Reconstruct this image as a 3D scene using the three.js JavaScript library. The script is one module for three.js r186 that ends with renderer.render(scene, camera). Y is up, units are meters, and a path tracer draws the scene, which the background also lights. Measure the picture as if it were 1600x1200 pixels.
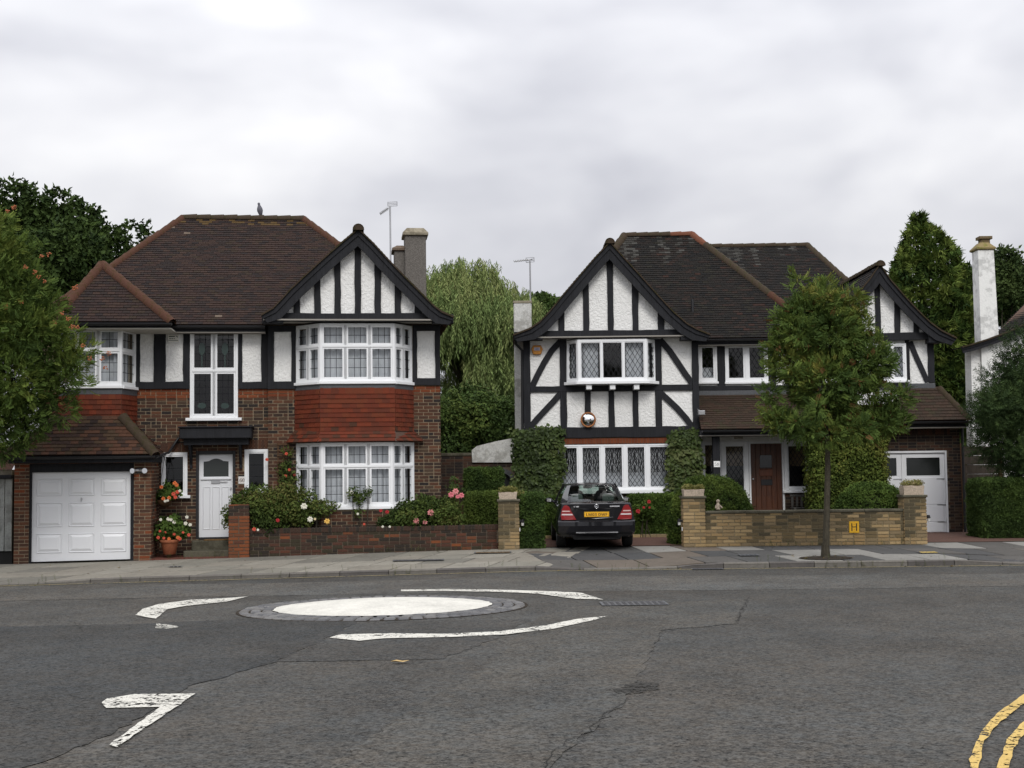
import * as THREE from 'three';
import { ImprovedNoise } from 'three/addons/math/ImprovedNoise.js';

// ---------------------------------------------------------------- camera, sky, sun, exposure
const FOC = 2096, W0 = 1600, H0 = 1200;               // focal length and frame of the photograph, in pixels
const scene = new THREE.Scene();
const camera = new THREE.PerspectiveCamera(2 * Math.atan(600 / FOC) * 180 / Math.PI, 4 / 3, 0.1, 900);
camera.rotation.order = 'YXZ';
camera.position.set(0, 1.85, 0);
camera.rotation.set(Math.atan(130 / FOC), 0, -0.012);
camera.updateMatrixWorld(true);
const renderer = new THREE.WebGLRenderer({ antialias: true });
renderer.setSize(1024, 768);
renderer.toneMapping = THREE.LinearToneMapping;
renderer.toneMappingExposure = 1.03;
renderer.shadowMap.enabled = true;

const V = (x, y, z) => new THREE.Vector3(x, y, z);
function rng(seed) { let a = seed >>> 0; return () => { a = (a + 0x6D2B79F5) | 0; let t = Math.imul(a ^ (a >>> 15), 1 | a); t = (t + Math.imul(t ^ (t >>> 7), 61 | t)) ^ t; return ((t ^ (t >>> 14)) >>> 0) / 4294967296; }; }
const clamp = (x, a, b) => Math.min(b, Math.max(a, x));
const lerp = (a, b, t) => a + (b - a) * t;
const smooth = (a, b, x) => { const t = clamp((x - a) / (b - a), 0, 1); return t * t * (3 - 2 * t); };
const pn = new ImprovedNoise();
const fbm = (x, y, z, o = 4) => { let s = 0, a = 0.5, f = 1; for (let i = 0; i < o; i++) { s += a * pn.noise(x * f, y * f, z * f); a *= 0.5; f *= 2.03; } return s; };

{ // overcast sky: brighter towards the zenith, with soft layers of cloud
  const w = 2048, h = 1024, d = new Float32Array(w * h * 4);
  for (let j = 0; j < h; j++) for (let i = 0; i < w; i++) {
    const th = ((i + 0.5) / w - 0.5) * 2 * Math.PI, ph = ((j + 0.5) / h - 0.5) * Math.PI;
    const x = Math.cos(ph) * Math.cos(th), y = Math.sin(ph), z = Math.cos(ph) * Math.sin(th), yy = Math.max(y, 0);
    let L = 0.655 * (1 + 2 * yy);
    const cx = x * 3.1, cz = z * 3.1, cy = y * 7.5;
    const warp = fbm(cx * 0.6 + 7, cy * 0.6, cz * 0.6, 3);
    const big = fbm(cx * 0.62 + warp * 1.1 + 3.1, cy * 0.75 + 4.2, cz * 0.62 + warp, 4), mid = fbm(cx * 1.7 + warp * 1.6, cy * 1.7 + 9.7 + warp, cz * 1.7, 5), fine = fbm(cx * 5, cy * 4.4 + warp, cz * 5, 4);
    let m = big * 0.85 + mid * 0.55 + fine * 0.16;
    m *= y < 0 ? 0 : smooth(0, 0.06, y);
    L *= clamp(0.86 + m * 0.5, 0.6, 1.15);
    const c = clamp(0.5 - m * 1.1, 0, 1), o = (j * w + i) * 4;
    d[o] = L * lerp(1.0, 0.938, c); d[o + 1] = L * lerp(1.0, 0.957, c); d[o + 2] = L * lerp(1.012, 1.058, c); d[o + 3] = 1;
  }
  const t = new THREE.DataTexture(d, w, h, THREE.RGBAFormat, THREE.FloatType);
  t.mapping = THREE.EquirectangularReflectionMapping; t.magFilter = t.minFilter = THREE.LinearFilter; t.wrapS = THREE.RepeatWrapping; t.needsUpdate = true;
  scene.background = t; scene.environment = t;
}
const sun = new THREE.DirectionalLight(new THREE.Color(1, 0.97, 0.92), 1.45);
sun.position.set(10, 55, 30); sun.target.position.set(0, 0, -28); sun.castShadow = true; sun.shadow.radius = 40;
sun.shadow.mapSize.set(2048, 2048); Object.assign(sun.shadow.camera, { left: -45, right: 45, top: 45, bottom: -45, near: 1, far: 200 });
scene.add(sun, sun.target);

// ---------------------------------------------------------------- helpers
const camInv = camera.matrixWorld.clone().invert();
function ray(px, py) { return V((px - 800) / FOC, (600 - py) / FOC, -1).applyQuaternion(camera.quaternion); }
class Frame {                                              // a place's own axes: x along the front, z towards the street
  constructor(o, a) { this.o = o; this.a = a; this.m = new THREE.Matrix4().makeRotationY(a).setPosition(o); this.i = this.m.clone().invert(); this.c = camera.position.clone().applyMatrix4(this.i); this.q = new THREE.Quaternion().setFromRotationMatrix(this.i); }
  pt(px, py, z) { const d = ray(px, py).applyQuaternion(this.q), t = (z - this.c.z) / d.z; return V(this.c.x + d.x * t, this.c.y + d.y * t, z); }
  rect(px0, py0, px1, py1, z) { const mx = (px0 + px1) / 2, my = (py0 + py1) / 2; return { x0: this.pt(px0, my, z).x, x1: this.pt(px1, my, z).x, y0: this.pt(mx, py1, z).y, y1: this.pt(mx, py0, z).y }; }
  world(v) { return v.clone().applyMatrix4(this.m); }
}
const FW = new Frame(V(0, 0, 0), 0);
const at = (px, py, D) => FW.pt(px, py, -D);
const used = {};
const numbered = n => { const k = used[n] = (used[n] ?? -1) + 1; return k ? `${n}_${String(k).padStart(3, '0')}` : n; };
const baseOf = new Map(), frameOf = new Map();
function thing(name, label, category, base, F = FW, group) {
  const o = new THREE.Group(); o.name = numbered(name); o.position.copy(F.world(base)); o.rotation.y = F.a;
  o.userData = { label, category }; if (group) o.userData.group = group;
  baseOf.set(o, base.clone()); frameOf.set(o, F); scene.add(o); return o;
}
function structure(name, mb, mat) { const o = mb.mesh(name, mat, V(0, 0, 0)); o.name = numbered(name); o.userData.kind = 'structure'; baseOf.set(o, V(0, 0, 0)); frameOf.set(o, FW); scene.add(o); return o; }
const UP = V(0, 1, 0);
class MB {                                                 // gathers faces of one part
  constructor(M = null) { this.p = []; this.n = []; this.c = []; this.u = null; this.M = M; this.col = null; }
  v(a, n) { if (this.M) { a = a.clone().applyMatrix4(this.M); n = n.clone().transformDirection(this.M); } this.p.push(a.x, a.y, a.z); this.n.push(n.x, n.y, n.z); if (this.col) this.c.push(...this.col); }
  tri(a, b, c) { const n = b.clone().sub(a).cross(c.clone().sub(a)).normalize(); this.v(a, n); this.v(b, n); this.v(c, n); return this; }
  quad(a, b, c, d) { this.tri(a, b, c); return this.tri(a, c, d); }
  poly(pts) { for (let i = 1; i + 1 < pts.length; i++) this.tri(pts[0], pts[i], pts[i + 1]); return this; }
  box(x0, x1, y0, y1, z0, z1) {
    const q = (a, b, c, d) => this.quad(V(...a), V(...b), V(...c), V(...d));
    q([x0, y0, z1], [x1, y0, z1], [x1, y1, z1], [x0, y1, z1]); q([x1, y0, z0], [x0, y0, z0], [x0, y1, z0], [x1, y1, z0]);
    q([x0, y1, z1], [x1, y1, z1], [x1, y1, z0], [x0, y1, z0]); q([x0, y0, z0], [x1, y0, z0], [x1, y0, z1], [x0, y0, z1]);
    q([x1, y0, z1], [x1, y0, z0], [x1, y1, z0], [x1, y1, z1]); q([x0, y0, z0], [x0, y0, z1], [x0, y1, z1], [x0, y1, z0]); return this;
  }
  geo(g, m) {
    const h = g.index ? g.toNonIndexed() : g, p = h.attributes.position, n = h.attributes.normal, a = V(0, 0, 0), b = V(0, 0, 0), nm = m && new THREE.Matrix3().getNormalMatrix(m);
    for (let i = 0; i < p.count; i++) { a.fromBufferAttribute(p, i); b.fromBufferAttribute(n, i); if (m) { a.applyMatrix4(m); b.applyMatrix3(nm).normalize(); } this.v(a, b); }
    return this;
  }
  cbox(x0, x1, y0, y1, z0, z1, b = 0.008) {                // a box with chamfered edges
    const s = new THREE.Shape(); s.moveTo(x0 + b, y0 + b); s.lineTo(x1 - b, y0 + b); s.lineTo(x1 - b, y1 - b); s.lineTo(x0 + b, y1 - b); s.closePath();
    return this.geo(new THREE.ExtrudeGeometry(s, { depth: z1 - z0 - 2 * b, bevelEnabled: true, bevelThickness: b, bevelSize: b, bevelSegments: 1, curveSegments: 1 }).translate(0, 0, z0 + b));
  }
  ext(pts, z0, z1, holes = [], b = 0) {
    const s = new THREE.Shape(pts.map(p => new THREE.Vector2(p[0], p[1]))); for (const h of holes) s.holes.push(new THREE.Path(h.map(p => new THREE.Vector2(p[0], p[1]))));
    return this.geo(new THREE.ExtrudeGeometry(s, { depth: z1 - z0 - 2 * b, bevelEnabled: b > 0, bevelThickness: b, bevelSize: b, bevelOffset: -b, bevelSegments: 1, curveSegments: 6 }).translate(0, 0, z0 + b));
  }
  bar(ax, ay, bx, by, w, z0, z1, b = 0) { const l = Math.hypot(bx - ax, by - ay), nx = -(by - ay) / l * w / 2, ny = (bx - ax) / l * w / 2; return this.ext([[ax - nx, ay - ny], [bx - nx, by - ny], [bx + nx, by + ny], [ax + nx, ay + ny]], z0, z1, [], b); }
  strip(line, w, z0, z1) { const L = [], R = []; line.forEach((p, i) => { const a = line[Math.max(0, i - 1)], c = line[Math.min(line.length - 1, i + 1)], l = Math.hypot(c[0] - a[0], c[1] - a[1]), nx = -(c[1] - a[1]) / l * w / 2, ny = (c[0] - a[0]) / l * w / 2; L.push([p[0] - nx, p[1] - ny]); R.unshift([p[0] + nx, p[1] + ny]); }); return this.ext([...L, ...R], z0, z1); }
  tube(pts, r, seg = 8, r1 = r) {                          // a tapered round rod along points
    const N = pts.length, rings = []; let x = null;
    for (let i = 0; i < N; i++) {
      const t = pts[Math.min(N - 1, i + 1)].clone().sub(pts[Math.max(0, i - 1)]).normalize();
      x = x ? x.clone().addScaledVector(t, -x.dot(t)).normalize() : V(0, 0, 1).cross(t).lengthSq() > 0.05 ? V(0, 0, 1).cross(t).normalize() : V(1, 0, 0).cross(t).normalize();
      const y = t.clone().cross(x), rr = lerp(r, r1, N > 1 ? i / (N - 1) : 0);
      rings.push(Array.from({ length: seg }, (_, k) => { const a = k / seg * 2 * Math.PI, n = x.clone().multiplyScalar(Math.cos(a)).addScaledVector(y, Math.sin(a)); return [pts[i].clone().addScaledVector(n, rr), n]; }));
    }
    for (let i = 0; i + 1 < N; i++) for (let k = 0; k < seg; k++) { const a = rings[i][k], b = rings[i][(k + 1) % seg], c = rings[i + 1][(k + 1) % seg], d = rings[i + 1][k]; for (const q of [a, b, c, a, c, d]) this.v(q[0], q[1]); }
    for (const [R, s] of [[rings[0], -1], [rings[N - 1], 1]]) for (let k = 1; k + 1 < seg; k++) s > 0 ? this.tri(R[0][0], R[k][0], R[k + 1][0]) : this.tri(R[0][0], R[k + 1][0], R[k][0]);
    return this;
  }
  geometry(off) {
    const g = new THREE.BufferGeometry(), p = new Float32Array(this.p), n = new Float32Array(this.n), u = new Float32Array(p.length / 3 * 2);
    for (let i = 0, j = 0; i < p.length; i += 3, j += 2) {
      const ax = Math.abs(n[i]), ay = Math.abs(n[i + 1]), az = Math.abs(n[i + 2]);
      if (ay > ax && ay > az) { u[j] = p[i]; u[j + 1] = -p[i + 2]; } else if (ax > az) { u[j] = -p[i + 2]; u[j + 1] = p[i + 1]; } else { u[j] = p[i]; u[j + 1] = p[i + 1]; }
    }
    if (off) for (let i = 0; i < p.length; i += 3) { p[i] -= off.x; p[i + 1] -= off.y; p[i + 2] -= off.z; }
    g.setAttribute('position', new THREE.BufferAttribute(p, 3)); g.setAttribute('normal', new THREE.BufferAttribute(n, 3)); g.setAttribute('uv', new THREE.BufferAttribute(this.u ? new Float32Array(this.u) : u, 2));
    if (this.c.length === this.p.length && this.c.length) g.setAttribute('color', new THREE.BufferAttribute(new Float32Array(this.c), 3));
    return g;
  }
  mesh(name, mat, off) { const m = new THREE.Mesh(this.geometry(off), mat); m.name = name; return m; }
  build(name, mat, parent, label) { const b = baseOf.get(parent), m = this.mesh(name, mat, b); baseOf.set(m, b); if (label) m.userData.label = label; parent.add(m); return m; }
}
// alike pieces: those that show largest as meshes of their own, the rest joined
function pieces(parent, name, list, geos, mat, most = 300) {
  const b = baseOf.get(parent), off = new THREE.Matrix4().makeTranslation(-b.x, -b.y, -b.z);
  list.sort((p, q) => q.w - p.w);
  list.slice(0, most).forEach(it => { const m = new THREE.Mesh(geos[it.k], mat); m.name = name; off.clone().multiply(it.m).decompose(m.position, m.quaternion, m.scale); parent.add(m); });
  const rest = list.slice(most); if (!rest.length) return;
  const P = [], N = [], U = [], C = [], a = V(0, 0, 0), nm = new THREE.Matrix3();
  for (const it of rest) {
    const g = geos[it.k], p = g.attributes.position, n = g.attributes.normal, u = g.attributes.uv, c = g.attributes.color, M = off.clone().multiply(it.m); nm.getNormalMatrix(M);
    for (let i = 0; i < p.count; i++) { a.fromBufferAttribute(p, i).applyMatrix4(M); P.push(a.x, a.y, a.z); a.fromBufferAttribute(n, i).applyMatrix3(nm).normalize(); N.push(a.x, a.y, a.z); U.push(u.getX(i), u.getY(i)); C.push(c.getX(i), c.getY(i), c.getZ(i)); }
  }
  const g = new THREE.BufferGeometry(); for (const [k, d, s] of [['position', P, 3], ['normal', N, 3], ['uv', U, 2], ['color', C, 3]]) g.setAttribute(k, new THREE.BufferAttribute(new Float32Array(d), s));
  const m = new THREE.Mesh(g, mat); m.name = name + 's'; m.userData.kind = 'stuff'; parent.add(m);
}
// unit boxes (width 1, height 1, front face at z = 0 down to -1) in the tones of a palette
function toneBoxes(palette, seed, bevel = 0) {
  const R = rng(seed);
  return palette.map(col => {
    const mb = new MB(), e = bevel; mb.col = col;
    if (!e) { mb.box(-0.5, 0.5, -0.5, 0.5, -1, 0); mb.p.splice(0); mb.n.splice(0); mb.c.splice(0); const b = new MB(); b.col = col; b.box(-0.5, 0.5, -0.5, 0.5, -1, 0); b.p.splice(18, 18); b.n.splice(18, 18); b.c.splice(18, 18); mb.p = b.p; mb.n = b.n; mb.c = b.c; }
    else { const f = [[-0.5 + e, -0.5 + e * 1.6], [0.5 - e, -0.5 + e * 1.6], [0.5 - e, 0.5 - e * 1.6], [-0.5 + e, 0.5 - e * 1.6]].map(q => V(q[0], q[1], 0)), s = [[-0.5, -0.5], [0.5, -0.5], [0.5, 0.5], [-0.5, 0.5]], m = s.map(q => V(q[0], q[1], -0.35)), k = s.map(q => V(q[0], q[1], -1)); mb.quad(...f); for (let i = 0; i < 4; i++) { const j = (i + 1) % 4; mb.quad(m[i], m[j], f[j], f[i]); mb.quad(k[i], k[j], m[j], m[i]); } }
    const g = mb.geometry(), u = g.attributes.uv, ou = R(), ov = R(); for (let i = 0; i < u.count; i++) u.setXY(i, u.getX(i) * 0.9 + ou, u.getY(i) * 0.3 + ov);
    return g;
  });
}
// ---------------------------------------------------------------- textures
function lattice(seed, per) { const R = rng(seed), a = Float32Array.from({ length: per * per }, R); return (x, y) => { const xi = Math.floor(x), yi = Math.floor(y), fx = x - xi, fy = y - yi, sx = fx * fx * (3 - 2 * fx), sy = fy * fy * (3 - 2 * fy), i = ((xi % per) + per) % per, j = ((yi % per) + per) % per, i1 = (i + 1) % per, j1 = (j + 1) % per; return lerp(lerp(a[j * per + i], a[j * per + i1], sx), lerp(a[j1 * per + i], a[j1 * per + i1], sx), sy); }; }
function tileNoise(seed, start, oct) { const L = Array.from({ length: oct }, (_, k) => lattice(seed + k * 17, start << k)); return (u, v) => { let s = 0, a = 0.5, t = 0; for (let k = 0; k < oct; k++) { s += a * L[k](u * (start << k), v * (start << k)); t += a; a *= 0.62; } return s / t; }; }
function tex(size, metres, fn, srgb = false) {
  const d = new Uint8Array(size * size * 4);
  for (let j = 0; j < size; j++) for (let i = 0; i < size; i++) { const c = fn((i + 0.5) / size, (j + 0.5) / size), o = (j * size + i) * 4; const q = Array.isArray(c) ? c : [c, c, c]; for (let k = 0; k < 3; k++) { let v = clamp(q[k], 0, 1); if (srgb) v = v <= 0.0031308 ? v * 12.92 : 1.055 * Math.pow(v, 1 / 2.4) - 0.055; d[o + k] = Math.round(v * 255); } d[o + 3] = q[3] === undefined ? 255 : Math.round(clamp(q[3], 0, 1) * 255); }
  const t = new THREE.DataTexture(d, size, size, THREE.RGBAFormat); if (srgb) t.colorSpace = THREE.SRGBColorSpace;
  t.wrapS = t.wrapT = THREE.RepeatWrapping; t.magFilter = THREE.LinearFilter; t.minFilter = THREE.LinearMipmapLinearFilter; t.generateMipmaps = true; t.repeat.set(1 / metres, 1 / metres); t.needsUpdate = true; return t;
}
const n4 = tileNoise(11, 4, 6), n8 = tileNoise(23, 8, 5), n32 = tileNoise(37, 32, 4), n64 = tileNoise(41, 64, 3), n128 = tileNoise(53, 128, 2);
const mixc = (a, b, t) => [lerp(a[0], b[0], t), lerp(a[1], b[1], t), lerp(a[2], b[2], t)];
const grey = t => [t, t, t];
const T = {
  asphalt: tex(1024, 2.6, (u, v) => { const s = n128(u, v), f = lattice256(u, v), g = n4(u, v); const e = n64(u, v), q = lattice110(u, v), w = (n32(v, u) - 0.5) * 0.22; let k = 0.66 + (n8(u, v) - 0.5) * 0.3 + (s - 0.5) * 0.7 + (f - 0.5) * 0.7 + (e - 0.5) * 0.5 + (q - 0.5) * 0.5 + (g - 0.5) * 0.2; if (f > 0.94) k += 0.55; if (q > 0.95) k += 0.4; if (f < 0.07) k -= 0.3; return [k * (1 + w), k * 0.985, k * 0.94 * (1 - w)]; }, true),
  asphaltBump: tex(1024, 2.6, (u, v) => 0.45 * n128(u, v) + 0.55 * lattice256(u, v)),
  grain: tex(512, 0.9, (u, v) => { const k = 0.8 + (n32(u, v) - 0.5) * 0.5 + (n128(u, v) - 0.5) * 0.35; return [k, k * 0.99, k * 0.97]; }, true),
  grainBump: tex(512, 0.9, (u, v) => 0.5 * n64(u, v) + 0.5 * n128(u, v)),
  stucco: tex(512, 1.3, (u, v) => { const k = 0.94 + (n64(u, v) - 0.5) * 0.06 + (n4(u, v) - 0.5) * 0.10; return [k, k * 0.995, k * 0.98]; }, true),
  stuccoBump: tex(512, 1.3, (u, v) => smooth(0.3, 0.75, n32(u, v)) * 0.7 + n128(u, v) * 0.3),
  slab: tex(512, 2.2, (u, v) => { const k = 0.82 + (n4(u, v) - 0.5) * 0.35 + (n32(u, v) - 0.5) * 0.2 + (n128(u, v) - 0.5) * 0.22; return [k, k * 0.985, k * 0.95]; }, true),
  moss: tex(512, 1.1, (u, v) => { const a = n8(u, v), k = 0.75 + (n64(u, v) - 0.5) * 0.5; return mixc([k, k * 0.93, k * 0.85], [0.62 * k, 0.75 * k, 0.3 * k], smooth(0.52, 0.66, a) * 0.7); }, true),
  lichen: tex(512, 1.6, (u, v) => { const a = n8(u, v), b = n32(u, v), k = 0.8 + (n64(u, v) - 0.5) * 0.4; let c = [k, k, k * 0.97]; c = mixc(c, [0.42, 0.41, 0.38], smooth(0.45, 0.7, a) * 0.75); return mixc(c, [0.9, 0.88, 0.8], smooth(0.62, 0.7, b) * 0.3); }, true),
  lichenFaint: tex(256, 1.6, (u, v) => { const k = 0.95 - smooth(0.48, 0.75, n8(u, v)) * 0.3 + (n64(u, v) - 0.5) * 0.1; return [k, k, k * 0.98]; }, true),
  bark: tex(256, 0.5, (u, v) => { const k = 0.7 + (n8(u * 2, v * 0.5) - 0.5) * 0.7 + (n64(u, v) - 0.5) * 0.4; return [k, k * 0.96, k * 0.9]; }, true),
  wood: tex(512, 1, (u, v) => { const k = 0.72 + (n64(u, v / 16) - 0.5) * 0.75 + (n8(u, v / 4) - 0.5) * 0.4; return [k, k * 0.95, k * 0.9]; }, true),
  worn: tex(1024, 1.7, (u, v) => { const a = n8(u, v) * 0.4 + n64(u, v) * 0.6, k = 0.9 + (n128(u, v) - 0.5) * 0.3 - smooth(0.5, 0.7, n4(u, v)) * 0.12; return [k, k * 0.985, k * 0.93, smooth(0.40, 0.435, a)]; }, true),
  wornBad: tex(1024, 1.3, (u, v) => { const a = n8(u, v) * 0.35 + n64(u, v) * 0.65, k = 0.85 + (n128(u, v) - 0.5) * 0.3; return [k, k * 0.985, k * 0.93, smooth(0.46, 0.49, a)]; }, true),
};
function lattice110(u, v) { lattice110.f ??= lattice(79, 120); return lattice110.f(u * 120, v * 120); }
function lattice256(u, v) { lattice256.f ??= lattice(77, 340); return lattice256.f(u * 340, v * 340); }
const lin = (r, g, b) => new THREE.Color().setRGB(r, g, b);
const std = (c, rough, o = {}) => rough >= 0.75 ? new THREE.MeshPhysicalMaterial({ color: c, roughness: rough, specularIntensity: 0.35, side: THREE.DoubleSide, ...o }) : new THREE.MeshStandardMaterial({ color: c, roughness: rough, side: THREE.DoubleSide, ...o });
const vc = { vertexColors: true };
const M = {
  brick: std(lin(1, 1, 1), 0.92, { ...vc, map: T.grain, bumpMap: T.grainBump, bumpScale: 0.003 }),
  mortar: std(lin(0.36, 0.29, 0.2), 0.95, { map: T.grain }), mortarDark: std(lin(0.15, 0.12, 0.09), 0.95, { map: T.grain }), mortarYellow: std(lin(0.3, 0.25, 0.16), 0.95, { map: T.grain }),
  tile: std(lin(1, 1, 1), 0.8, { ...vc, map: T.grain, bumpMap: T.grainBump, bumpScale: 0.002 }),
  under: std(lin(0.1, 0.065, 0.05), 0.95), soffit: std(lin(0.3, 0.28, 0.25), 0.8), whiteStack: std(lin(0.84, 0.84, 0.83), 0.9, { map: T.lichenFaint, bumpMap: T.stuccoBump, bumpScale: 0.003 }), ridge: std(lin(0.098, 0.048, 0.034), 0.9, { map: T.moss }), ridgeDark: std(lin(0.065, 0.05, 0.036), 0.9, { map: T.moss }), ridgeNew: std(lin(0.17, 0.068, 0.04), 0.9, { map: T.grain }),
  render: std(lin(0.87, 0.87, 0.86), 0.9, { map: T.stucco, bumpMap: T.stuccoBump, bumpScale: 0.012 }),
  renderSmooth: std(lin(0.74, 0.74, 0.73), 0.9, { map: T.lichen, bumpMap: T.stuccoBump, bumpScale: 0.003 }),
  timber: new THREE.MeshPhysicalMaterial({ color: lin(0.022, 0.024, 0.03), roughness: 0.7, specularIntensity: 0.45, side: THREE.DoubleSide, map: T.wood, bumpMap: T.grainBump, bumpScale: 0.0015 }),
  upvc: std(lin(0.82, 0.83, 0.84), 0.35), doorWhite: std(lin(0.74, 0.75, 0.77), 0.4), black: std(lin(0.012, 0.012, 0.014), 0.55), lead: std(lin(0.09, 0.095, 0.105), 0.6, { map: T.grain }), leading: std(lin(0.022, 0.022, 0.025), 0.8),
  glass: new THREE.MeshPhysicalMaterial({ color: lin(0.93, 0.95, 0.95), roughness: 0.03, transmission: 1, thickness: 0, ior: 1.5, side: THREE.DoubleSide }),
  net: std(lin(0.55, 0.56, 0.59), 0.95), dark: std(lin(0.03, 0.03, 0.03), 0.9), room: std(lin(0.12, 0.11, 0.1), 0.95),
  pebble: std(lin(0.2, 0.185, 0.17), 0.95, { map: T.grain, bumpMap: T.grainBump, bumpScale: 0.02 }), cap: std(lin(0.34, 0.3, 0.23), 0.95, { map: T.lichen }),
  metal: std(lin(0.45, 0.45, 0.46), 0.4, { metalness: 0.8 }), chrome: std(lin(0.85, 0.85, 0.86), 0.08, { metalness: 1 }), grass: std(lin(0.05, 0.07, 0.025), 1, { map: T.grain }), soil: std(lin(0.05, 0.04, 0.03), 1, { map: T.grain, bumpMap: T.grainBump, bumpScale: 0.02 }),
  terracotta: std(lin(0.36, 0.13, 0.065), 0.85, { map: T.grain }), wood: std(lin(0.12, 0.07, 0.04), 0.8, { map: T.wood }), doorWood: std(lin(0.1, 0.032, 0.011), 0.45, { map: T.wood }), bark: std(lin(0.085, 0.078, 0.06), 0.95, { map: T.bark, bumpMap: T.grainBump, bumpScale: 0.01 }),
  stone: std(lin(0.6, 0.5, 0.4), 0.9, { map: T.grain, bumpMap: T.grainBump, bumpScale: 0.015 }), coping: std(lin(0.13, 0.12, 0.09), 0.95, { map: T.lichen, bumpMap: T.grainBump, bumpScale: 0.006 }),
};
function sheet(w, h, paint) { const c = document.createElement('canvas'); c.width = w; c.height = h; paint(c.getContext('2d'), w, h); const t = new THREE.CanvasTexture(c); t.colorSpace = THREE.SRGBColorSpace; return t; }
function plateMesh(name, x0, x1, y0, y1, z, t, parent, rough = 0.5) { const g = new THREE.PlaneGeometry(x1 - x0, y1 - y0), m = new THREE.Mesh(g, std(lin(1, 1, 1), rough, { map: t })); const b = baseOf.get(parent); m.position.set((x0 + x1) / 2 - b.x, (y0 + y1) / 2 - b.y, z - b.z); m.name = name; parent.add(m); return m; }
// ---------------------------------------------------------------- the lie of the land
const kerbD = x => 26.6 + (x < 0.6 ? (x - 0.6) * 0.1228 : 0);                 // the far kerb bends slightly at the junction
const wallD = x => x < 0.2 ? 29.5 + (x + 7.95) * 0.1228 : 30.5;                // back edge of the pavement
const roadY = (x, D) => { const e = clamp(D, 3, 27) - 8; return 0.22 - 0.03275 * e + 0.000575 * e * e + 0.008 * clamp(x, -20, 0) + 0.004 * clamp(x, 0, 10) * smooth(24, 16, D); };
const backY = x => lerp(-0.1, 0.03, smooth(-11, 2, x));                        // pavement height along the garden walls
const lip = x => x < -8.6 ? 0.035 : x < -7.9 ? lerp(0.035, 0.085, (x + 8.6) / 0.7) : x < 0.5 ? 0.085 : x < 1 ? lerp(0.085, 0.03, (x - 0.5) * 2) : x < 3.1 ? 0.03 : x < 3.6 ? lerp(0.03, 0.11, (x - 3.1) * 2) : x < 9.3 ? 0.11 : x < 9.8 ? lerp(0.11, 0.03, (x - 9.3) * 2) : 0.03;
const paveY = (x, D) => lerp(roadY(x, kerbD(x)) + lip(x), backY(x), clamp((D - kerbD(x)) / (wallD(x) - kerbD(x)), 0, 1));
function onRoad(px, py) { const d = ray(px, py); let D = 20; for (let i = 0; i < 40; i++) { const p = d.clone().multiplyScalar(-D / d.z).add(camera.position), y = roadY(p.x, D); D = clamp(D * (camera.position.y - y) / (camera.position.y - p.y), 2, 60); } const p = d.clone().multiplyScalar(-D / d.z).add(camera.position); p.y = roadY(p.x, D); return p; }
const yardY = (x, D) => lerp(backY(x), 0.04, clamp((D - wallD(x)) / 3, 0, 1));
const groundY = (x, D) => D < kerbD(x) ? roadY(x, D) : D < wallD(x) ? paveY(x, D) : yardY(x, D);

function gridSheet(xs, Ds, h, tint) {
  const mb = new MB(), P = xs.map(x => Ds.map(D => { const d = typeof D === 'function' ? D(x) : D; return V(x, h(x, d), -d); }));
  const N = (i, j) => { const a = P[Math.max(0, i - 1)][j], b = P[Math.min(xs.length - 1, i + 1)][j], c = P[i][Math.max(0, j - 1)], d = P[i][Math.min(Ds.length - 1, j + 1)]; return b.clone().sub(a).cross(d.clone().sub(c)).normalize(); };
  const NN = P.map((r, i) => r.map((_, j) => N(i, j)));
  for (let i = 0; i + 1 < xs.length; i++) for (let j = 0; j + 1 < Ds.length; j++) for (const [a, b] of [[i, j], [i + 1, j], [i + 1, j + 1], [i, j], [i + 1, j + 1], [i, j + 1]]) { const p = P[a][b]; if (tint) mb.col = tint(p.x, -p.z); mb.v(p, NN[a][b]); }
  return mb;
}
const span = (a, b, n) => Array.from({ length: n + 1 }, (_, i) => lerp(a, b, i / n));
// the ground as a whole: one sheet out to the horizon, lying just under the paved surfaces
{
  const xs = [-420, -200, -90, ...span(-45, 45, 60), 90, 200, 420], Ds = [-120, -40, ...span(-8, 60, 68), 90, 160, 300, 620];
  structure('ground', gridSheet(xs, Ds, (x, D) => (D < 31.5 ? Math.min(roadY(x, Math.min(D, 26)), backY(x) - 0.12) - 0.12 : yardY(clamp(x, -30, 30), D) - 0.03) - (Math.abs(x) > 60 ? 0.1 : 0)), M.grass);
}
// the carriageway
const roadTint = (x, D) => { const a = fbm(x * 0.35, 3.3, D * 0.22, 4), b = fbm(x * 1.4, 8.1, D * 0.9, 4), wheel = 0; let k = 1.13 + a * 0.4 + b * 0.32 + fbm(x * 3.1, 4.4, D * 1.3, 3) * 0.2; const wrm = fbm(x * 0.5 + 9, 1.1, D * 0.4, 3) * 0.12; return [0.083 * k * (1 + wrm), 0.08 * k, 0.075 * k * (1 - wrm)]; };
M.road = std(lin(1, 1, 1), 0.85, { vertexColors: true, map: T.asphalt, bumpMap: T.asphaltBump, bumpScale: 0.006 });
const road = structure('road', gridSheet([-120, -70, -45, -32, ...span(-24, 24, 192), 32, 45, 70, 120], [-40, -20, -8, ...span(0, 25, 100), ...[0.85, 0.9, 0.95, 1].map(t => x => lerp(25, kerbD(x), (t - 0.8) * 5))], roadY, roadTint), M.road);
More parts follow.
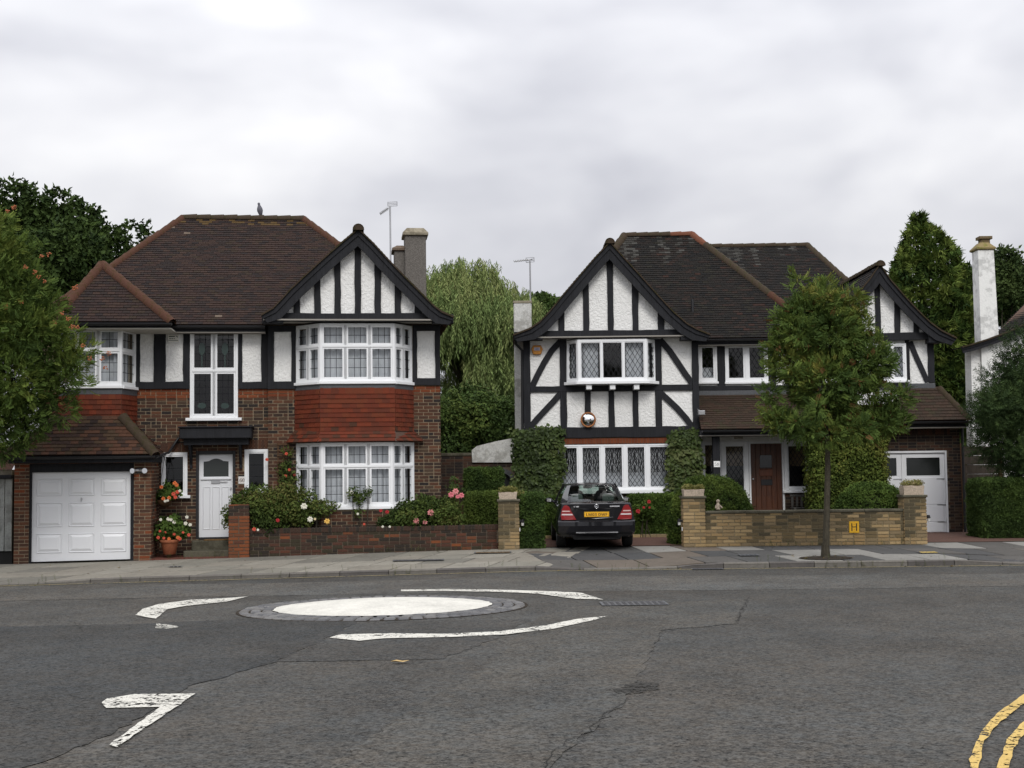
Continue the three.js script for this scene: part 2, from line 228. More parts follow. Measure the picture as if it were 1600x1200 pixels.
// patches of newer surfacing, each laid a little proud with its own tone
function roadPoly(name, pix, mat, lift, tone, wob = 0.02, seed = 1, parent = road) {
  const R = rng(seed), pts = pix.map(p => p.isVector3 ? p : onRoad(...p)), line = [];
  pts.forEach((p, i) => { const q = pts[(i + 1) % pts.length], n = Math.max(1, Math.round(p.distanceTo(q) / 0.15)); for (let k = 0; k < n; k++) { const t = k / n; line.push([lerp(p.x, q.x, t) + (R() - 0.5) * wob * 2, lerp(-p.z, -q.z, t) + (R() - 0.5) * wob * 2]); } });
  const tris = THREE.ShapeUtils.triangulateShape(line.map(p => new THREE.Vector2(...p)), []), mb = new MB();
  const put = (a, b, c, dep) => { const L = Math.max(Math.hypot(a[0] - b[0], a[1] - b[1]), Math.hypot(c[0] - b[0], c[1] - b[1]), Math.hypot(a[0] - c[0], a[1] - c[1])); if (L > 0.7 && dep < 8) { const es = [[a, b, c], [b, c, a], [c, a, b]].sort((p, q) => Math.hypot(q[0][0] - q[1][0], q[0][1] - q[1][1]) - Math.hypot(p[0][0] - p[1][0], p[0][1] - p[1][1]))[0], m = [(es[0][0] + es[1][0]) / 2, (es[0][1] + es[1][1]) / 2]; put(es[0], m, es[2], dep + 1); put(m, es[1], es[2], dep + 1); return; } if ((b[0] - a[0]) * (c[1] - a[1]) - (b[1] - a[1]) * (c[0] - a[0]) < 0) [b, c] = [c, b]; for (const p of [a, b, c]) { mb.col = tone(p[0], p[1]); mb.v(V(p[0], roadY(p[0], p[1]) + lift, -p[1]), UP); } };
  for (const t of tris) put(line[t[0]], line[t[1]], line[t[2]], 0);
  return mb.build(name, mat, parent);
}
const toned = (f, r = 1, b = 1) => (x, D) => { const c = roadTint(x * 1.3 + 5, D * 1.2); return [c[0] * f * r, c[1] * f, c[2] * f * b]; };
roadPoly('road_patch', [[-250, 985], [230, 975], [480, 962], [560, 972], [500, 1003], [430, 1035], [300, 1072], [170, 1150], [40, 1200], [-250, 1290]], M.road, 0.005, toned(0.74, 0.96, 1.05), 0.03, 3);
roadPoly('road_patch', [[560, 972], [830, 968], [770, 1000], [690, 1030], [430, 1035], [500, 1003]], M.road, 0.004, toned(0.93, 0.98, 1.03), 0.03, 4);
roadPoly('road_patch', [[1165, 936], [1148, 975], [1035, 985], [975, 1100], [905, 1155], [840, 1215], [470, 1230], [640, 1110], [770, 1035], [835, 968], [900, 948]], M.road, 0.0045, toned(1.1, 1.0, 0.99), 0.03, 5);
roadPoly('road_patch', [[-260, 918], [400, 912], [860, 902], [1650, 896], [1650, 915], [1180, 922], [800, 925], [300, 933], [-260, 945]], M.road, 0.0035, toned(1.32, 1.0, 1.0), 0.03, 6);
M.tar = std(lin(0.05, 0.049, 0.047), 0.9, { map: T.wornBad, alphaTest: 0.5 });
roadPoly('tar_stain', [[958, 1078], [975, 1071], [1000, 1067], [1032, 1069], [1026, 1078], [1000, 1085], [972, 1087]], M.tar, 0.0085, () => [1, 1, 1], 0.05, 7);

// cracks: narrow seams of tar
function crack(pix, w, seed) { w *= 0.36; const R = rng(seed), pts = pix.map(p => onRoad(...p)), L = []; pts.slice(0, -1).forEach((p, i) => { const q = pts[i + 1], n = Math.max(2, Math.round(p.distanceTo(q) / 0.12)); for (let k = 0; k < n; k++) L.push(p.clone().lerp(q, k / n).add(V((R() - 0.5) * 0.06, 0, (R() - 0.5) * 0.06))); }); L.push(pts.at(-1)); const mb = new MB(); mb.col = [0.028, 0.027, 0.026]; for (let i = 0; i + 1 < L.length; i++) { const a = L[i], b = L[i + 1], n = V(-(b.z - a.z), 0, b.x - a.x).normalize().multiplyScalar(w * (0.35 + R() * 0.8)); const f = p => V(p.x, roadY(p.x, -p.z) + 0.0105, p.z); const q = [a.clone().sub(n), b.clone().sub(n), b.clone().add(n), a.clone().add(n)].map(f); mb.quad(...q); } mb.build('crack', M.road, road); }
crack([[980, 1092], [945, 1120], [918, 1148], [880, 1160], [850, 1205]], 0.008, 1); crack([[918, 1148], [860, 1150], [800, 1147]], 0.005, 2); crack([[1170, 934], [1160, 955], [1150, 972]], 0.012, 3);
crack([[1035, 990], [1025, 1002]], 0.006, 4); crack([[1010, 1017], [1050, 1016]], 0.005, 5); crack([[1280, 1142], [1320, 1146], [1350, 1150]], 0.006, 6); crack([[110, 970], [135, 990]], 0.008, 8); crack([[160, 1158], [40, 1192]], 0.009, 9); crack([[1575, 962], [1620, 963]], 0.02, 10); crack([[1010, 922], [1030, 921]], 0.02, 12);
// mini roundabout
const rbC = onRoad(599, 950), rbR = 168 / FOC * -rbC.z, rbO = 221 / FOC * -rbC.z;
M.paint = std(lin(0.66, 0.65, 0.61), 0.7, { map: T.worn, alphaTest: 0.5, bumpMap: T.asphaltBump, bumpScale: 0.004 }); M.paintBad = std(lin(0.6, 0.59, 0.55), 0.7, { map: T.wornBad, alphaTest: 0.5, bumpMap: T.asphaltBump, bumpScale: 0.004 }); M.paintSolid = std(lin(0.74, 0.73, 0.68), 0.75, { map: T.slab, bumpMap: T.asphaltBump, bumpScale: 0.01 });
{
  const t = thing('mini_roundabout', 'low white painted dome ringed by grey granite setts in the road', 'roundabout', V(rbC.x, roadY(rbC.x, -rbC.z), rbC.z)), b = baseOf.get(t);
  const slopeY = (x, z) => roadY(x, -z), R = rng(5), mb = new MB(), rings = [0, 0.25, 0.5, 0.7, 0.85, 0.95, 1], hh = s => 0.028 + 0.08 * (1 - s * s), N = 72, jit = Array.from({ length: N }, () => 1 + (R() - 0.5) * 0.025);
  const P = (s, k) => { const a = k / N * 2 * Math.PI, r = rbR * s * (s > 0.9 ? jit[(k + N) % N] : 1), x = b.x + Math.cos(a) * r, z = b.z + Math.sin(a) * r; return V(x, slopeY(x, z) + hh(s), z); };
  const NV = (s, k) => { const a = k / N * 2 * Math.PI; return V(Math.cos(a) * s * 0.11, 1, Math.sin(a) * s * 0.11).normalize(); };
  for (let i = 0; i + 1 < rings.length; i++) for (let k = 0; k < N; k++) for (const [s, q] of [[i, k], [i + 1, k + 1], [i + 1, k], [i, k], [i, k + 1], [i + 1, k + 1]]) mb.v(P(rings[s], q), NV(rings[s], q));
  mb.build('painted_dome', M.paintSolid, t);
  const bed = new MB(); for (let k = 0; k < N; k++) { const f = (r, q) => { const a = q / N * 2 * Math.PI, x = b.x + Math.cos(a) * r, z = b.z + Math.sin(a) * r; return V(x, slopeY(x, z) + 0.006, z); }; bed.quad(f(rbR * 0.94, k), f(rbR * 0.94, k + 1), f(rbO + 0.03, k + 1), f(rbO + 0.03, k)); } bed.build('mortar_bed', M.soil, t);
  const geos = toneBoxes([[0.16, 0.161, 0.168], [0.19, 0.19, 0.195], [0.14, 0.141, 0.148], [0.22, 0.218, 0.216], [0.175, 0.17, 0.168]], 9, 0.1), list = [], rows = 3, wd = (rbO - rbR) / rows;
  for (let r = 0; r < rows; r++) { const rad = rbR + wd * (r + 0.5), n = Math.round(2 * Math.PI * rad / 0.17); for (let k = 0; k < n; k++) { const a = (k + 0.5 * (r % 2) + (R() - 0.5) * 0.12) / n * 2 * Math.PI, x = b.x + Math.cos(a) * rad, z = b.z + Math.sin(a) * rad, h = 0.018 + 0.012 * (rows - r) / rows + (R() - 0.5) * 0.009; const q = new THREE.Quaternion().setFromEuler(new THREE.Euler(-Math.PI / 2 + (R() - 0.5) * 0.06, 0, (R() - 0.5) * 0.05)), y = new THREE.Quaternion().setFromAxisAngle(UP, -a + Math.PI / 2); list.push({ m: new THREE.Matrix4().compose(V(x, slopeY(x, z) + h, z), y.multiply(q), V(2 * Math.PI * rad / n - 0.026 - R() * 0.014, wd - 0.024, 0.05)), k: Math.floor(R() * 5), w: z }); } }
  pieces(t, 'sett', list, geos, M.brick, 300);
}
// white arrows and lines around it
function marking(name, label, pix, mat, seed, group) { const t = thing(name, label, 'road marking', (() => { const p = onRoad(...pix[0]); return p; })(), FW, group); const m = roadPoly('paint', pix, mat, 0.013, () => [1, 1, 1], 0.008, seed, t); return t; }
const arc = (r, a0, a1, n = 24) => span(a0, a1, n).map(a => { const x = rbC.x + Math.cos(a) * r, z = rbC.z + Math.sin(a) * r; return V(x, 0, z); });
marking('circulating_arrow', 'long white painted arc on the near side of the roundabout', [[515, 998], [530, 993], [610, 991], [700, 992], [780, 988], [850, 979], [905, 968], [948, 964], [930, 970], [865, 984], [790, 993], [705, 997], [600, 999], [560, 1003]], M.paint, 11);
marking('circulating_arrow', 'white painted arc between the roundabout and the far kerb', [[627, 922.5], [700, 921.5], [800, 923], [860, 925], [907, 927], [943, 938], [900, 937], [842, 929], [780, 926], [700, 924.5], [627, 925]], M.paint, 12);
marking('circulating_arrow', 'worn white curved arrow with broken tail facing the garage', [[388, 933], [355, 941], [290, 948], [262, 953], [244, 968], [236, 967], [212, 962], [222, 953], [248, 945], [300, 938], [350, 936]], M.paint, 13);
marking('paint_remnant', 'small broken scrap of white road paint below the curved arrow', [[244, 975], [262, 977], [281, 981], [262, 984], [243, 983]], M.paintBad, 14);
marking('give_way_arrow', 'white angled arrowhead marking on the dark left road patch', [[168, 1094], [210, 1087], [306, 1086], [182, 1170], [170, 1167], [250, 1107], [166, 1109], [158, 1100]], M.paint, 15);
M.paintYellow = std(lin(0.62, 0.43, 0.12), 0.7, { map: T.worn, alphaTest: 0.5, bumpMap: T.asphaltBump, bumpScale: 0.004 });
marking('yellow_line', 'outer stripe of the double yellow line at the corner', [[1512, 1225], [1516, 1190], [1530, 1150], [1556, 1118], [1600, 1087], [1660, 1062], [1662, 1071], [1602, 1101], [1563, 1130], [1540, 1160], [1530, 1195], [1528, 1225]], M.paintYellow, 16, 'double yellow line at the corner');
marking('yellow_line', 'inner stripe of the double yellow line beside the kerb corner', [[1556, 1225], [1560, 1198], [1574, 1158], [1604, 1124], [1650, 1100], [1652, 1112], [1610, 1140], [1588, 1166], [1576, 1200], [1574, 1225]], M.paintYellow, 17, 'double yellow line at the corner');
{ // single yellow line in the far gutter
  const mk = (a, b, label) => { const t = thing('yellow_line', label, 'road marking', V(a, roadY(a, kerbD(a)), -kerbD(a))), mb = new MB(); for (const s of span(a, b - 0.5, Math.round((b - a) / 0.5) - 1)) { const f = (x, o) => V(x, roadY(x, kerbD(x) - o) + 0.013, -(kerbD(x) - o)); mb.quad(f(s, 0.34), f(s + 0.5, 0.34), f(s + 0.5, 0.26), f(s, 0.26)); } mb.build('paint', M.paintYellowFaint, t); };
  M.paintYellowFaint = std(lin(0.34, 0.29, 0.15), 0.8, { map: T.worn, alphaTest: 0.5 });
  mk(-14, 0.5, 'faint yellow line in the gutter below the brick garden wall'); mk(0.5, 14, 'faint yellow line in the gutter below the yellow brick wall');
}
// kerb corner at the near right
{
  const t = thing('corner_kerb', 'pale stone kerb at the street corner inside the double yellow line', 'kerb', onRoad(1640, 1190)), C = onRoad(1600, 1190), mb = [];
  const c = V(C.x + 2.1, 0, C.z + 1.2), r0 = Math.hypot(C.x + 0.05 - c.x, C.z - c.z);
  for (let k = 0; k < 7; k++) { const a0 = Math.PI + 0.75 - k * 0.27, a1 = a0 - 0.262, m = new MB(), f = (r, a, y) => { const x = c.x + Math.cos(a) * r, z = c.z + Math.sin(a) * r; return V(x, roadY(x, -z) + y, z); }; for (const [p, q] of [[a0, (a0 + a1) / 2], [(a0 + a1) / 2, a1]]) { m.quad(f(r0, p, -0.05), f(r0, q, -0.05), f(r0, q, 0.08), f(r0, p, 0.08)); m.quad(f(r0, p, 0.08), f(r0, q, 0.08), f(r0 - 0.02, q, 0.1), f(r0 - 0.02, p, 0.1)); m.quad(f(r0 - 0.02, p, 0.1), f(r0 - 0.02, q, 0.1), f(r0 - 0.15, q, 0.1), f(r0 - 0.15, p, 0.1)); } m.build('kerbstone', M.stone, t); }
  const top = new MB(); for (let k = 0; k < 14; k++) { const a0 = Math.PI + 0.75 - k * 0.135, a1 = a0 - 0.135, f = (r, a) => { const x = c.x + Math.cos(a) * r, z = c.z + Math.sin(a) * r; return V(x, roadY(x, -z) + 0.098, z); }; top.quad(f(r0 - 0.15, a0), f(r0 - 0.15, a1), f(0.05, a1), f(0.05, a0)); } top.build('footway', M.coping, t);
}
// far pavement: bedding, slabs, kerbstones
const pavement = structure('pavement', gridSheet([-60, -40, ...span(-24, 24, 96), 40, 60], [x => kerbD(x) - 0.0, x => kerbD(x) + 0.13, x => lerp(kerbD(x), wallD(x), 0.35), x => lerp(kerbD(x), wallD(x), 0.7), x => wallD(x) + 0.25], (x, D) => paveY(x, D) - 0.03), M.soil);
{
  const R = rng(31), tones = { pale: [[0.235, 0.225, 0.195], [0.285, 0.27, 0.235], [0.19, 0.182, 0.16], [0.255, 0.238, 0.205]], mix: [[0.075, 0.077, 0.08], [0.09, 0.09, 0.09], [0.15, 0.128, 0.108], [0.27, 0.265, 0.25], [0.11, 0.105, 0.1], [0.13, 0.12, 0.11], [0.085, 0.085, 0.087]] };
  const mats = Object.fromEntries(Object.entries(tones).map(([k, a]) => [k, a.map(c => std(lin(...c), 0.85, { map: T.slab, bumpMap: T.grainBump, bumpScale: 0.003 }))]));
  const slab = (x0, x1, t0, t1, mat, skew) => {                    // t: 0 at the kerb's back, 1 at the garden wall
    const g = 0.018, mb = new MB(), kd = x => kerbD(x) + 0.14, f = (x, t, dy) => { const D = lerp(kd(x), wallD(x) + 0.1, t), xx = x + skew * (D - kd(x)); return V(xx, paveY(xx, D) + dy, -D); }, tilt = (R() - 0.5) * 0.012, gt = g / 2.9;
    const c = [[x0 + g, t0 + gt], [x1 - g, t0 + gt], [x1 - g, t1 - gt], [x0 + g, t1 - gt]], ci = [[x0 + g + 0.008, t0 + gt * 2.2], [x1 - g - 0.008, t0 + gt * 2.2], [x1 - g - 0.008, t1 - gt * 2.2], [x0 + g + 0.008, t1 - gt * 2.2]];
    const top = ci.map((q, i) => f(q[0], q[1], tilt * (i < 2 ? 1 : -1) * 0.5)), mid = c.map((q, i) => f(q[0], q[1], -0.006 + tilt * (i < 2 ? 1 : -1) * 0.5)), low = c.map(q => f(q[0], q[1], -0.045));
    mb.quad(...top); for (let i = 0; i < 4; i++) { const j = (i + 1) % 4; mb.quad(mid[i], mid[j], top[j], top[i]); mb.quad(low[i], low[j], mid[j], mid[i]); }
    mb.build('paving_slab', mat, pavement);
  };
  const rowsT = [0, 0.26, 0.5, 0.75, 1];
  for (let r = 0; r < 4; r++) { let x = -14 + R() * 0.5; while (x < 0.7) { const w = 0.86 + R() * 0.14, x1 = Math.min(x + w, 0.7); if (x1 - x > 0.15) slab(x, x1, rowsT[r], rowsT[r + 1], mats.pale[Math.floor(R() * 4)], 0.28); x += w; } }
  for (let r = 0; r < 3; r++) { let x = 0.75; while (x < 13.5) { const w = 0.75 + R() * 0.35; let k = Math.floor(R() * 7); if (r === 0 && ((x > 5.0 && x < 5.9) || (x > 6.7 && x < 7.5))) k = 3; if (x < 3.2 && k === 3) k = 0; slab(x, x + w, [0, 0.33, 0.66][r], [0.33, 0.66, 1][r], mats.mix[k], -0.18); x += w; } }
  // kerbstones
  const km = [lin(0.15, 0.14, 0.13), lin(0.12, 0.112, 0.108), lin(0.175, 0.165, 0.15)].map(c => std(c, 0.85, { map: T.slab, bumpMap: T.grainBump, bumpScale: 0.006 }));
  let x = -13.6; while (x < 13.6) {
    const w = 0.88 + R() * 0.1, mb = new MB(), f = (xx, o, y) => V(xx, y, -(kerbD(xx) + o)), top = xx => roadY(xx, kerbD(xx)) + lip(xx), low = xx => roadY(xx, kerbD(xx)) - 0.06, a = x + 0.006, b = x + w - 0.006;
    mb.quad(f(a, 0, low(a)), f(b, 0, low(b)), f(b, 0.004, top(b) - 0.02), f(a, 0.004, top(a) - 0.02)); mb.quad(f(a, 0.004, top(a) - 0.02), f(b, 0.004, top(b) - 0.02), f(b, 0.022, top(b)), f(a, 0.022, top(a))); mb.quad(f(a, 0.022, top(a)), f(b, 0.022, top(b)), f(b, 0.14, top(b) + 0.003), f(a, 0.14, top(a) + 0.003));
    mb.quad(f(a, 0.14, low(a)), f(a, 0, low(a)), f(a, 0.02, top(a)), f(a, 0.14, top(a) + 0.003)); mb.quad(f(b, 0, low(b)), f(b, 0.14, low(b)), f(b, 0.14, top(b) + 0.003), f(b, 0.02, top(b)));
    mb.build('kerbstone', km[Math.floor(R() * 3)], pavement); x += w;
  }
  // setts of the crossover at the right end
  const geos = toneBoxes([[0.1, 0.1, 0.105], [0.13, 0.125, 0.12], [0.085, 0.085, 0.09]], 12, 0.1), list = [];
  for (let r = 0; r < 3; r++) for (let k = 0; k < 14; k++) { const xx = 9.75 + k * 0.2 + (r % 2) * 0.1, D = kerbD(xx) + 0.22 + r * 0.17; list.push({ m: new THREE.Matrix4().compose(V(xx, paveY(xx, D) + 0.012, -D), new THREE.Quaternion().setFromEuler(new THREE.Euler(-Math.PI / 2 + (R() - 0.5) * 0.1, 0, 0)), V(0.18, 0.15, 0.05)), k: Math.floor(R() * 3), w: 0 }); }
  pieces(pavement, 'sett', list, geos, M.brick, 300);
}
function cover(name, label, x, D, w, d, mat, surf, ribs, lift = 0.006) { const t = thing(name, label, 'cover', V(x, surf(x, D), -D)), mb = new MB(), f = (xx, dd, y) => V(xx, surf(xx, dd) + y, -dd); mb.quad(f(x - w / 2, D - d / 2, lift), f(x + w / 2, D - d / 2, lift), f(x + w / 2, D + d / 2, lift), f(x - w / 2, D + d / 2, lift)); mb.build('plate', mat, t); const rb = new MB(); for (let i = 0; i < ribs; i++) for (let j = 0; j < Math.max(1, Math.round(ribs * d / w)); j++) { const xx = x - w / 2 + (i + 0.5) / ribs * w, dd = D - d / 2 + (j + 0.5) / Math.max(1, Math.round(ribs * d / w)) * d; rb.box(xx - w / ribs * 0.3, xx + w / ribs * 0.3, surf(xx, dd) + lift - 0.01, surf(xx, dd) + lift + 0.006, -dd - 0.012, -dd + 0.012); } rb.build('tread_pattern', mat, t); const fr = new MB(), e = 0.03; for (const [a, b, c, dd] of [[x - w / 2 - e, x + w / 2 + e, D - d / 2 - e, D - d / 2], [x - w / 2 - e, x + w / 2 + e, D + d / 2, D + d / 2 + e], [x - w / 2 - e, x - w / 2, D - d / 2, D + d / 2], [x + w / 2, x + w / 2 + e, D - d / 2, D + d / 2]]) fr.quad(f(a, c, lift + 0.004), f(b, c, lift + 0.004), f(b, dd, lift + 0.004), f(a, dd, lift + 0.004)); fr.build('frame', M.lead, t); return t; }
const iron = std(lin(0.075, 0.075, 0.08), 0.6, { map: T.grain }); 
{ const p = onRoad(990, 944); cover('manhole_cover', 'square iron manhole cover in the road past the white arc', p.x, -p.z, 0.85, 0.6, iron, roadY, 10, 0.012); }
const pv = (x, D) => paveY(x, D) + 0.012;
cover('utility_cover', 'long dark iron cover set in the pale slabs by the rose wall', at(655, 877, 28.2).x, 28.0, 1.0, 0.22, iron, pv, 6);
cover('utility_cover', 'rusty brown cover at the foot of the yellow brick gate pier', at(770, 867, 29.4).x, 29.4, 0.75, 0.25, std(lin(0.16, 0.11, 0.06), 0.8, { map: T.grain }), pv, 5);
cover('utility_cover', 'small grey square cover in the dark slabs before the hedge', at(1170, 871, 28).x, 28, 0.35, 0.3, M.lead, pv, 4);
cover('utility_cover', 'small yellow painted hydrant cover beyond the street tree', at(1453, 868, 28).x, 28.1, 0.36, 0.26, std(lin(0.5, 0.38, 0.12), 0.7, { map: T.worn }), pv, 4);
cover('utility_cover', 'tiny dark stop tap cover near the garage corner', at(282, 880, 28).x, 27.6, 0.24, 0.1, iron, pv, 3);
cover('gully_grate', 'iron gully grating in the gutter beyond the driveway', at(1105, 892, 26.4).x, 26.36, 0.55, 0.26, iron, roadY, 9, 0.013);
// driveways and beds
const brickPave = std(lin(0.13, 0.075, 0.06), 0.9, { map: T.grain, bumpMap: T.grainBump, bumpScale: 0.006 });
structure('driveway', gridSheet(span(0.45, 4.1, 8), [x => wallD(x) + 0.1, 31.5, 33, 35], (x, D) => yardY(x, D) + 0.008), brickPave);
structure('driveway', gridSheet(span(9.3, 16, 8), [x => wallD(x) + 0.1, 32, 34, 36], (x, D) => yardY(x, D) + 0.008), brickPave);
structure('garden_bed', gridSheet(span(-5.9, -0.2, 8), [x => wallD(x) + 0.12, x => wallD(x) + 1, 33, 36], (x, D) => yardY(x, D) + 0.02), M.soil);
structure('garden_bed', gridSheet(span(4.1, 9.3, 8), [x => wallD(x) + 0.12, 32, 34, 36.5], (x, D) => yardY(x, D) + 0.012), M.soil);
// ---------------------------------------------------------------- building kit
// a plane in a frame: origin, direction to the right, outward normal
function planeM(o, right) { const r = right.clone().normalize(), n = r.clone().cross(UP); return new THREE.Matrix4().makeBasis(r, UP, n).setPosition(o); }
function brickCourse(list, Mx, u0, u1, v0, v1, holes, o = {}) {
  const { L = 0.215, H = 0.062, J = 0.0155, seed = 1, tones = 6, pick, off = 0, proud = 0.006, headers = true } = o, R = rng(seed); let row = 0;
  for (let v = v0; v < v1 - 0.02; v += H + J, row++) {
    const vh = Math.min(H, v1 - v), vm = v + vh / 2; let segs = [[u0, u1]];
    for (const h of holes) if (vm > h.y0 && vm < h.y1) segs = segs.flatMap(([a, b]) => h.x1 <= a || h.x0 >= b ? [[a, b]] : [[a, h.x0], [h.x1, b]].filter(s => s[1] - s[0] > 0.03));
    for (const [a, b] of segs) {
      let u = Math.floor((a - u0) / (L + J)) * (L + J) + u0 - (row % 2) * (L + J) / 2 - off;
      while (u < b) { let len = L; if (headers && R() < 0.18) len = L / 2 - J / 2; const p = Math.max(u, a), q = Math.min(u + len, b); if (q - p > 0.035) { const k = pick ? pick(R, (p + q) / 2, vm) : Math.floor(R() * tones); const m = new THREE.Matrix4().makeTranslation((p + q) / 2, vm, proud + (R() - 0.5) * 0.004).multiply(new THREE.Matrix4().makeScale(q - p, vh, 0.03)); list.push({ m: Mx.clone().multiply(m), k, w: R() * 0.3 + m.elements[14] }); } u += len + J; }
    }
  }
}
function soldier(list, Mx, u0, u1, v0, v1, k0, kn, seed) { const R = rng(seed), n = Math.round((u1 - u0) / 0.076), w = (u1 - u0) / n; for (let i = 0; i < n; i++) list.push({ m: Mx.clone().multiply(new THREE.Matrix4().makeTranslation(u0 + (i + 0.5) * w, (v0 + v1) / 2, 0.008 + (R() - 0.5) * 0.003)).multiply(new THREE.Matrix4().makeScale(w - 0.01, v1 - v0 - 0.008, 0.03)), k: k0 + Math.floor(R() * kn), w: 1 + R() }); }
const holeP = r => [[r.x0, r.y0], [r.x1, r.y0], [r.x1, r.y1], [r.x0, r.y1]];
// tiles on one flat slope given by its corners
function inPoly(x, y, P) { let c = false; for (let i = 0, j = P.length - 1; i < P.length; j = i++) if ((P[i][1] > y) !== (P[j][1] > y) && x < (P[j][0] - P[i][0]) * (y - P[i][1]) / (P[j][1] - P[i][1]) + P[i][0]) c = !c; return c; }
function tileSlope(list, back, pts, o = {}) {
  const { gauge = 0.1, wide = 0.165, seed = 1, pick, tones = 6, lift = 0.02, thick = 0.016, wt = 0, tilt = 0.13 } = o, R = rng(seed);
  let n = pts[1].clone().sub(pts[0]).cross(pts[2].clone().sub(pts[0])).normalize(); if (n.y < -0.01 || (Math.abs(n.y) <= 0.01 && n.z < 0)) n.negate();
  const u = UP.clone().cross(n).normalize(), v = n.clone().cross(u), o0 = pts[0], P = pts.map(p => { const d = p.clone().sub(o0); return [d.dot(u), d.dot(v)]; });
  if (back) back.poly(pts);
  const row = vv => { let a = 1e9, b = -1e9; P.forEach((p, i) => { const q = P[(i + 1) % P.length]; if ((p[1] > vv) !== (q[1] > vv)) { const x = p[0] + (q[0] - p[0]) * (vv - p[1]) / (q[1] - p[1]); a = Math.min(a, x); b = Math.max(b, x); } }); return [a, b]; };
  const v0 = Math.min(...P.map(p => p[1])), v1 = Math.max(...P.map(p => p[1])), u0 = Math.min(...P.map(p => p[0])), u1 = Math.max(...P.map(p => p[0]));
  const tu = u, tv = v.clone().multiplyScalar(Math.cos(tilt)).addScaledVector(n, -Math.sin(tilt)), tn = n.clone().multiplyScalar(Math.cos(tilt)).addScaledVector(v, Math.sin(tilt));
  const rows = Math.max(1, Math.round((v1 - v0) / gauge)), g = (v1 - v0) / rows;
  for (let r = 0; r < rows; r++) { const vc = v0 + (r + 0.5) * g, [ra, rb] = row(vc); for (let x = u0 + (r % 2) * wide / 2; x < u1 + wide; x += wide) {
    const xa = Math.max(x - wide / 2, ra), xb = Math.min(x + wide / 2, rb); if (xb - xa < 0.03) continue;
    const c = o0.clone().addScaledVector(u, (xa + xb) / 2).addScaledVector(v, vc + g * 0.15).addScaledVector(n, lift + (R() - 0.5) * 0.004), w = xb - xa - 0.005;
    const m = new THREE.Matrix4().makeBasis(tu, tv, tn).setPosition(c); m.multiply(new THREE.Matrix4().makeRotationZ((R() - 0.5) * 0.025)); m.multiply(new THREE.Matrix4().makeScale(w, g * 1.35, thick));
    list.push({ m, k: pick ? pick(R, c) : Math.floor(R() * tones), w: wt + R() * 0.5 - vc * 0.05 });
  } }
}
const ridgeGeo = [0, 1, 2].map(k => { const mb = new MB(), N = 8, r0 = 0.112, r1 = 0.132; for (let i = 0; i < N; i++) { const a = (i / N - 0.03) * Math.PI * 1.06, b = ((i + 1) / N - 0.03) * Math.PI * 1.06, f = (r, q, z) => V(Math.cos(q) * r, Math.sin(q) * r, z), nf = q => V(Math.cos(q), Math.sin(q), 0); for (const [p, q, z] of [[r0, a, 0], [r0, b, 0], [r1, b, 1], [r0, a, 0], [r1, b, 1], [r1, a, 1]]) mb.v(f(p, q, z), nf(q)); mb.quad(f(r1, a, 1), f(r1, b, 1), f(r1 - 0.02, b, 1), f(r1 - 0.02, a, 1)); } for (let i = 1; i < N; i++) { const q = i2 => (i2 / N - 0.03) * Math.PI * 1.06, e = i2 => V(Math.cos(q(i2)) * (r1 - 0.004), Math.sin(q(i2)) * (r1 - 0.004), 0.985); mb.tri(e(0), e(i), e(i + 1)); } return mb.geometry(); });
function ridgeLine(parent, a, b, mat, o = {}) {
  const { len = 0.33, size = 1, seed = 3, pick } = o, R = rng(seed), base = baseOf.get(parent), n = Math.max(1, Math.round(a.distanceTo(b) / len)), d = b.clone().sub(a).normalize();
  const side = d.clone().cross(UP).normalize(), up = side.clone().cross(d), q = new THREE.Quaternion().setFromRotationMatrix(new THREE.Matrix4().makeBasis(up.clone().cross(d), up, d));
  for (let i = 0; i < n; i++) { const m = new THREE.Mesh(ridgeGeo[i % 3], pick ? pick(i / n) : mat); m.position.copy(a).lerp(b, i / n).sub(base).addScaledVector(UP, -0.035 * size + (R() - 0.5) * 0.008); m.quaternion.copy(q).multiply(new THREE.Quaternion().setFromEuler(new THREE.Euler((R() - 0.5) * 0.02, (R() - 0.5) * 0.03, 0))); m.scale.set(size, size, a.distanceTo(b) / n * 1.04); m.name = 'ridge_tile'; parent.add(m); }
}
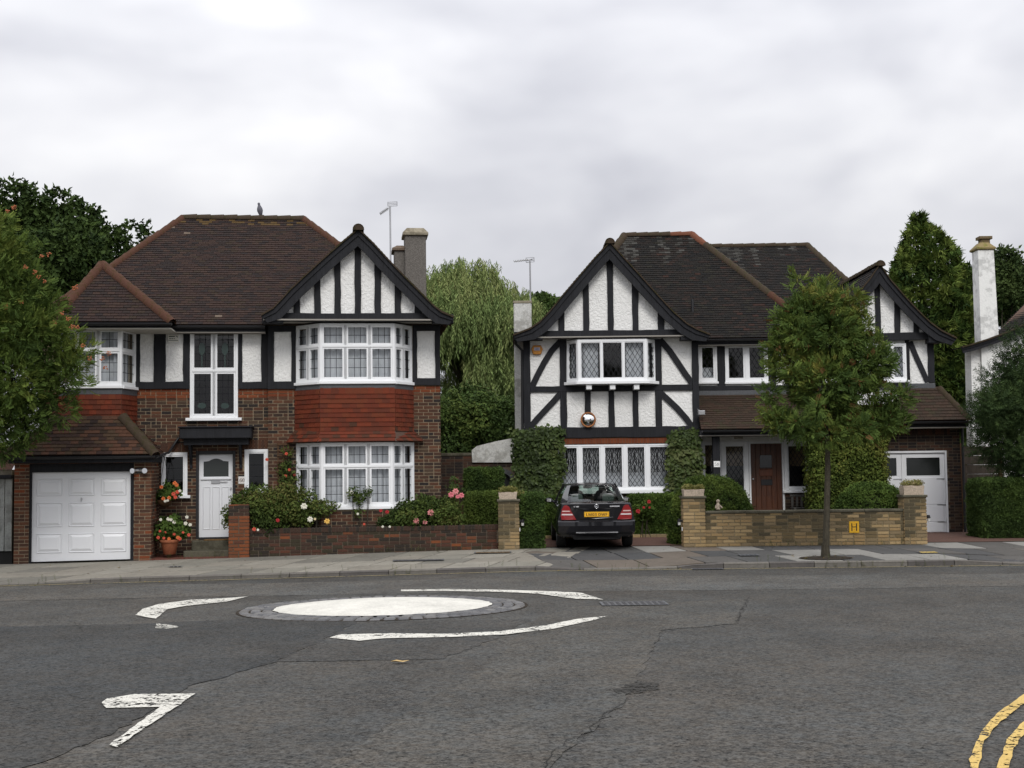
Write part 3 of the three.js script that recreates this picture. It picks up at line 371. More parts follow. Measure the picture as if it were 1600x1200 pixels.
// a window in a plane: u to the right, v up, w outwards. cols and rows are shares; cells become casements with panes
function windowUnit(parent, Mx, u0, u1, v0, v1, o = {}) {
  const { cols = [1], rows = [1], frame = 0.055, mull = 0.055, cas = 0.04, lead = 'square', lu = 0.14, lv = 0.19, curtain = null, sill = 0.06, deep = 0.09, recess = 0, mat = M.upvc, sillOut = 0.07, name = 'window', curtainTop = 1, valance = false, ends = 0.05, casAll = true } = o;
  const fr = new MB(Mx), z0 = recess - deep, z1 = recess, panes = [], ld = new MB(Mx), iu0 = u0 + frame, iu1 = u1 - frame, iv0 = v0 + frame, iv1 = v1 - frame;
  fr.cbox(u0, iu0, v0, v1, z0, z1, 0.006); fr.cbox(iu1, u1, v0, v1, z0, z1, 0.006); fr.cbox(iu0 - 0.001, iu1 + 0.001, iv1, v1, z0, z1 - 0.002, 0.006); fr.cbox(iu0 - 0.001, iu1 + 0.001, v0, iv0, z0, z1 - 0.002, 0.006);
  const tw = iu1 - iu0 - mull * (cols.length - 1), th = iv1 - iv0 - mull * (rows.length - 1), cs = cols.reduce((a, b) => a + b), rs = rows.reduce((a, b) => a + b); let v = iv0;
  rows.forEach((rh, j) => {
    const h = th * rh / rs; let u = iu0;
    cols.forEach((cw, i) => {
      const w = tw * cw / cs, a = u + cas, b = u + w - cas, c = v + cas, d = v + h - cas;
      if (cas > 0) { fr.cbox(u, a, v, v + h, z0 + 0.02, z1 - 0.012, 0.004); fr.cbox(b, u + w, v, v + h, z0 + 0.02, z1 - 0.012, 0.004); fr.cbox(a - 0.001, b + 0.001, v, c, z0 + 0.02, z1 - 0.013, 0.004); fr.cbox(a - 0.001, b + 0.001, d, v + h, z0 + 0.02, z1 - 0.013, 0.004); }
      panes.push([a, b, c, d]); const zl = z1 - 0.04, t = 0.006;
      if (lead === 'square') { const nu = Math.max(1, Math.round((b - a) / lu)), nv = Math.max(1, Math.round((d - c) / lv)); for (let k = 1; k < nu; k++) { const x = lerp(a, b, k / nu); ld.box(x - t, x + t, c, d, zl, zl + 0.008); } for (let k = 1; k < nv; k++) { const y = lerp(c, d, k / nv); ld.box(a, b, y - t, y + t, zl + 0.0015, zl + 0.009); } }
      if (lead === 'diamond') { const s = lu, sl = lv / lu, H = d - c, seg = (x, dir) => { let p = [x, c], q = [x + dir * H / sl, d]; const cl = X => { const f = (X - p[0]) / (q[0] - p[0]); return [X, p[1] + (q[1] - p[1]) * f]; }; if (Math.max(p[0], q[0]) < a || Math.min(p[0], q[0]) > b) return; if (p[0] < a) p = cl(a); if (p[0] > b) p = cl(b); if (q[0] < a) q = cl(a); if (q[0] > b) q = cl(b); if (Math.hypot(q[0] - p[0], q[1] - p[1]) > 0.03) ld.bar(p[0], p[1], q[0], q[1], t * 2, zl + (dir > 0 ? 0 : 0.0015), zl + (dir > 0 ? 0.008 : 0.0095)); }; for (let x = a - H / sl - s; x < b + H / sl + s; x += s) { const xs = a + Math.round((x - a) / s) * s + s / 2; seg(xs, 1); seg(xs, -1); } }
      u += w; if (i < cols.length - 1) { fr.cbox(u, u + mull, iv0 - 0.001, iv1 + 0.001, z0, z1 - 0.001, 0.006); u += mull; }
    });
    v += h; if (j < rows.length - 1) { fr.cbox(iu0 - 0.001, iu1 + 0.001, v, v + mull, z0, z1 + 0.004, 0.006); v += mull; }
  });
  const win = fr.build(name, mat, parent);
  for (const [a, b, c, d] of panes) { const p = new MB(Mx); p.quad(V(a - 0.004, c - 0.004, z1 - 0.044), V(b + 0.004, c - 0.004, z1 - 0.044), V(b + 0.004, d + 0.004, z1 - 0.044), V(a - 0.004, d + 0.004, z1 - 0.044)); p.build('pane', M.glass, win); }
  if (ld.p.length) ld.build('leading', M.leading, win);
  if (sill) new MB(Mx).cbox(u0 - ends, u1 + ends, v0 - sill, v0 - 0.001, z0, z1 + sillOut, 0.008).build('sill', mat, win);
  if (curtain) {
    const cu = new MB(Mx), R = rng(Math.round((u0 + v0) * 1000) + 77), sheetAt = (a, b, c, d, ph, amp = 0.018, fr2 = 34) => { const n = Math.max(4, Math.round((b - a) / 0.022)); const f = x => z0 - 0.1 + Math.sin(x * fr2 + ph) * amp + Math.sin(x * 19.3 + ph * 2) * amp * 0.6; for (let k = 0; k < n; k++) { const p = lerp(a, b, k / n), q = lerp(a, b, (k + 1) / n); cu.quad(V(p, c, f(p)), V(q, c, f(q)), V(q, d, f(q)), V(p, d, f(p))); } };
    if (curtain === 'net') sheetAt(u0, u1, v0, lerp(v0, v1, curtainTop), R() * 6);
    if (curtain === 'half') { sheetAt(u0, u1, v0, lerp(v0, v1, 0.38), R() * 6, 0.012); }
    if (curtain === 'sides') { const w = (u1 - u0) * 0.3; sheetAt(u0, u0 + w, v0, v1, 1); sheetAt(u1 - w, u1, v0, v1, 2); }
    cu.build('curtain', o.curtainMat || M.net, win);
  }
  return win;
}
// timber members on a front
function timber(parent, F, z, px0, py0, px1, py1, out = 0.045, Mx) { const r = F.rect(px0, py0, px1, py1, z), R = rng(Math.round(px0 * 7 + py0 * 13)), j = () => (R() - 0.5) * 0.016, L = [], tall = r.y1 - r.y0 > r.x1 - r.x0, n = 1 + Math.round(Math.max(r.y1 - r.y0, r.x1 - r.x0) / 0.3); for (let k = 0; k <= n; k++) L.push(tall ? [r.x0 + j(), lerp(r.y0, r.y1, k / n)] : [lerp(r.x0, r.x1, k / n), r.y1 + j()]); for (let k = n; k >= 0; k--) L.push(tall ? [r.x1 + j(), lerp(r.y0, r.y1, k / n)] : [lerp(r.x0, r.x1, k / n), r.y0 + j()]); return new MB().ext(L, z - 0.02, z + out, [], 0.006).build('timber', M.timber, parent); }
function panel(parent, F, z, px0, py0, px1, py1, out = 0.015) { const r = F.rect(px0, py0, px1, py1, z); return new MB().box(r.x0, r.x1, r.y0, r.y1, z - 0.02, z + out).build('render_panel', M.render, parent); }
const brickTones1 = [[0.112, 0.054, 0.035], [0.085, 0.046, 0.033], [0.056, 0.038, 0.031], [0.038, 0.031, 0.029], [0.15, 0.07, 0.042], [0.09, 0.06, 0.042], [0.22, 0.066, 0.03], [0.19, 0.055, 0.026], [0.25, 0.08, 0.036]];
const brickGeo1 = toneBoxes(brickTones1, 21);
const tileTones1 = [[0.034, 0.02, 0.0175], [0.042, 0.024, 0.019], [0.028, 0.019, 0.0165], [0.048, 0.028, 0.021], [0.024, 0.017, 0.016], [0.038, 0.025, 0.0165], [0.17, 0.13, 0.1], [0.1, 0.062, 0.022]];
const tileGeo1 = toneBoxes(tileTones1, 22);
const hungGeo = toneBoxes([[0.168, 0.037, 0.018], [0.145, 0.034, 0.018], [0.185, 0.041, 0.019], [0.125, 0.034, 0.019], [0.165, 0.043, 0.02], [0.08, 0.036, 0.022]], 23);
// a gable verge: board following a line of pixels, with the roof slopes running back from it
function verge(line, w, z0, z1, parent, name = 'bargeboard') { const up = line, dn = line.map((p, i) => { const a = line[Math.max(0, i - 1)], c = line[Math.min(line.length - 1, i + 1)], dx = c[0] - a[0], dy = c[1] - a[1], l = Math.hypot(dx, dy); let nx = -dy / l, ny = dx / l; if (ny > 0) { nx = -nx; ny = -ny; } return [p[0] + nx * w, Math.max(p[1] + ny * w, Math.min(line[0][1], line.at(-1)[1]) - 0.15)]; }); new MB().ext([...up, ...line.map((p, i) => [lerp(p[0], dn[i][0], 0.36), Math.max(lerp(p[1], dn[i][1], 0.36), Math.min(line[0][1], line.at(-1)[1]) - 0.06)]).reverse()], z1, z1 + 0.03).build('verge_moulding', M.timber, parent); const e = line.map(p => [p[0], p[1] + 0.045]); new MB().ext([...e, ...line.map(p => [p[0], p[1] + 0.001]).reverse()], z0 - 0.05, z1 + 0.075).build('verge_edge', M.ridgeDark, parent); return new MB().ext([...up, ...dn.reverse()], z0, z1).build(name, M.timber, parent); }
function pipe(parent, pts, r, name = 'downpipe', mat = M.black) { return new MB().tube(pts, r, 8).build(name, mat, parent); }
function gutter(parent, a, b, r = 0.06) { const mb = new MB(), d = b.clone().sub(a).normalize(), s = d.clone().cross(UP), N = 8; for (let i = 0; i < N; i++) { const q = Math.PI + i / N * Math.PI, q1 = Math.PI + (i + 1) / N * Math.PI, f = (o, t, rr) => o.clone().addScaledVector(s, Math.cos(t) * rr).addScaledVector(UP, Math.sin(t) * rr); mb.quad(f(a, q, r), f(b, q, r), f(b, q1, r), f(a, q1, r)); mb.quad(f(a, q, r - 0.006), f(b, q, r - 0.006), f(b, q1, r - 0.006), f(a, q1, r - 0.006)); } return mb.build('gutter', M.black, parent); }
// ---------------------------------------------------------------- brick house with the garage
let aerialKit;
const F1 = new Frame(at(235, 870, 29.5).setY(0), Math.atan(0.1228));
{
  const F = F1, zG = 0, zW = -1.25, zR = -1.1, zB = -0.45, base = F.pt(420, 850, -1.25).setY(-0.1);
  const h = thing('brick_house', 'red brick house with white leaded bays, timbered gable and attached garage', 'house', base, F);
  const bricks = [], garageBricks = [], P = (px, py, z) => F.pt(px, py, z), rc = (...a) => F.rect(...a);
  const groundAt = v => { const w = F.world(v); return groundY(w.x, -w.z); };
  const eaveY = P(400, 508, -0.95).y, xL = P(62, 620, zW).x, xS = P(419, 620, zR).x, xR = P(688, 650, zR).x, zBack = -8.4;
  // openings of the hall front
  const oW = rc(297, 514, 372, 655, zW), oL = rc(252, 707, 293, 776, zW), oD = rc(306, 704, 368, 842, zW), oR = rc(382, 702, 422, 771, zW); oR.x1 = Math.min(oR.x1, xS - 0.01);
  const pickMain = (R, u, v) => { const r = R(); return r < 0.27 ? 0 : r < 0.5 ? 1 : r < 0.7 ? 2 : r < 0.84 ? 3 : r < 0.9 ? 4 : 5; };
  const bandTop = P(330, 607, zW).y, bandLow = P(330, 622, zW).y;
  const wall = new MB();
  wall.ext([[xL, -0.4], [xS + 0.1, -0.4], [xS + 0.1, eaveY + 0.05], [xL, eaveY + 0.05]], zW - 0.24, zW - 0.004, [oW, oL, oD, oR].map(holeP));
  const wallM = wall.build('wall', M.mortar, h);
  const IM = z => new THREE.Matrix4().makeTranslation(0, 0, z);
  const gy = 0.0;
  brickCourse(bricks, IM(zW), P(212, 700, zW).x, xS, -0.25, bandLow, [oW, oL, oD, oR], { seed: 101, pick: pickMain });
  brickCourse(bricks, IM(zW), xL, P(95, 620, zW).x, P(70, 690, zW).y, P(70, 624, zW).y, [], { seed: 102, pick: pickMain });
  brickCourse(bricks, IM(zW), xL, P(95, 620, zW).x, P(70, 624, zW).y, P(70, 611, zW).y, [], { seed: 103, pick: R => 6 + Math.floor(R() * 3) });
  brickCourse(bricks, IM(zW + 0.006), P(212, 615, zW).x, xS, bandLow + 0.005, bandTop, [oW], { seed: 104, pick: R => 6 + Math.floor(R() * 3) });
  soldier(bricks, IM(zW + 0.004), oR.x0 - 0.06, xS - 0.02, oR.y1 + 0.01, oR.y1 + 0.22, 0, 2, 7); soldier(bricks, IM(zW + 0.004), oL.x0 - 0.02, oL.x1 + 0.1, oL.y1 + 0.01, oL.y1 + 0.22, 0, 2, 8);
  // wing with the gable
  const uL = P(461, 550, zR), uR = P(645, 550, zR), lL = P(462, 740, zR), lR = P(648, 740, zR), gAp = P(559, 379, zB);
  const wing = new MB(); const hB = { x0: uL.x + 0.06, x1: uR.x - 0.06, y0: P(555, 597, zR).y, y1: eaveY - 0.1 }, hB2 = { x0: lL.x + 0.06, x1: lR.x - 0.06, y0: P(555, 790, zR).y, y1: P(555, 694, zR).y };
  wing.ext([[xS, -0.4], [xR, -0.4], [xR, eaveY + 0.05], [xS, eaveY + 0.05]], zR - 0.24, zR - 0.004, [hB, hB2].map(holeP));
  const wingM = wing.build('wall', M.mortar, h);
  const bandW = P(435, 607, zR).y, bandW2 = P(435, 620, zR).y, bandX = P(668, 602, zR).y, bandX2 = P(668, 613, zR).y;
  brickCourse(bricks, IM(zR), xS, lL.x + 0.1, -0.25, bandW2, [], { seed: 105, pick: pickMain }); brickCourse(bricks, IM(zR), uR.x - 0.1, xR, -0.25, bandX2, [], { seed: 106, pick: pickMain });
  brickCourse(bricks, IM(zR + 0.006), xS, uL.x + 0.05, bandW2 + 0.005, bandW, [], { seed: 107, pick: R => 6 + Math.floor(R() * 3) }); brickCourse(bricks, IM(zR + 0.006), uR.x - 0.05, xR, bandX2 + 0.005, bandX, [], { seed: 108, pick: R => 6 + Math.floor(R() * 3) });
  // the shell behind: sides, back, ceiling
  const shell = new MB(); shell.box(xL - 0.02, xL + 0.22, -0.4, eaveY, zBack, zW - 0.25); shell.box(xR - 0.24, xR, -0.4, eaveY, zBack, zR - 0.245); shell.box(xL + 0.23, xR - 0.25, -0.4, eaveY, zBack, zBack + 0.24); shell.build('outer_wall', M.mortarDark, h);
  const sideB = planeM(V(xR, 0, zR), V(0, 0, -1)); brickCourse(bricks, sideB, 0.01, 3, -0.25, eaveY - 0.1, [], { seed: 109, pick: pickMain });
  const slabs = new MB(); slabs.box(xL + 0.25, xR - 0.27, eaveY - 0.25, eaveY - 0.1, zBack + 0.25, zR - 0.26); slabs.box(xL + 0.25, xR - 0.27, 2.55, 2.75, zBack + 0.25, zR - 0.26); slabs.box(xL + 0.25, xR - 0.27, -0.2, 0.0, zBack + 0.25, zR - 0.26); slabs.box(xL + 0.25, xR - 0.27, 0.0, eaveY - 0.3, -4.6, -4.4); slabs.build('floor', M.room, h);
  // black framing and white panels, upper storey
  for (const [a, b] of [[219, 240.5], [259, 286.5], [378.5, 408.5]]) panel(h, F, zW, a, 519.5, b, 597);
  panel(h, F, zR, 428, 518, 455.5, 597); panel(h, F, zR, 651.5, 517, 680, 591);
  for (const [a, b] of [[212, 219.2], [240.3, 259.2], [286.3, 297], [372, 378.7], [408.3, 419.5]]) timber(h, F, zW, a, 512, b, 607, 0.05);
  for (const [a, b] of [[418.5, 428.2], [455.3, 462]]) timber(h, F, zR, a, 510, b, 607, 0.05);
  for (const [a, b] of [[645, 651.7], [679.8, 687.6]]) timber(h, F, zR, a, 509, b, 601, 0.05);
  timber(h, F, zW, 212, 510, 297, 520, 0.055); timber(h, F, zW, 372, 510, 419, 520, 0.055); timber(h, F, zW, 212, 596.5, 297, 608, 0.06); timber(h, F, zW, 372, 596.5, 419, 608, 0.06);
  timber(h, F, zR, 418.5, 509, 462, 518.5, 0.055); timber(h, F, zR, 418.5, 596.5, 462, 608, 0.06); timber(h, F, zR, 645, 508, 687.6, 517.5, 0.055); timber(h, F, zR, 645, 590.5, 687.6, 602, 0.06);
  // staircase window and the two small ones
  windowUnit(h, IM(zW), oW.x0, oW.x1, oW.y0 + 0.03, oW.y1, { cols: [1, 1], rows: [0.53, 0.47], lead: 'square', lu: 0.12, lv: 0.16, frame: 0.05, cas: 0.045, recess: 0.05, sill: 0.07, ends: 0.09 });
  windowUnit(h, IM(zW), oL.x0, oL.x1, oL.y0 + 0.03, oL.y1, { lead: 'square', lu: 0.3, lv: 0.24, frame: 0.07, cas: 0.03, recess: 0.03, sill: 0.07, ends: 0.07 });
  windowUnit(h, IM(zW), oR.x0, oR.x1, oR.y0 + 0.03, oR.y1, { lead: 'square', lu: 0.3, lv: 0.24, frame: 0.07, cas: 0.03, recess: 0.03, sill: 0.07, ends: 0.02 });
  // stained glass motifs in the staircase lights
  { const g = new MB(), gm = std(lin(0.02, 0.04, 0.035), 0.4); for (const px of [315.5, 351.5]) { const c = P(px, 545, zW + 0.02), m = new MB(); m.tube([V(c.x, c.y + 0.16, c.z), V(c.x, c.y - 0.16, c.z)], 0.001, 4); for (let k = 0; k < 10; k++) { const a = k / 10 * 6.283, b = (k + 1) / 10 * 6.283; g.tri(V(c.x, c.y, c.z), V(c.x + Math.cos(a) * 0.075, c.y + Math.sin(a) * 0.15, c.z), V(c.x + Math.cos(b) * 0.075, c.y + Math.sin(b) * 0.15, c.z)); } g.box(c.x - 0.015, c.x + 0.015, c.y - 0.42, c.y - 0.15, c.z - 0.001, c.z + 0.001); const d = P(px, 634, zW + 0.02); for (let k = 0; k < 8; k++) { const a = k / 8 * 6.283, b = (k + 1) / 8 * 6.283; g.tri(V(d.x, d.y, d.z), V(d.x + Math.cos(a) * 0.1, d.y + Math.sin(a) * 0.07, d.z), V(d.x + Math.cos(b) * 0.1, d.y + Math.sin(b) * 0.07, d.z)); } } g.build('stained_glass', gm, h); }
  // bays: front plane with splayed sides
  function bay(fl, fr, wl, wr, yTop, yLow, spec) {           // front corners at zB, wall corners at the wall
    const A = V(wl.x, 0, wl.z), B = V(fl, 0, zB), C = V(fr, 0, zB), D = V(wr.x, 0, wr.z), L = B.distanceTo(C), s1 = A.distanceTo(B), s2 = C.distanceTo(D);
    const common = { frame: 0.05, mull: 0.055, cas: 0.04, rows: spec.rows, lead: 'square', lu: 0.145, lv: 0.2, curtain: 'net', sill: 0.07, sillOut: 0.06, ends: 0.02, curtainMat: spec.mat };
    windowUnit(h, planeM(B, C.clone().sub(B)), 0, L, yLow + 0.07, yTop, { ...common, cols: [1, 1, 1], ends: 0.035 });
    windowUnit(h, planeM(A, B.clone().sub(A)), 0.01, s1 - 0.005, yLow + 0.068, yTop, { ...common, cols: [1, 1], ends: 0.0 });
    windowUnit(h, planeM(C, D.clone().sub(C)), 0.005, s2 - 0.01, yLow + 0.068, yTop, { ...common, cols: [1, 1], ends: 0.0 });
    return [A, B, C, D];
  }
  const up = (px, py) => P(px, py, zB), uy1 = up(558, 505).y, uy0 = up(558, 600).y, ly1 = up(558, 691).y, ly0 = up(558, 796).y;
  bay(up(500, 550).x, up(616.5, 550).x, uL, uR, uy1, uy0, { rows: [0.62, 0.38], mat: M.net });
  const corners = bay(up(502, 740).x, up(613.5, 740).x, lL, lR, ly1, ly0, { rows: [0.64, 0.36], mat: M.net });
  // ceilings, floor and roof boards of the bay
  const bayPoly = (o, y) => [V(uL.x, y, zR), V(up(500, 550).x, y, zB + o), V(up(616.5, 550).x, y, zB + o), V(uR.x, y, zR)];
  { const s = new MB(); for (const y of [uy0 - 0.1, uy1 + 0.02, ly1 + 0.03, ly0 - 0.02]) s.poly(bayPoly(-0.02, y)); s.build('bay_floor', M.room, h); }
  { const b = new MB(), lb = (A, B, y0, y1, o) => { const Mx = planeM(A, B.clone().sub(A)); b.M = Mx; b.box(-0.01, A.distanceTo(B) + 0.01, y0, y1, -0.03, o); b.M = null; }; const q = bayPoly(0, 0), yb = up(558, 607.5).y; lb(q[0], q[1], yb, uy0 - 0.005, 0.015); lb(q[1], q[2], yb, uy0 - 0.004, 0.015); lb(q[2], q[3], yb, uy0 - 0.005, 0.015); b.build('lead_flashing', M.lead, h); }
  // brick base under the lower bay
  { const b = new MB(), c = corners; [[0, 1], [1, 2], [2, 3]].forEach(([i, j], k) => { const Mx = planeM(c[i], c[j].clone().sub(c[i])); b.M = Mx; b.box(0, c[i].distanceTo(c[j]), -0.3, ly0 - 0.005, -0.2, -0.006); b.M = null; brickCourse(bricks, Mx, 0, c[i].distanceTo(c[j]), -0.25, ly0 - 0.01, [], { seed: 110 + k, pick: pickMain }); }); b.build('bay_plinth', M.mortar, h); }
  // tile hanging between the storeys, flared at the foot
  function hanging(cTop, cLow, y1, y0, seed, parent) { const list = [], back = new MB(), lp = (a, b, t) => a.clone().lerp(b, t); const yf = lerp(y0, y1, 0.2); for (let i = 0; i < cTop.length - 1; i++) { const T0 = cTop[i].clone().setY(y1), T1 = cTop[i + 1].clone().setY(y1), m0 = cTop[i].clone().setY(yf), m1 = cTop[i + 1].clone().setY(yf), l0 = cLow[i].clone().setY(y0), l1 = cLow[i + 1].clone().setY(y0); const dark = (R, c) => { const f = smooth(0.5, 0.1, (c.y - y0) / (y1 - y0)); return R() < f * 0.55 ? (R() < 0.4 ? 5 : 3) : Math.floor(R() * 5); }; tileSlope(list, back, [m0, m1, T1, T0], { gauge: 0.108, wide: 0.165, seed: seed + i, pick: dark, lift: 0.015, wt: i === 1 ? 1 : 0, tilt: 0.14 }); tileSlope(list, back, [l0, l1, m1, m0], { gauge: 0.1, wide: 0.165, seed: seed + 9 + i, pick: dark, lift: 0.015, wt: i === 1 ? 1 : 0, tilt: 0.14 }); } const m = back.build('tile_hanging', M.under, parent); pieces(m, 'hanging_tile', list, hungGeo, M.tile, 300); return m; }
  const q0 = bayPoly(0.01, 0), q1 = [V(P(447, 688, zR).x, 0, zR + 0.05), V(up(497, 688).x, 0, zB + 0.16), V(up(619, 688).x, 0, zB + 0.16), V(P(664, 688, zR).x, 0, zR + 0.05)];
  hanging(q0, q1, up(558, 608).y, up(558, 690).y, 300, h);
  { const b = new MB(); b.poly(q1.map(p => p.clone().setY(up(558, 690).y))); b.build('bay_soffit', M.wood, h); }
  // gable over the bay
  const zV = -0.2, gl = [[559.6, 359.5], [533, 381.8], [507.5, 404], [482, 427.5], [454, 454], [439.5, 470], [427, 483], [408, 494]], gr = [[559.6, 359.5], [584, 383], [605, 406], [631, 433], [656, 458], [677.5, 479.6], [690, 489], [709, 497]];
  const toV = a => a.map(p => { const v = P(p[0], p[1], zV); return [v.x, v.y]; });
  verge(toV(gl), 0.27, zV - 0.05, zV, h); verge(toV(gr), 0.27, zV - 0.052, zV - 0.002, h);
  { const face = new MB(), l = P(440, 493, zB), r = P(682, 493, zB), a = P(559.5, 366, zB); face.ext([[l.x, l.y], [r.x, r.y], [a.x, a.y]], zB - 0.15, zB); face.build('gable_wall', M.render, h); }
  for (const px of [464, 496, 527.5, 559, 590, 621.5, 652.5]) { const top = 383 + Math.abs(px - 559) * 0.98; timber(h, F, zB, px - 5, Math.min(486, top - 8), px + 5, 492, 0.04); }
  timber(h, F, zB, 436, 490, 684, 503, 0.09);
  { const s = new MB(); const a = P(412, 500, zB), b = P(706, 500, zB); s.box(a.x, b.x, a.y - 0.03, a.y, zR, zB + 0.24); s.build('soffit', M.soffit, h); for (const [p0, p1] of [[409, 442], [676, 709]]) { const r = rc(p0, 492, p1, 503, zV); new MB().cbox(r.x0, r.x1, r.y0 - 0.02, r.y1 + 0.02, zB - 0.1, zV - 0.055, 0.01).build('eaves_box', M.timber, h); } }
  // roofs
  const tiles = [], under = new MB(), yR = P(380, 341, -4.9).y, RL = P(286, 341, -4.9).setY(yR), RR = P(474, 341, -4.9).setY(yR), EL = P(42, 505, -0.9).setY(eaveY), ER = V(P(700, 505, -0.9).x, eaveY, -0.9), BL = V(EL.x, eaveY, -8.9), BR = V(ER.x, eaveY, -8.9);
  const pickRoof = (R, c) => { const r = R(), n = fbm(c.x * 0.6, c.y * 0.6, 3.3, 3); if (c.y > yR - 0.22 && r < 0.3) return 7; return r < 0.003 ? 6 : r < 0.22 + n * 0.4 ? 0 : r < 0.45 ? 1 : r < 0.64 ? 2 : r < 0.76 ? 3 : r < 0.9 ? 4 : 5; };
  tileSlope(tiles, under, [EL, ER, RR, RL], { seed: 401, pick: pickRoof, wt: 1 }); tileSlope(tiles, under, [BL, EL, RL], { seed: 402, pick: pickRoof }); tileSlope(tiles, under, [ER, BR, RR], { seed: 403, pick: pickRoof }); under.poly([BR, BL, RL, RR]);
  // gable slopes running back
  const slopeBack = (line, zf, zb, seed) => { for (let i = 0; i + 1 < line.length; i++) { const a = V(line[i][0], line[i][1] + 0.02, zf), b = V(line[i + 1][0], line[i + 1][1] + 0.02, zf); tileSlope(tiles, under, [b, a, a.clone().setZ(zb), b.clone().setZ(zb)], { seed: seed + i, pick: pickRoof, wt: 0.2 }); } };
  slopeBack(toV(gl), zV + 0.04, -3.6, 410); slopeBack(toV(gr), zV + 0.04, -4.4, 420);
  // small hipped roof over the left bay
  const e0 = P(80, 503, -0.12), e1 = P(269, 503, -0.12), ap = P(160, 413, -1.7); e0.y = e1.y = (e0.y + e1.y) / 2;
  tileSlope(tiles, under, [e0, e1, ap], { seed: 430, pick: pickRoof, wt: 2 }); tileSlope(tiles, under, [e1, e1.clone().setZ(-2.2), ap.clone().setZ(-4), ap], { seed: 431, pick: pickRoof }); tileSlope(tiles, under, [e0.clone().setZ(-2.2), e0, ap, ap.clone().setZ(-4)], { seed: 432, pick: pickRoof });
  const roof = under.build('roof', M.under, h); pieces(roof, 'roof_tile', tiles, tileGeo1, M.tile, 300);
  const gt = toV(gl)[0];
  ridgeLine(roof, RL, RR, M.ridgeDark, { seed: 1 }); ridgeLine(roof, EL, RL, M.ridge, { seed: 2, size: 0.9 }); ridgeLine(roof, ER, RR, M.ridge, { seed: 3, size: 0.9 }); ridgeLine(roof, e0, ap, M.ridge, { seed: 4 }); ridgeLine(roof, e1, ap, M.ridge, { seed: 5 }); ridgeLine(roof, ap, ap.clone().setZ(-3.2), M.ridge, { seed: 6 }); ridgeLine(roof, V(gt[0], gt[1] + 0.03, -4.0), V(gt[0], gt[1] + 0.03, zV + 0.12), M.ridgeDark, { seed: 7 });
  // gutters, fascia
  { const a = P(266, 506, -0.86), b = P(414, 506, -0.86); gutter(h, V(a.x, eaveY - 0.03, -0.84), V(b.x, eaveY - 0.03, -0.84)); const f = new MB(); f.box(a.x - 0.2, b.x, eaveY - 0.16, eaveY - 0.01, -0.95, -0.9); f.build('fascia', M.timber, h); new MB().box(a.x - 0.2, b.x, eaveY - 0.18, eaveY - 0.161, zW, -0.9).build('soffit', M.soffit, h); gutter(h, V(e0.x, e0.y - 0.03, -0.06), V(e1.x, e1.y - 0.03, -0.06)); const f2 = new MB(); f2.box(e0.x + 0.05, e1.x - 0.05, e0.y - 0.13, e0.y - 0.005, -0.18, -0.13); f2.build('fascia', M.timber, h); const f3 = new MB(); f3.box(e0.x + 0.05, e1.x - 0.02, e0.y - 0.16, e0.y - 0.13, zW, -0.13); f3.build('soffit', std(lin(0.45, 0.43, 0.38), 0.8), h); }
  // left bay above the garage
  { const wl = P(92, 560, zW), wr = P(214, 560, zW), fl = P(116, 560, zB).x, fr = P(190, 560, zB).x, y1 = P(165, 512, zB).y, y0 = P(165, 607, zB).y, A = V(wl.x, 0, zW), B = V(fl, 0, zB), C = V(fr, 0, zB), D = V(wr.x, 0, zW); const common = { frame: 0.05, cas: 0.04, rows: [0.62, 0.38], lead: 'square', lu: 0.145, lv: 0.2, curtain: 'net', curtainMat: M.net, sill: 0.07, sillOut: 0.06 };
    windowUnit(h, planeM(B, C.clone().sub(B)), 0, B.distanceTo(C), y0 + 0.07, y1, { ...common, cols: [1, 1], ends: 0.035 }); windowUnit(h, planeM(A, B.clone().sub(A)), 0.01, A.distanceTo(B) - 0.005, y0 + 0.068, y1, { ...common, ends: 0 }); windowUnit(h, planeM(C, D.clone().sub(C)), 0.005, C.distanceTo(D) - 0.01, y0 + 0.068, y1, { ...common, ends: 0 });
    const q = [A, B, C, D], fl2 = new MB(); for (const y of [y0 - 0.05, y1 + 0.02]) fl2.poly(q.map(p => p.clone().setY(y))); fl2.build('bay_floor', M.room, h); const top = new MB(); for (let i = 0; i < 3; i++) { top.M = planeM(q[i], q[i + 1].clone().sub(q[i])); top.box(0, q[i].distanceTo(q[i + 1]), y1, e0.y - 0.13, -0.04, 0.0); top.M = null; } top.build('bay_head', std(lin(0.5, 0.48, 0.43), 0.8), h); const yb = P(165, 616, zB).y; const b = new MB(); for (let i = 0; i < 3; i++) { b.M = planeM(q[i], q[i + 1].clone().sub(q[i])); b.box(-0.01, q[i].distanceTo(q[i + 1]) + 0.01, yb, y0 - 0.005, -0.03, 0.015); b.M = null; } b.build('lead_flashing', M.lead, h); hanging(q.map(p => p.clone()), q.map(p => p.clone().add(V(0, 0, 0.02))), yb, P(165, 665, zB).y, 350, h); }
  // garage
  const gx0 = P(22, 800, zG).x, gx1 = P(236, 800, zG).x, gTop = P(130, 712, zG).y, dO = rc(45, 723, 209, 878, zG); dO.y0 = -0.3;
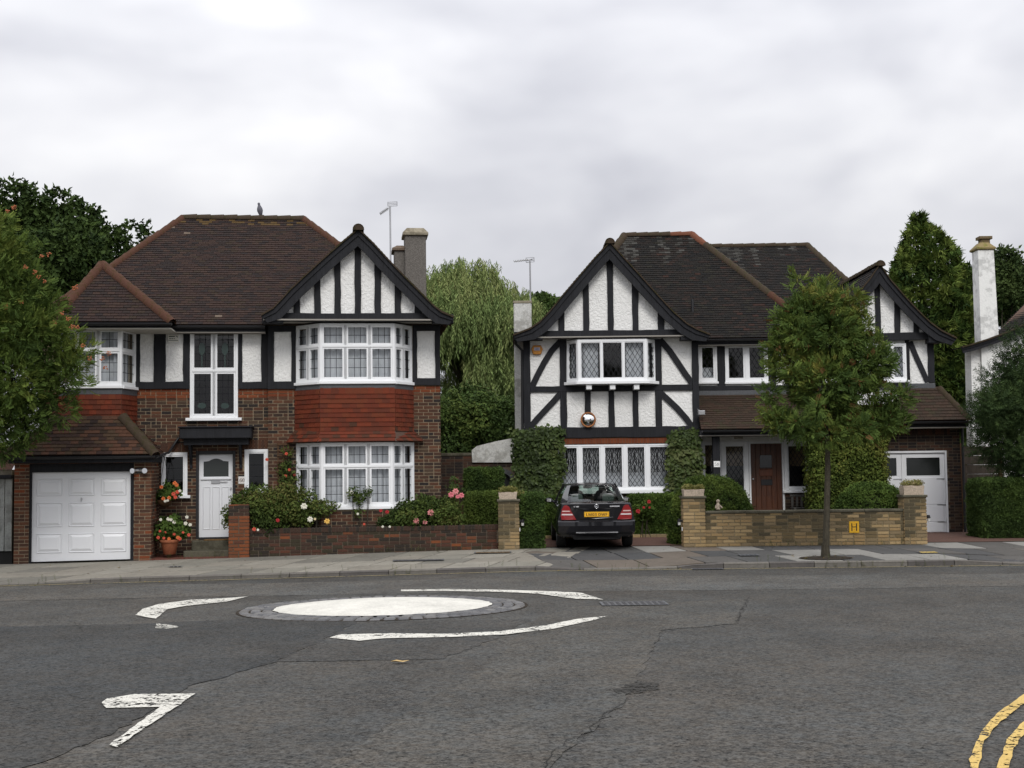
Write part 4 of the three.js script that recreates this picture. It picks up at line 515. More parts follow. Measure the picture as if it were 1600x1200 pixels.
  { const w = new MB(); w.ext([[gx0, -0.4], [gx1, -0.4], [gx1, gTop], [gx0, gTop]], zG - 0.22, zG - 0.004, [holeP({ ...dO, y0: -0.39 })]); w.box(gx1 - 0.22, gx1, -0.4, gTop, zW + 0.01, zG - 0.225); w.box(gx0, gx0 + 0.22, -0.4, gTop, -4, zG - 0.225); const gw = w.build('garage_wall', M.mortar, h);
    const pg = (R) => { const r = R(); return r < 0.4 ? 0 : r < 0.65 ? 4 : r < 0.85 ? 1 : r < 0.93 ? 6 : 2; };
    brickCourse(garageBricks, IM(zG), gx0, gx1, -0.28, gTop, [dO], { seed: 121, pick: pg }); brickCourse(garageBricks, planeM(V(gx1, 0, zG), V(0, 0, -1)), 0, -zW - 0.01, -0.28, gTop, [], { seed: 122, pick: pg }); pieces(gw, 'brick', garageBricks, brickGeo1, M.brick, 300);
    const fr = new MB(), dr = rc(50, 737.5, 204.5, 876.5, zG - 0.1), lowL = P(50, 878, zG - 0.1).y, lowR = P(204.5, 873.5, zG - 0.1).y; fr.cbox(dO.x0, dr.x0, -0.3, dO.y1, zG - 0.2, zG - 0.03, 0.008); fr.cbox(dr.x1, dO.x1, -0.3, dO.y1, zG - 0.2, zG - 0.03, 0.008); fr.cbox(dr.x0, dr.x1, dr.y1, dO.y1, zG - 0.2, zG - 0.032, 0.008); fr.build('door_frame', M.timber, h);
    const door = new MB(); door.ext([[dr.x0, lowL], [dr.x1, lowR], [dr.x1, dr.y1], [dr.x0, dr.y1]], zG - 0.14, zG - 0.1); const dm = door.build('garage_door', M.doorWhite, h);
    const Wd = dr.x1 - dr.x0, Hd = dr.y1 - Math.max(lowL, lowR), rowsF = [[0.075, 0.27], [0.345, 0.62], [0.695, 0.915]];
    for (let i = 0; i < 3; i++) for (const [a, b] of rowsF) { const x0 = dr.x0 + Wd * (0.045 + i * 0.325), x1 = x0 + Wd * 0.26, y1 = dr.y1 - Hd * a, y0 = dr.y1 - Hd * b, pnl = new MB(), z = zG - 0.1; const o = [[x0, y0], [x1, y0], [x1, y1], [x0, y1]], ins = (d, zz) => [V(x0 + d, y0 + d, zz), V(x1 - d, y0 + d, zz), V(x1 - d, y1 - d, zz), V(x0 + d, y1 - d, zz)]; const R0 = ins(0, z + 0.002), R1 = ins(0.012, z + 0.018), R2 = ins(0.028, z + 0.003), R3 = ins(0.085, z + 0.026); for (const [S, Q] of [[R0, R1], [R1, R2], [R2, R3]]) for (let k = 0; k < 4; k++) { const j = (k + 1) % 4; pnl.quad(S[k], S[j], Q[j], Q[k]); } pnl.quad(...R3); pnl.build('door_panel', M.doorWhite, dm); }
    const c = V((dr.x0 + dr.x1) / 2, P(128, 780, zG).y, zG - 0.095); new MB().tube([c.clone(), c.clone().add(V(0, 0, 0.05))], 0.018, 8).tube([c.clone().add(V(0, -0.05, 0.045)), c.clone().add(V(0, 0.035, 0.045))], 0.012, 6).build('handle', M.metal, dm);
    // roof of the garage
    const ge0 = P(8, 713, 0.3), ge1 = P(243, 709, 0.3), gy = (ge0.y + ge1.y) / 2; ge0.y = ge1.y = gy; const t0 = P(93, 652, zB + 0.02), t1 = P(192, 651, zB + 0.02), gt2 = [], gu = new MB(), ty = (t0.y + t1.y) / 2; t0.y = t1.y = ty; const pk = (R, c) => { const n = fbm(c.x * 1.2, c.y * 1.5, c.z, 3), r = R(); return n > 0.22 && r < 0.6 ? 2 : r < 0.35 ? 8 : r < 0.6 ? 9 : r < 0.8 ? 3 : r < 0.93 ? 1 : 5; };
    const geo = toneBoxes([...tileTones1, [0.09, 0.043, 0.026], [0.07, 0.044, 0.026]], 24), b1 = V(ge1.x, gy, zW), b0 = V(ge0.x, gy, zW - 2), k1 = V(t1.x, ty, zW - 0.3), k0 = V(t0.x, ty, zW - 2);
    tileSlope(gt2, gu, [ge0, ge1, t1, t0], { seed: 441, pick: pk, wt: 1 }); tileSlope(gt2, gu, [ge1, b1, k1, t1], { seed: 442, pick: pk }); tileSlope(gt2, gu, [b0, ge0, t0, k0], { seed: 443, pick: pk }); gu.poly([t0, t1, k1, k0]); const gr2 = gu.build('garage_roof', M.under, h); pieces(gr2, 'roof_tile', gt2, geo, M.tile, 300); ridgeLine(gr2, ge0, t0, M.ridgeDark, { seed: 11 }); ridgeLine(gr2, ge1, t1, M.ridgeDark, { seed: 12 });
    const f = new MB(); f.box(ge0.x + 0.06, ge1.x - 0.06, gy - 0.17, gy - 0.01, 0.2, 0.25); f.box(ge1.x - 0.11, ge1.x - 0.06, gy - 0.17, gy - 0.01, zW, 0.2); f.build('fascia', M.timber, h); new MB().box(ge0.x + 0.06, ge1.x - 0.12, gy - 0.16, gy - 0.14, -0.1, 0.198).build('soffit', M.soffit, h); gutter(h, V(ge0.x, gy - 0.03, 0.31), V(ge1.x, gy - 0.03, 0.31)); pipe(h, [V(ge1.x - 0.02, gy - 0.06, 0.2), V(ge1.x + 0.1, gy + 0.05, zW + 0.15), V(P(280, 684, zW).x, P(280, 684, zW).y, zW + 0.08)], 0.03); }
  // front door, hood, step
  { const d = rc(311, 710, 364, 839, zW - 0.08), fr = new MB(); fr.cbox(oD.x0, d.x0, oD.y0, oD.y1, zW - 0.18, zW - 0.0, 0.008); fr.cbox(d.x1, oD.x1, oD.y0, oD.y1, zW - 0.18, zW - 0.0, 0.008); fr.cbox(d.x0, d.x1, d.y1, oD.y1, zW - 0.18, zW - 0.002, 0.008); fr.box(d.x0, d.x1, oD.y0, d.y0, zW - 0.18, zW + 0.02); fr.build('door_frame', M.black, h);
    const W = d.x1 - d.x0, H = d.y1 - d.y0, wy0 = d.y1 - H * 0.27, wy1 = d.y1 - H * 0.05, wx0 = d.x0 + W * 0.13, wx1 = d.x1 - W * 0.13, arch = []; for (let k = 0; k <= 14; k++) { const t = k / 14, x = lerp(wx1, wx0, t), s = Math.abs(t - 0.5) * 2, y = wy1 - (s > 0.55 ? 0.07 - 0.03 * smooth(1, 0.55, s) * 0 - (1 - s) * 0.03 : lerp(0.0, 0.055, Math.pow(s / 0.55, 2))); arch.push([x, y]); }
    const hole = [[wx0, wy0], [wx1, wy0], ...arch], dm = new MB(); dm.ext([[d.x0, d.y0], [d.x1, d.y0], [d.x1, d.y1], [d.x0, d.y1]], zW - 0.13, zW - 0.08, [hole]); const door = dm.build('front_door', M.doorWhite, h);
    const gl2 = new MB(); gl2.ext(hole, zW - 0.112, zW - 0.108); gl2.build('pane', std(lin(0.035, 0.04, 0.038), 0.12), door);
    const x3 = (a, b) => [d.x0 + W * a, d.x0 + W * b]; for (const [a, b] of [[0.13, 0.32], [0.405, 0.595], [0.68, 0.87]]) { const [p, q] = x3(a, b), y0 = d.y0 + H * 0.1, y1 = d.y0 + H * 0.6, z = zW - 0.08, pn2 = new MB(), ins = (e, zz) => [V(p + e, y0 + e, zz), V(q - e, y0 + e, zz), V(q - e, y1 - e, zz), V(p + e, y1 - e, zz)], S = [ins(-0.014, z + 0.001), ins(-0.004, z + 0.012), ins(0.008, z + 0.001)]; for (let s = 0; s < 2; s++) for (let k = 0; k < 4; k++) { const j = (k + 1) % 4; pn2.quad(S[s][k], S[s][j], S[s + 1][j], S[s + 1][k]); } pn2.build('door_panel', M.doorWhite, door); }
    new MB().cbox(d.x0 + 0.04, d.x1 - 0.04, wy0 - 0.07, wy0 - 0.035, zW - 0.085, zW - 0.045, 0.006).build('shelf_moulding', M.doorWhite, door);
    new MB().cbox(d.x0 + W * 0.36, d.x0 + W * 0.62, d.y0 + H * 0.645, d.y0 + H * 0.685, zW - 0.08, zW - 0.06, 0.004).tube([V(d.x0 + W * 0.62, d.y0 + H * 0.668, zW - 0.05), V(d.x0 + W * 0.84, d.y0 + H * 0.668, zW - 0.05)], 0.01, 6).build('letter_plate', M.metal, door); new MB().tube([V(d.x1 - 0.045, d.y0 + H * 0.59, zW - 0.08), V(d.x1 - 0.045, d.y0 + H * 0.59, zW - 0.03)], 0.018, 8).build('knob', M.metal, door);
    const ch = rc(280, 668, 393, 685, zW + 0.55), hd = new MB(); hd.cbox(ch.x0, ch.x1, ch.y0, ch.y1, zW + 0.03, zW + 0.55, 0.015); hd.cbox(ch.x0 - 0.03, ch.x1 + 0.03, ch.y1, ch.y1 + 0.03, zW + 0.02, zW + 0.59, 0.008); hd.box(ch.x0 + 0.08, ch.x1 - 0.08, ch.y0 - 0.14, ch.y0, zW + 0.02, zW + 0.4); const hood = hd.build('door_hood', M.timber, h); for (const px of [299, 376.5]) { const x = P(px, 700, zW).x, yl = P(px, 732, zW).y; new MB().cbox(x - 0.03, x + 0.03, yl, ch.y0 - 0.1, zW, zW + 0.07, 0.006).tube([V(x, yl + 0.1, zW + 0.05), V(x, ch.y0 - 0.14, zW + 0.38)], 0.03, 6).build('bracket', M.timber, hood); }
    const g0 = -0.12, st = new MB(); const s1 = rc(303, 842, 372, 858, zW + 0.05); st.cbox(d.x0 - 0.12, d.x1 + 0.3, g0 - 0.2, oD.y0 - 0.02, zW + 0.0, zW + 0.35, 0.015); const stp = st.build('step', M.coping, h); new MB().cbox(d.x0 - 0.25, d.x1 + 0.3, -0.3, (oD.y0 + g0) / 2 - 0.02, zW + 0.35, zW + 0.75, 0.015).build('step', M.coping, h);
    const mt = thing('door_mat', 'brown bristle mat on the step before the white front door', 'doormat', V(d.x0 + 0.5, oD.y0 - 0.02, zW + 0.18), F); new MB().cbox(d.x0 + 0.15, d.x1 - 0.02, oD.y0 - 0.02, oD.y0 + 0.0, zW + 0.03, zW + 0.33, 0.006).build('mat', std(lin(0.2, 0.11, 0.04), 1, { map: T.grain, bumpMap: T.grainBump, bumpScale: 0.01 }), mt);
    const porch = new MB(); porch.box(gx1 + 0.0, P(357, 860, 0).x, -0.3, -0.062, zW, zG + 0.05); porch.build('tiled_path', std(lin(0.16, 0.06, 0.045), 0.8, { map: T.grain }), h); }
  pieces(wallM, 'brick', bricks, brickGeo1, M.brick, 300);
  // chimney of two stacks
  { const st = new MB(), z = -5.2, a = rc(633, 366, 666, 470, z), b = rc(616.5, 390, 634, 470, z - 0.2); st.cbox(a.x0, a.x1, 4.5, a.y1, z - 0.75, z, 0.02); const cm = st.build('chimney', M.pebble, h); new MB().cbox(b.x0, b.x1 + 0.02, 4.5, b.y1, z - 0.9, z - 0.2, 0.02).build('chimney', M.pebble, h); const capf = (r, zz, top, dz) => { const m = new MB(), e = 0.06, y = r.y1, q = (d, yy) => [V(r.x0 - d, yy, zz + d), V(r.x1 + d, yy, zz + d), V(r.x1 + d, yy, zz - dz - d), V(r.x0 - d, yy, zz - dz - d)], S = [q(0.0, y - 0.04), q(e, y - 0.02), q(e, y + 0.04), q(-0.04, y + top), q(-0.06, y + top + 0.02)]; for (let i = 0; i < 4; i++) for (let k = 0; k < 4; k++) { const j = (k + 1) % 4; m.quad(S[i][k], S[i][j], S[i + 1][j], S[i + 1][k]); } m.quad(...S[4]); return m; }; capf(a, z, 0.16, 0.75).build('chimney_cap', M.cap, cm); capf(b, z - 0.2, 0.1, 0.7).build('chimney_cap', std(lin(0.2, 0.16, 0.13), 0.95, { map: T.moss }), cm); }
  // small things on the house
  { const r = rc(372.5, 744.5, 384, 756, zW + 0.02), t = thing('house_number', 'small white plate numbered 60 beside the white front door', 'number plate', V((r.x0 + r.x1) / 2, r.y0, zW), F); new MB().cbox(r.x0, r.x1, r.y0, r.y1, zW - 0.005, zW + 0.018, 0.003).build('plate', M.upvc, t); plateMesh('digits', r.x0 + 0.005, r.x1 - 0.005, r.y0 + 0.005, r.y1 - 0.005, zW + 0.021, sheet(128, 128, (c, w, q) => { c.fillStyle = '#d9d4cf'; c.fillRect(0, 0, w, q); c.fillStyle = '#4a3531'; c.font = 'bold 92px serif'; c.textAlign = 'center'; c.textBaseline = 'middle'; c.fillText('60', w / 2, q / 2 + 4); }), t); }
  { const r = rc(262, 522.5, 281, 535.5, zW + 0.03), t = thing('alarm_box', 'white rectangular alarm box high on the panel beside the stair window', 'alarm box', V((r.x0 + r.x1) / 2, r.y0, zW), F); new MB().cbox(r.x0, r.x1, r.y0, r.y1, zW, zW + 0.07, 0.01).build('housing', M.upvc, t); plateMesh('print', r.x0 + 0.012, r.x1 - 0.012, r.y0 + 0.012, r.y1 - 0.012, zW + 0.0725, sheet(192, 128, (c, w, q) => { c.fillStyle = '#dcdad2'; c.fillRect(0, 0, w, q); c.fillStyle = '#3d4a40'; c.fillRect(14, 22, 106, 18); c.fillRect(18, 62, 34, 16); c.fillRect(60, 60, 28, 18); c.fillRect(96, 62, 24, 14); c.beginPath(); c.moveTo(142, 14); c.lineTo(176, 40); c.lineTo(168, 50); c.lineTo(140, 28); c.closePath(); c.fill(); c.fillRect(10, 96, 168, 10); }), t); }
  { const c = P(218, 735, zG), t = thing('security_light', 'twin spot security light on the brick garage pier', 'security light', c, F); new MB().cbox(c.x - 0.06, c.x + 0.06, c.y - 0.06, c.y + 0.06, 0, 0.05, 0.01).build('base', M.black, t); for (const s of [-1, 1]) { const l = new MB().tube([V(c.x, c.y, 0.04), V(c.x + s * 0.09, c.y, 0.08)], 0.03, 8).tube([V(c.x + s * 0.09, c.y, 0.05), V(c.x + s * 0.13, c.y - 0.01, 0.16)], 0.03, 12, 0.062).build('spot_head', M.metal, t); new MB().tube([V(c.x + s * 0.131, c.y - 0.01, 0.161), V(c.x + s * 0.133, c.y - 0.01, 0.166)], 0.055, 12).build('lens', M.chrome, l); } }
  { const t = thing('trellis', 'narrow brown wooden trellis on the brick beside the bay', 'trellis', P(443, 775, zR), F), z = zR + 0.03; for (const px of [434.5, 443, 451.5]) { const r = rc(px - 1, 692, px + 1, 772, z); new MB().box(r.x0, r.x1, r.y0, r.y1, z, z + 0.02).build('upright', M.wood, t); } for (let k = 0; k < 9; k++) { const r = rc(433, 693 + k * 9, 453, 695 + k * 9, z); new MB().box(r.x0, r.x1, r.y0, r.y1, z + 0.021, z + 0.038).build('slat', M.wood, t); } }
  // aerial and pigeon
  function aerial(F2, label, px, pyTop, pyLow, z, boom) { const a = F2.pt(px, pyLow, z), b = F2.pt(px - 1, pyTop, z), t = thing('television_aerial', label, 'aerial', a, F2); new MB().tube([a.clone().add(V(0, -0.6, 0)), b], 0.022, 8).build('mast', M.metal, t); const c = F2.pt(boom[0], boom[1], z), d = F2.pt(boom[2], boom[3], z); new MB().tube([c, d], 0.014, 6).build('boom', M.metal, t); for (let k = 0; k < 9; k++) { const p = c.clone().lerp(d, k / 11); new MB().tube([p.clone().add(V(0.02, 0, -0.16)), p.clone().add(V(-0.02, 0, 0.16))], 0.008, 5).build('element', M.metal, t); } const r = F2.rect(boom[4], boom[5], boom[6], boom[7], z), rf = new MB(); for (const y of span(r.y0, r.y1, 3)) rf.tube([V(r.x0, y, z - 0.05), V(r.x1, y, z + 0.05)], 0.008, 5); for (const x of [r.x0, r.x1]) rf.tube([V(x, r.y0, z), V(x, r.y1, z)], 0.01, 5); rf.build('reflector', M.metal, t); }
  aerial(F, 'television aerial on a thin mast beside the grey double chimney', 610.5, 322, 402, -4.6, [594, 334, 610, 323, 606, 315.5, 620.5, 322]);
  aerialKit = aerial;
  { const p = P(407, 340.5, -4.9), b = V(p.x, yR + 0.08, -4.9), t = thing('pigeon', 'grey pigeon perched on the main roof ridge of the brick house', 'bird', b, F), s = 1.0, prof = [[0.0, -0.09], [0.025, -0.07], [0.055, 0.0], [0.075, 0.07], [0.07, 0.13], [0.045, 0.19], [0.03, 0.22], [0.034, 0.25], [0.03, 0.275], [0.0, 0.29]].map(q => new THREE.Vector2(q[0], q[1])); const g = new THREE.LatheGeometry(prof, 12), m = new THREE.Matrix4().compose(V(b.x, b.y + 0.05, b.z), new THREE.Quaternion().setFromEuler(new THREE.Euler(0.1, 0, 0.16)), V(s, s, s * 1.1)); const mb = new MB(); mb.geo(g, m); mb.tube([V(b.x - 0.035, b.y + 0.3, b.z), V(b.x - 0.075, b.y + 0.29, b.z)], 0.01, 5, 0.002); mb.tube([V(b.x + 0.02, b.y + 0.03, b.z), V(b.x + 0.05, b.y - 0.06, b.z - 0.02)], 0.03, 6, 0.02); for (const o of [-0.02, 0.02]) mb.tube([V(b.x + o, b.y + 0.06, b.z), V(b.x + o, b.y - 0.05, b.z)], 0.007, 5); mb.build('body', std(lin(0.12, 0.12, 0.14), 0.8), t); }
}
// ---------------------------------------------------------------- timbered white house
const F2 = new Frame(V(0, 0, -30.3), 0);
const zOf = D => 30.3 - D;
const tileTones2 = [[0.015, 0.0125, 0.0105], [0.012, 0.0105, 0.009], [0.018, 0.0135, 0.011], [0.0095, 0.009, 0.0085], [0.022, 0.014, 0.011], [0.019, 0.017, 0.012], [0.07, 0.068, 0.062], [0.028, 0.017, 0.013], [0.038, 0.018, 0.013], [0.042, 0.04, 0.035]];
const tileGeo2 = toneBoxes(tileTones2, 26);
{
  const F = F2, zW = zOf(34.7), zG = zOf(34.45), zO = zOf(34.3), zV = zOf(34.2), zH = zOf(35.5), zR = zOf(35.0), zA = zOf(34.7), P = (px, py, z) => F.pt(px, py, z), rc = (...a) => F.rect(...a), IM = z => new THREE.Matrix4().makeTranslation(0, 0, z);
  const base = P(954, 800, zW).setY(0.0), h = thing('timbered_house', 'white rendered house with black timbers, leaded windows and dark tiled roofs', 'house', base, F), bricks = [];
  const pick2 = R => { const r = R(); return r < 0.15 ? 1 : r < 0.5 ? 2 : r < 0.85 ? 3 : 5; };
  const xL = P(819, 600, zW).x, xM = P(1091, 600, zW).x, eY = P(954, 527, zW).y, zBack = zOf(43);
  // wing wall
  const oOr = rc(888, 534, 1020, 598, zW), oGW = rc(870.5, 694.5, 1047.5, 770, zW);
  { const w = new MB(); w.ext([[xL, -0.3], [xM, -0.3], [xM, eY + 0.1], [xL, eY + 0.1]], zW - 0.24, zW, [oOr, oGW].map(holeP)); const wm = w.build('wall', M.render, h);
    const yT = P(954, 692.5, zW).y; const bk = new MB(); bk.ext([[xL - 0.001, -0.3], [xM, -0.3], [xM, P(954, 683, zW).y], [xL - 0.001, P(954, 683, zW).y]], zW + 0.002, zW + 0.02, [holeP(oGW)]); const bm = bk.build('brick_base', M.mortarDark, h);
    brickCourse(bricks, IM(zW + 0.022), xL, xM, -0.1, oGW.y0 - 0.02, [], { seed: 201, pick: pick2 }); brickCourse(bricks, IM(zW + 0.022), xL, xM, oGW.y0, yT, [{ ...oGW, y0: oGW.y0 - 1 }], { seed: 202, pick: pick2 }); soldier(bricks, IM(zW + 0.024), xL, xM, oGW.y1 + 0.02, P(954, 684.5, zW).y, 6, 2, 31); pieces(bm, 'brick', bricks, brickGeo1, M.brick, 300); }
  // shell: sides, recessed front, right wing, garage
  const xE = P(1459, 560, zR).x, xS0 = P(1338, 560, zR).x, xGr = P(1502, 760, zA).x, yF = P(1230, 612, zH).y, eH = P(1180, 527, zH).y;
  const oWa = rc(1091, 537, 1120.5, 600, zH), oWb = rc(1132.5, 537, 1200, 600, zH), oWc = rc(1262, 537, 1330, 600, zH), oWg = rc(1350, 537, 1414.5, 598, zR); oWa.x0 = Math.max(oWa.x0, xM + 0.01);
  const oP1 = rc(1097, 690, 1170.5, 808, zH), oP2 = rc(1225, 690, 1266, 767, zH), oDr = rc(1170.5, 690, 1225, 809, zH); oP1.x0 = Math.max(oP1.x0, xM + 0.02); oP1.x1 = oDr.x0 - 0.012; oP2.x0 = oDr.x1 + 0.012;
  { const s = new MB(); s.ext([[xM - 0.1, -0.3], [xS0 + 0.2, -0.3], [xS0 + 0.2, eH + 0.15], [xM - 0.1, eH + 0.15]], zH - 0.24, zH, [oWa, oWb, oWc, { ...oP1 }, oP2, { x0: oDr.x0, x1: oDr.x1, y0: oDr.y0, y1: oDr.y1 }].map(holeP)); s.ext([[xS0, yF - 0.6], [xE, yF - 0.6], [xE, eH + 0.1], [xS0, eH + 0.1]], zR - 0.2, zR, [holeP(oWg)]); s.build('wall', M.render, h); }
  { const s = new MB(); s.box(xL, xL + 0.22, -0.3, eY, zBack, zW - 0.245); s.box(xE - 0.22, xE, -0.3, eH, zBack, zR - 0.205); s.box(xL + 0.23, xE - 0.23, -0.3, eH, zBack, zBack + 0.2); s.box(xS0, xS0 + 0.15, yF - 0.6, eH, zH - 0.2, zR - 0.205); s.build('outer_wall', M.render, h); new MB().box(xM - 0.2, xM - 0.001, -0.3, eY, zH - 0.2, zW - 0.245).box(xM - 0.2, xM - 0.05, -0.3, eY, zOf(38.5), zH - 0.245).build('inner_wall', M.room, h); const f = new MB(); f.box(xL + 0.25, xE - 0.25, 2.6, 2.8, zBack + 0.2, zH - 0.25); f.box(xL + 0.25, xE - 0.25, eH - 0.2, eH - 0.05, zBack + 0.2, zH - 0.25); f.box(xL + 0.25, xM - 0.21, 2.6, 2.8, zH - 0.25, zW - 0.25); f.box(xL + 0.25, xM - 0.21, eH - 0.2, eH - 0.05, zH - 0.25, zW - 0.25); f.box(xL + 0.25, xE - 0.25, -0.2, 0.1, zBack + 0.2, zH - 0.25); f.box(xL + 0.25, xE - 0.25, 0.1, eH - 0.3, zOf(38.6), zOf(38.5)); f.build('floor', M.room, h); }
  // timbers of the wing
  const tb = (a, b, c, d, z = zW, out = 0.05) => timber(h, F, z, a, b, c, d, out);
  tb(818, 527, 829, 683); tb(875, 530, 885.5, 683); tb(1023.5, 530, 1034, 683); tb(1081.5, 527, 1092, 683, zW, 0.052); tb(829, 602.5, 1081.5, 611.5, zW, 0.055); tb(818, 667, 1092, 683.5, zW, 0.065);
  for (const px of [918.6, 955.5, 993]) tb(px - 4.6, 611, px + 4.6, 668, zW, 0.048);
  const brace = pts => { const l = pts.map(p => { const v = P(p[0], p[1], zW); return [v.x, v.y]; }); new MB().strip(l, 0.155, zW - 0.01, zW + 0.042).build('timber', M.timber, h); };
  brace([[876, 533], [862, 548], [850, 567], [840, 586], [831, 605]]); brace([[878, 612], [866, 626], [852, 641], [838, 656], [827, 670]]); brace([[1031, 531], [1046, 548], [1059, 567], [1071, 585], [1082, 600]]); brace([[1030, 612], [1044, 625], [1058, 638], [1072, 654], [1084, 671]]);
  // oriel window on brackets
  { const y1 = P(957, 530, zO).y, y0 = P(957, 600, zO).y, A = V(P(884, 565, zW).x, 0, zW), B = V(P(903, 565, zO).x, 0, zO), C = V(P(1011, 565, zO).x, 0, zO), D = V(P(1025.5, 565, zW).x, 0, zW), cm = M.net, common = { frame: 0.07, cas: 0.02, mull: 0.045, lead: 'diamond', lu: 0.13, lv: 0.21, curtain: 'sides', curtainMat: cm, sill: 0.08, sillOut: 0.08 };
    windowUnit(h, planeM(B, C.clone().sub(B)), 0, B.distanceTo(C), y0 + 0.08, y1, { ...common, cols: [1, 1, 1], ends: 0.05 }); windowUnit(h, planeM(A, B.clone().sub(A)), 0.005, A.distanceTo(B) - 0.002, y0 + 0.078, y1, { ...common, ends: 0 }); windowUnit(h, planeM(C, D.clone().sub(C)), 0.002, C.distanceTo(D) - 0.005, y0 + 0.078, y1, { ...common, ends: 0 });
    const fl = new MB(); for (const y of [y0 + 0.0, y1 + 0.015]) fl.poly([A, B, C, D].map(p => p.clone().setY(y))); fl.build('bay_floor', M.upvc, h);
    for (const px of [920, 957, 994.5]) { const r = rc(px - 4, 600.5, px + 4.5, 608.5, zO); new MB().cbox(r.x0, r.x1, r.y0, r.y1, zW + 0.05, zO + 0.02, 0.008).build('bracket', M.upvc, h); } }
  // gable
  const gl = [[952.8, 380], [929, 405], [905, 433], [881, 461], [860, 487], [844, 504], [828, 515], [802, 525]], gr = [[952.8, 380], [977, 407], [1001, 433], [1025, 460], [1052, 489], [1073, 507], [1089, 516], [1109, 524]], toV = (a, z) => a.map(p => { const v = P(p[0], p[1], z); return [v.x, v.y]; });
  verge(toV(gl, zV), 0.28, zV - 0.05, zV, h); verge(toV(gr, zV), 0.28, zV - 0.052, zV - 0.002, h);
  { const l = P(838, 519, zG), r = P(1076, 518, zG), a = P(953, 388, zG); new MB().ext([[l.x, l.y], [r.x, r.y], [a.x, a.y]], zG - 0.12, zG).build('gable_wall', M.render, h); const s = new MB(), y = P(953, 526, zG).y; s.box(P(806, 520, zW).x, P(1104, 520, zW).x, y - 0.03, y, zW, zG + 0.2); s.build('soffit', M.soffit, h); }
  for (const px of [877, 915.5, 953.3, 992.5, 1032.5]) { const top = 404 + Math.abs(px - 953) * 1.1; timber(h, F, zG, px - 4.7, Math.min(510, top - 9), px + 4.7, 518, 0.04); }
  timber(h, F, zG, 838, 516.5, 1078, 527.5, 0.09); for (const [a, b] of [[803, 848], [1064, 1108]]) { const r = rc(a, 519, b, 531, zV); new MB().cbox(r.x0, r.x1, r.y0, r.y1 + 0.02, zG - 0.1, zV - 0.055, 0.01).build('eaves_box', M.timber, h); }
  // roofs
  const tiles = [], under = new MB();
  const streak = (c, y1) => c.y > y1 - 1.0 && fbm(c.x * 3.4, 0.5, 2.2, 4) > 0.0 + (y1 - c.y) * 0.22;
  const pickT = y1 => (R, c) => { const r = R(); if (streak(c, y1) && R() < 0.62) return r < 0.4 ? 6 : 9; const n = fbm(c.x * 0.7, c.y * 0.7, 8.8, 3); return r < 0.02 ? 8 : r < 0.06 + n * 0.1 ? 7 : r < 0.3 ? 0 : r < 0.55 ? 1 : r < 0.7 ? 2 : r < 0.85 ? 3 : r < 0.93 ? 4 : 5; };
  const yA = P(1028, 367, zOf(38.8)).y, A0 = P(976, 367, zOf(38.8)).setY(yA), A1 = P(1081, 367, zOf(38.8)).setY(yA), eyA = P(1150, 528, zOf(35.15)).y, a0 = V(xL + 0.55, eyA, zOf(35.15)), a1 = V(P(1290, 528, zOf(35.15)).x, eyA, zOf(35.15)), a2 = V(a1.x, eyA, zOf(42.5)), a3 = V(a0.x, eyA, zOf(42.5));
  const pA = pickT(yA); tileSlope(tiles, under, [a0, a1, A1, A0], { seed: 501, pick: pA, wt: 1 }); tileSlope(tiles, under, [a1, a2, A1], { seed: 502, pick: pA }); tileSlope(tiles, under, [a3, a0, A0], { seed: 503, pick: pA }); under.poly([a2, a3, A0, A1]);
  const yB = P(1180, 384, zOf(40.5)).y, B0 = P(1060, 384, zOf(40.5)).setY(yB), B1 = P(1261, 383, zOf(40.5)).setY(yB), b0 = V(P(1120, 528, zOf(36)).x, eyA, zOf(36)), b1 = V(P(1425, 525, zOf(36)).x, eyA, zOf(36)), b2 = V(b1.x, eyA, zOf(45)), pB = pickT(yB);
  tileSlope(tiles, under, [b0, b1, B1, B0], { seed: 511, pick: pB, wt: 0.5 }); tileSlope(tiles, under, [b1, b2, B1], { seed: 512, pick: pB }); under.poly([b2, V(b0.x, eyA, zOf(45)), B0, B1]);
  const pc = pickT(99), slopeBack = (line, zf, zb, seed) => { for (let i = 0; i + 1 < line.length; i++) { const a = V(line[i][0], line[i][1] + 0.02, zf), b = V(line[i + 1][0], line[i + 1][1] + 0.02, zf); tileSlope(tiles, under, [b, a, a.clone().setZ(zb), b.clone().setZ(zb)], { seed: seed + i, pick: pc, wt: 0.2 }); } };
  slopeBack(toV(gl, zV), zV + 0.04, zOf(38), 520); slopeBack(toV(gr, zV), zV + 0.04, zOf(37.4), 530);
  // right gable
  const zV2 = zOf(34.6), zG2 = zOf(34.85), g2r = [[1374, 414.5], [1390, 438], [1406, 456.5], [1421.5, 474], [1437, 490], [1453, 505.5], [1470, 518], [1494, 530]], g2l = g2r.map(p => [1374 - (p[0] - 1374) * 1.0, p[1] + (p[0] - 1374) * 0.012]);
  verge(toV(g2l, zV2), 0.26, zV2 - 0.05, zV2, h); verge(toV(g2r, zV2), 0.26, zV2 - 0.052, zV2 - 0.002, h); slopeBack(toV(g2r, zV2), zV2 + 0.04, zOf(38.4), 540); slopeBack(toV(g2l, zV2), zV2 + 0.04, zOf(38.4), 550);
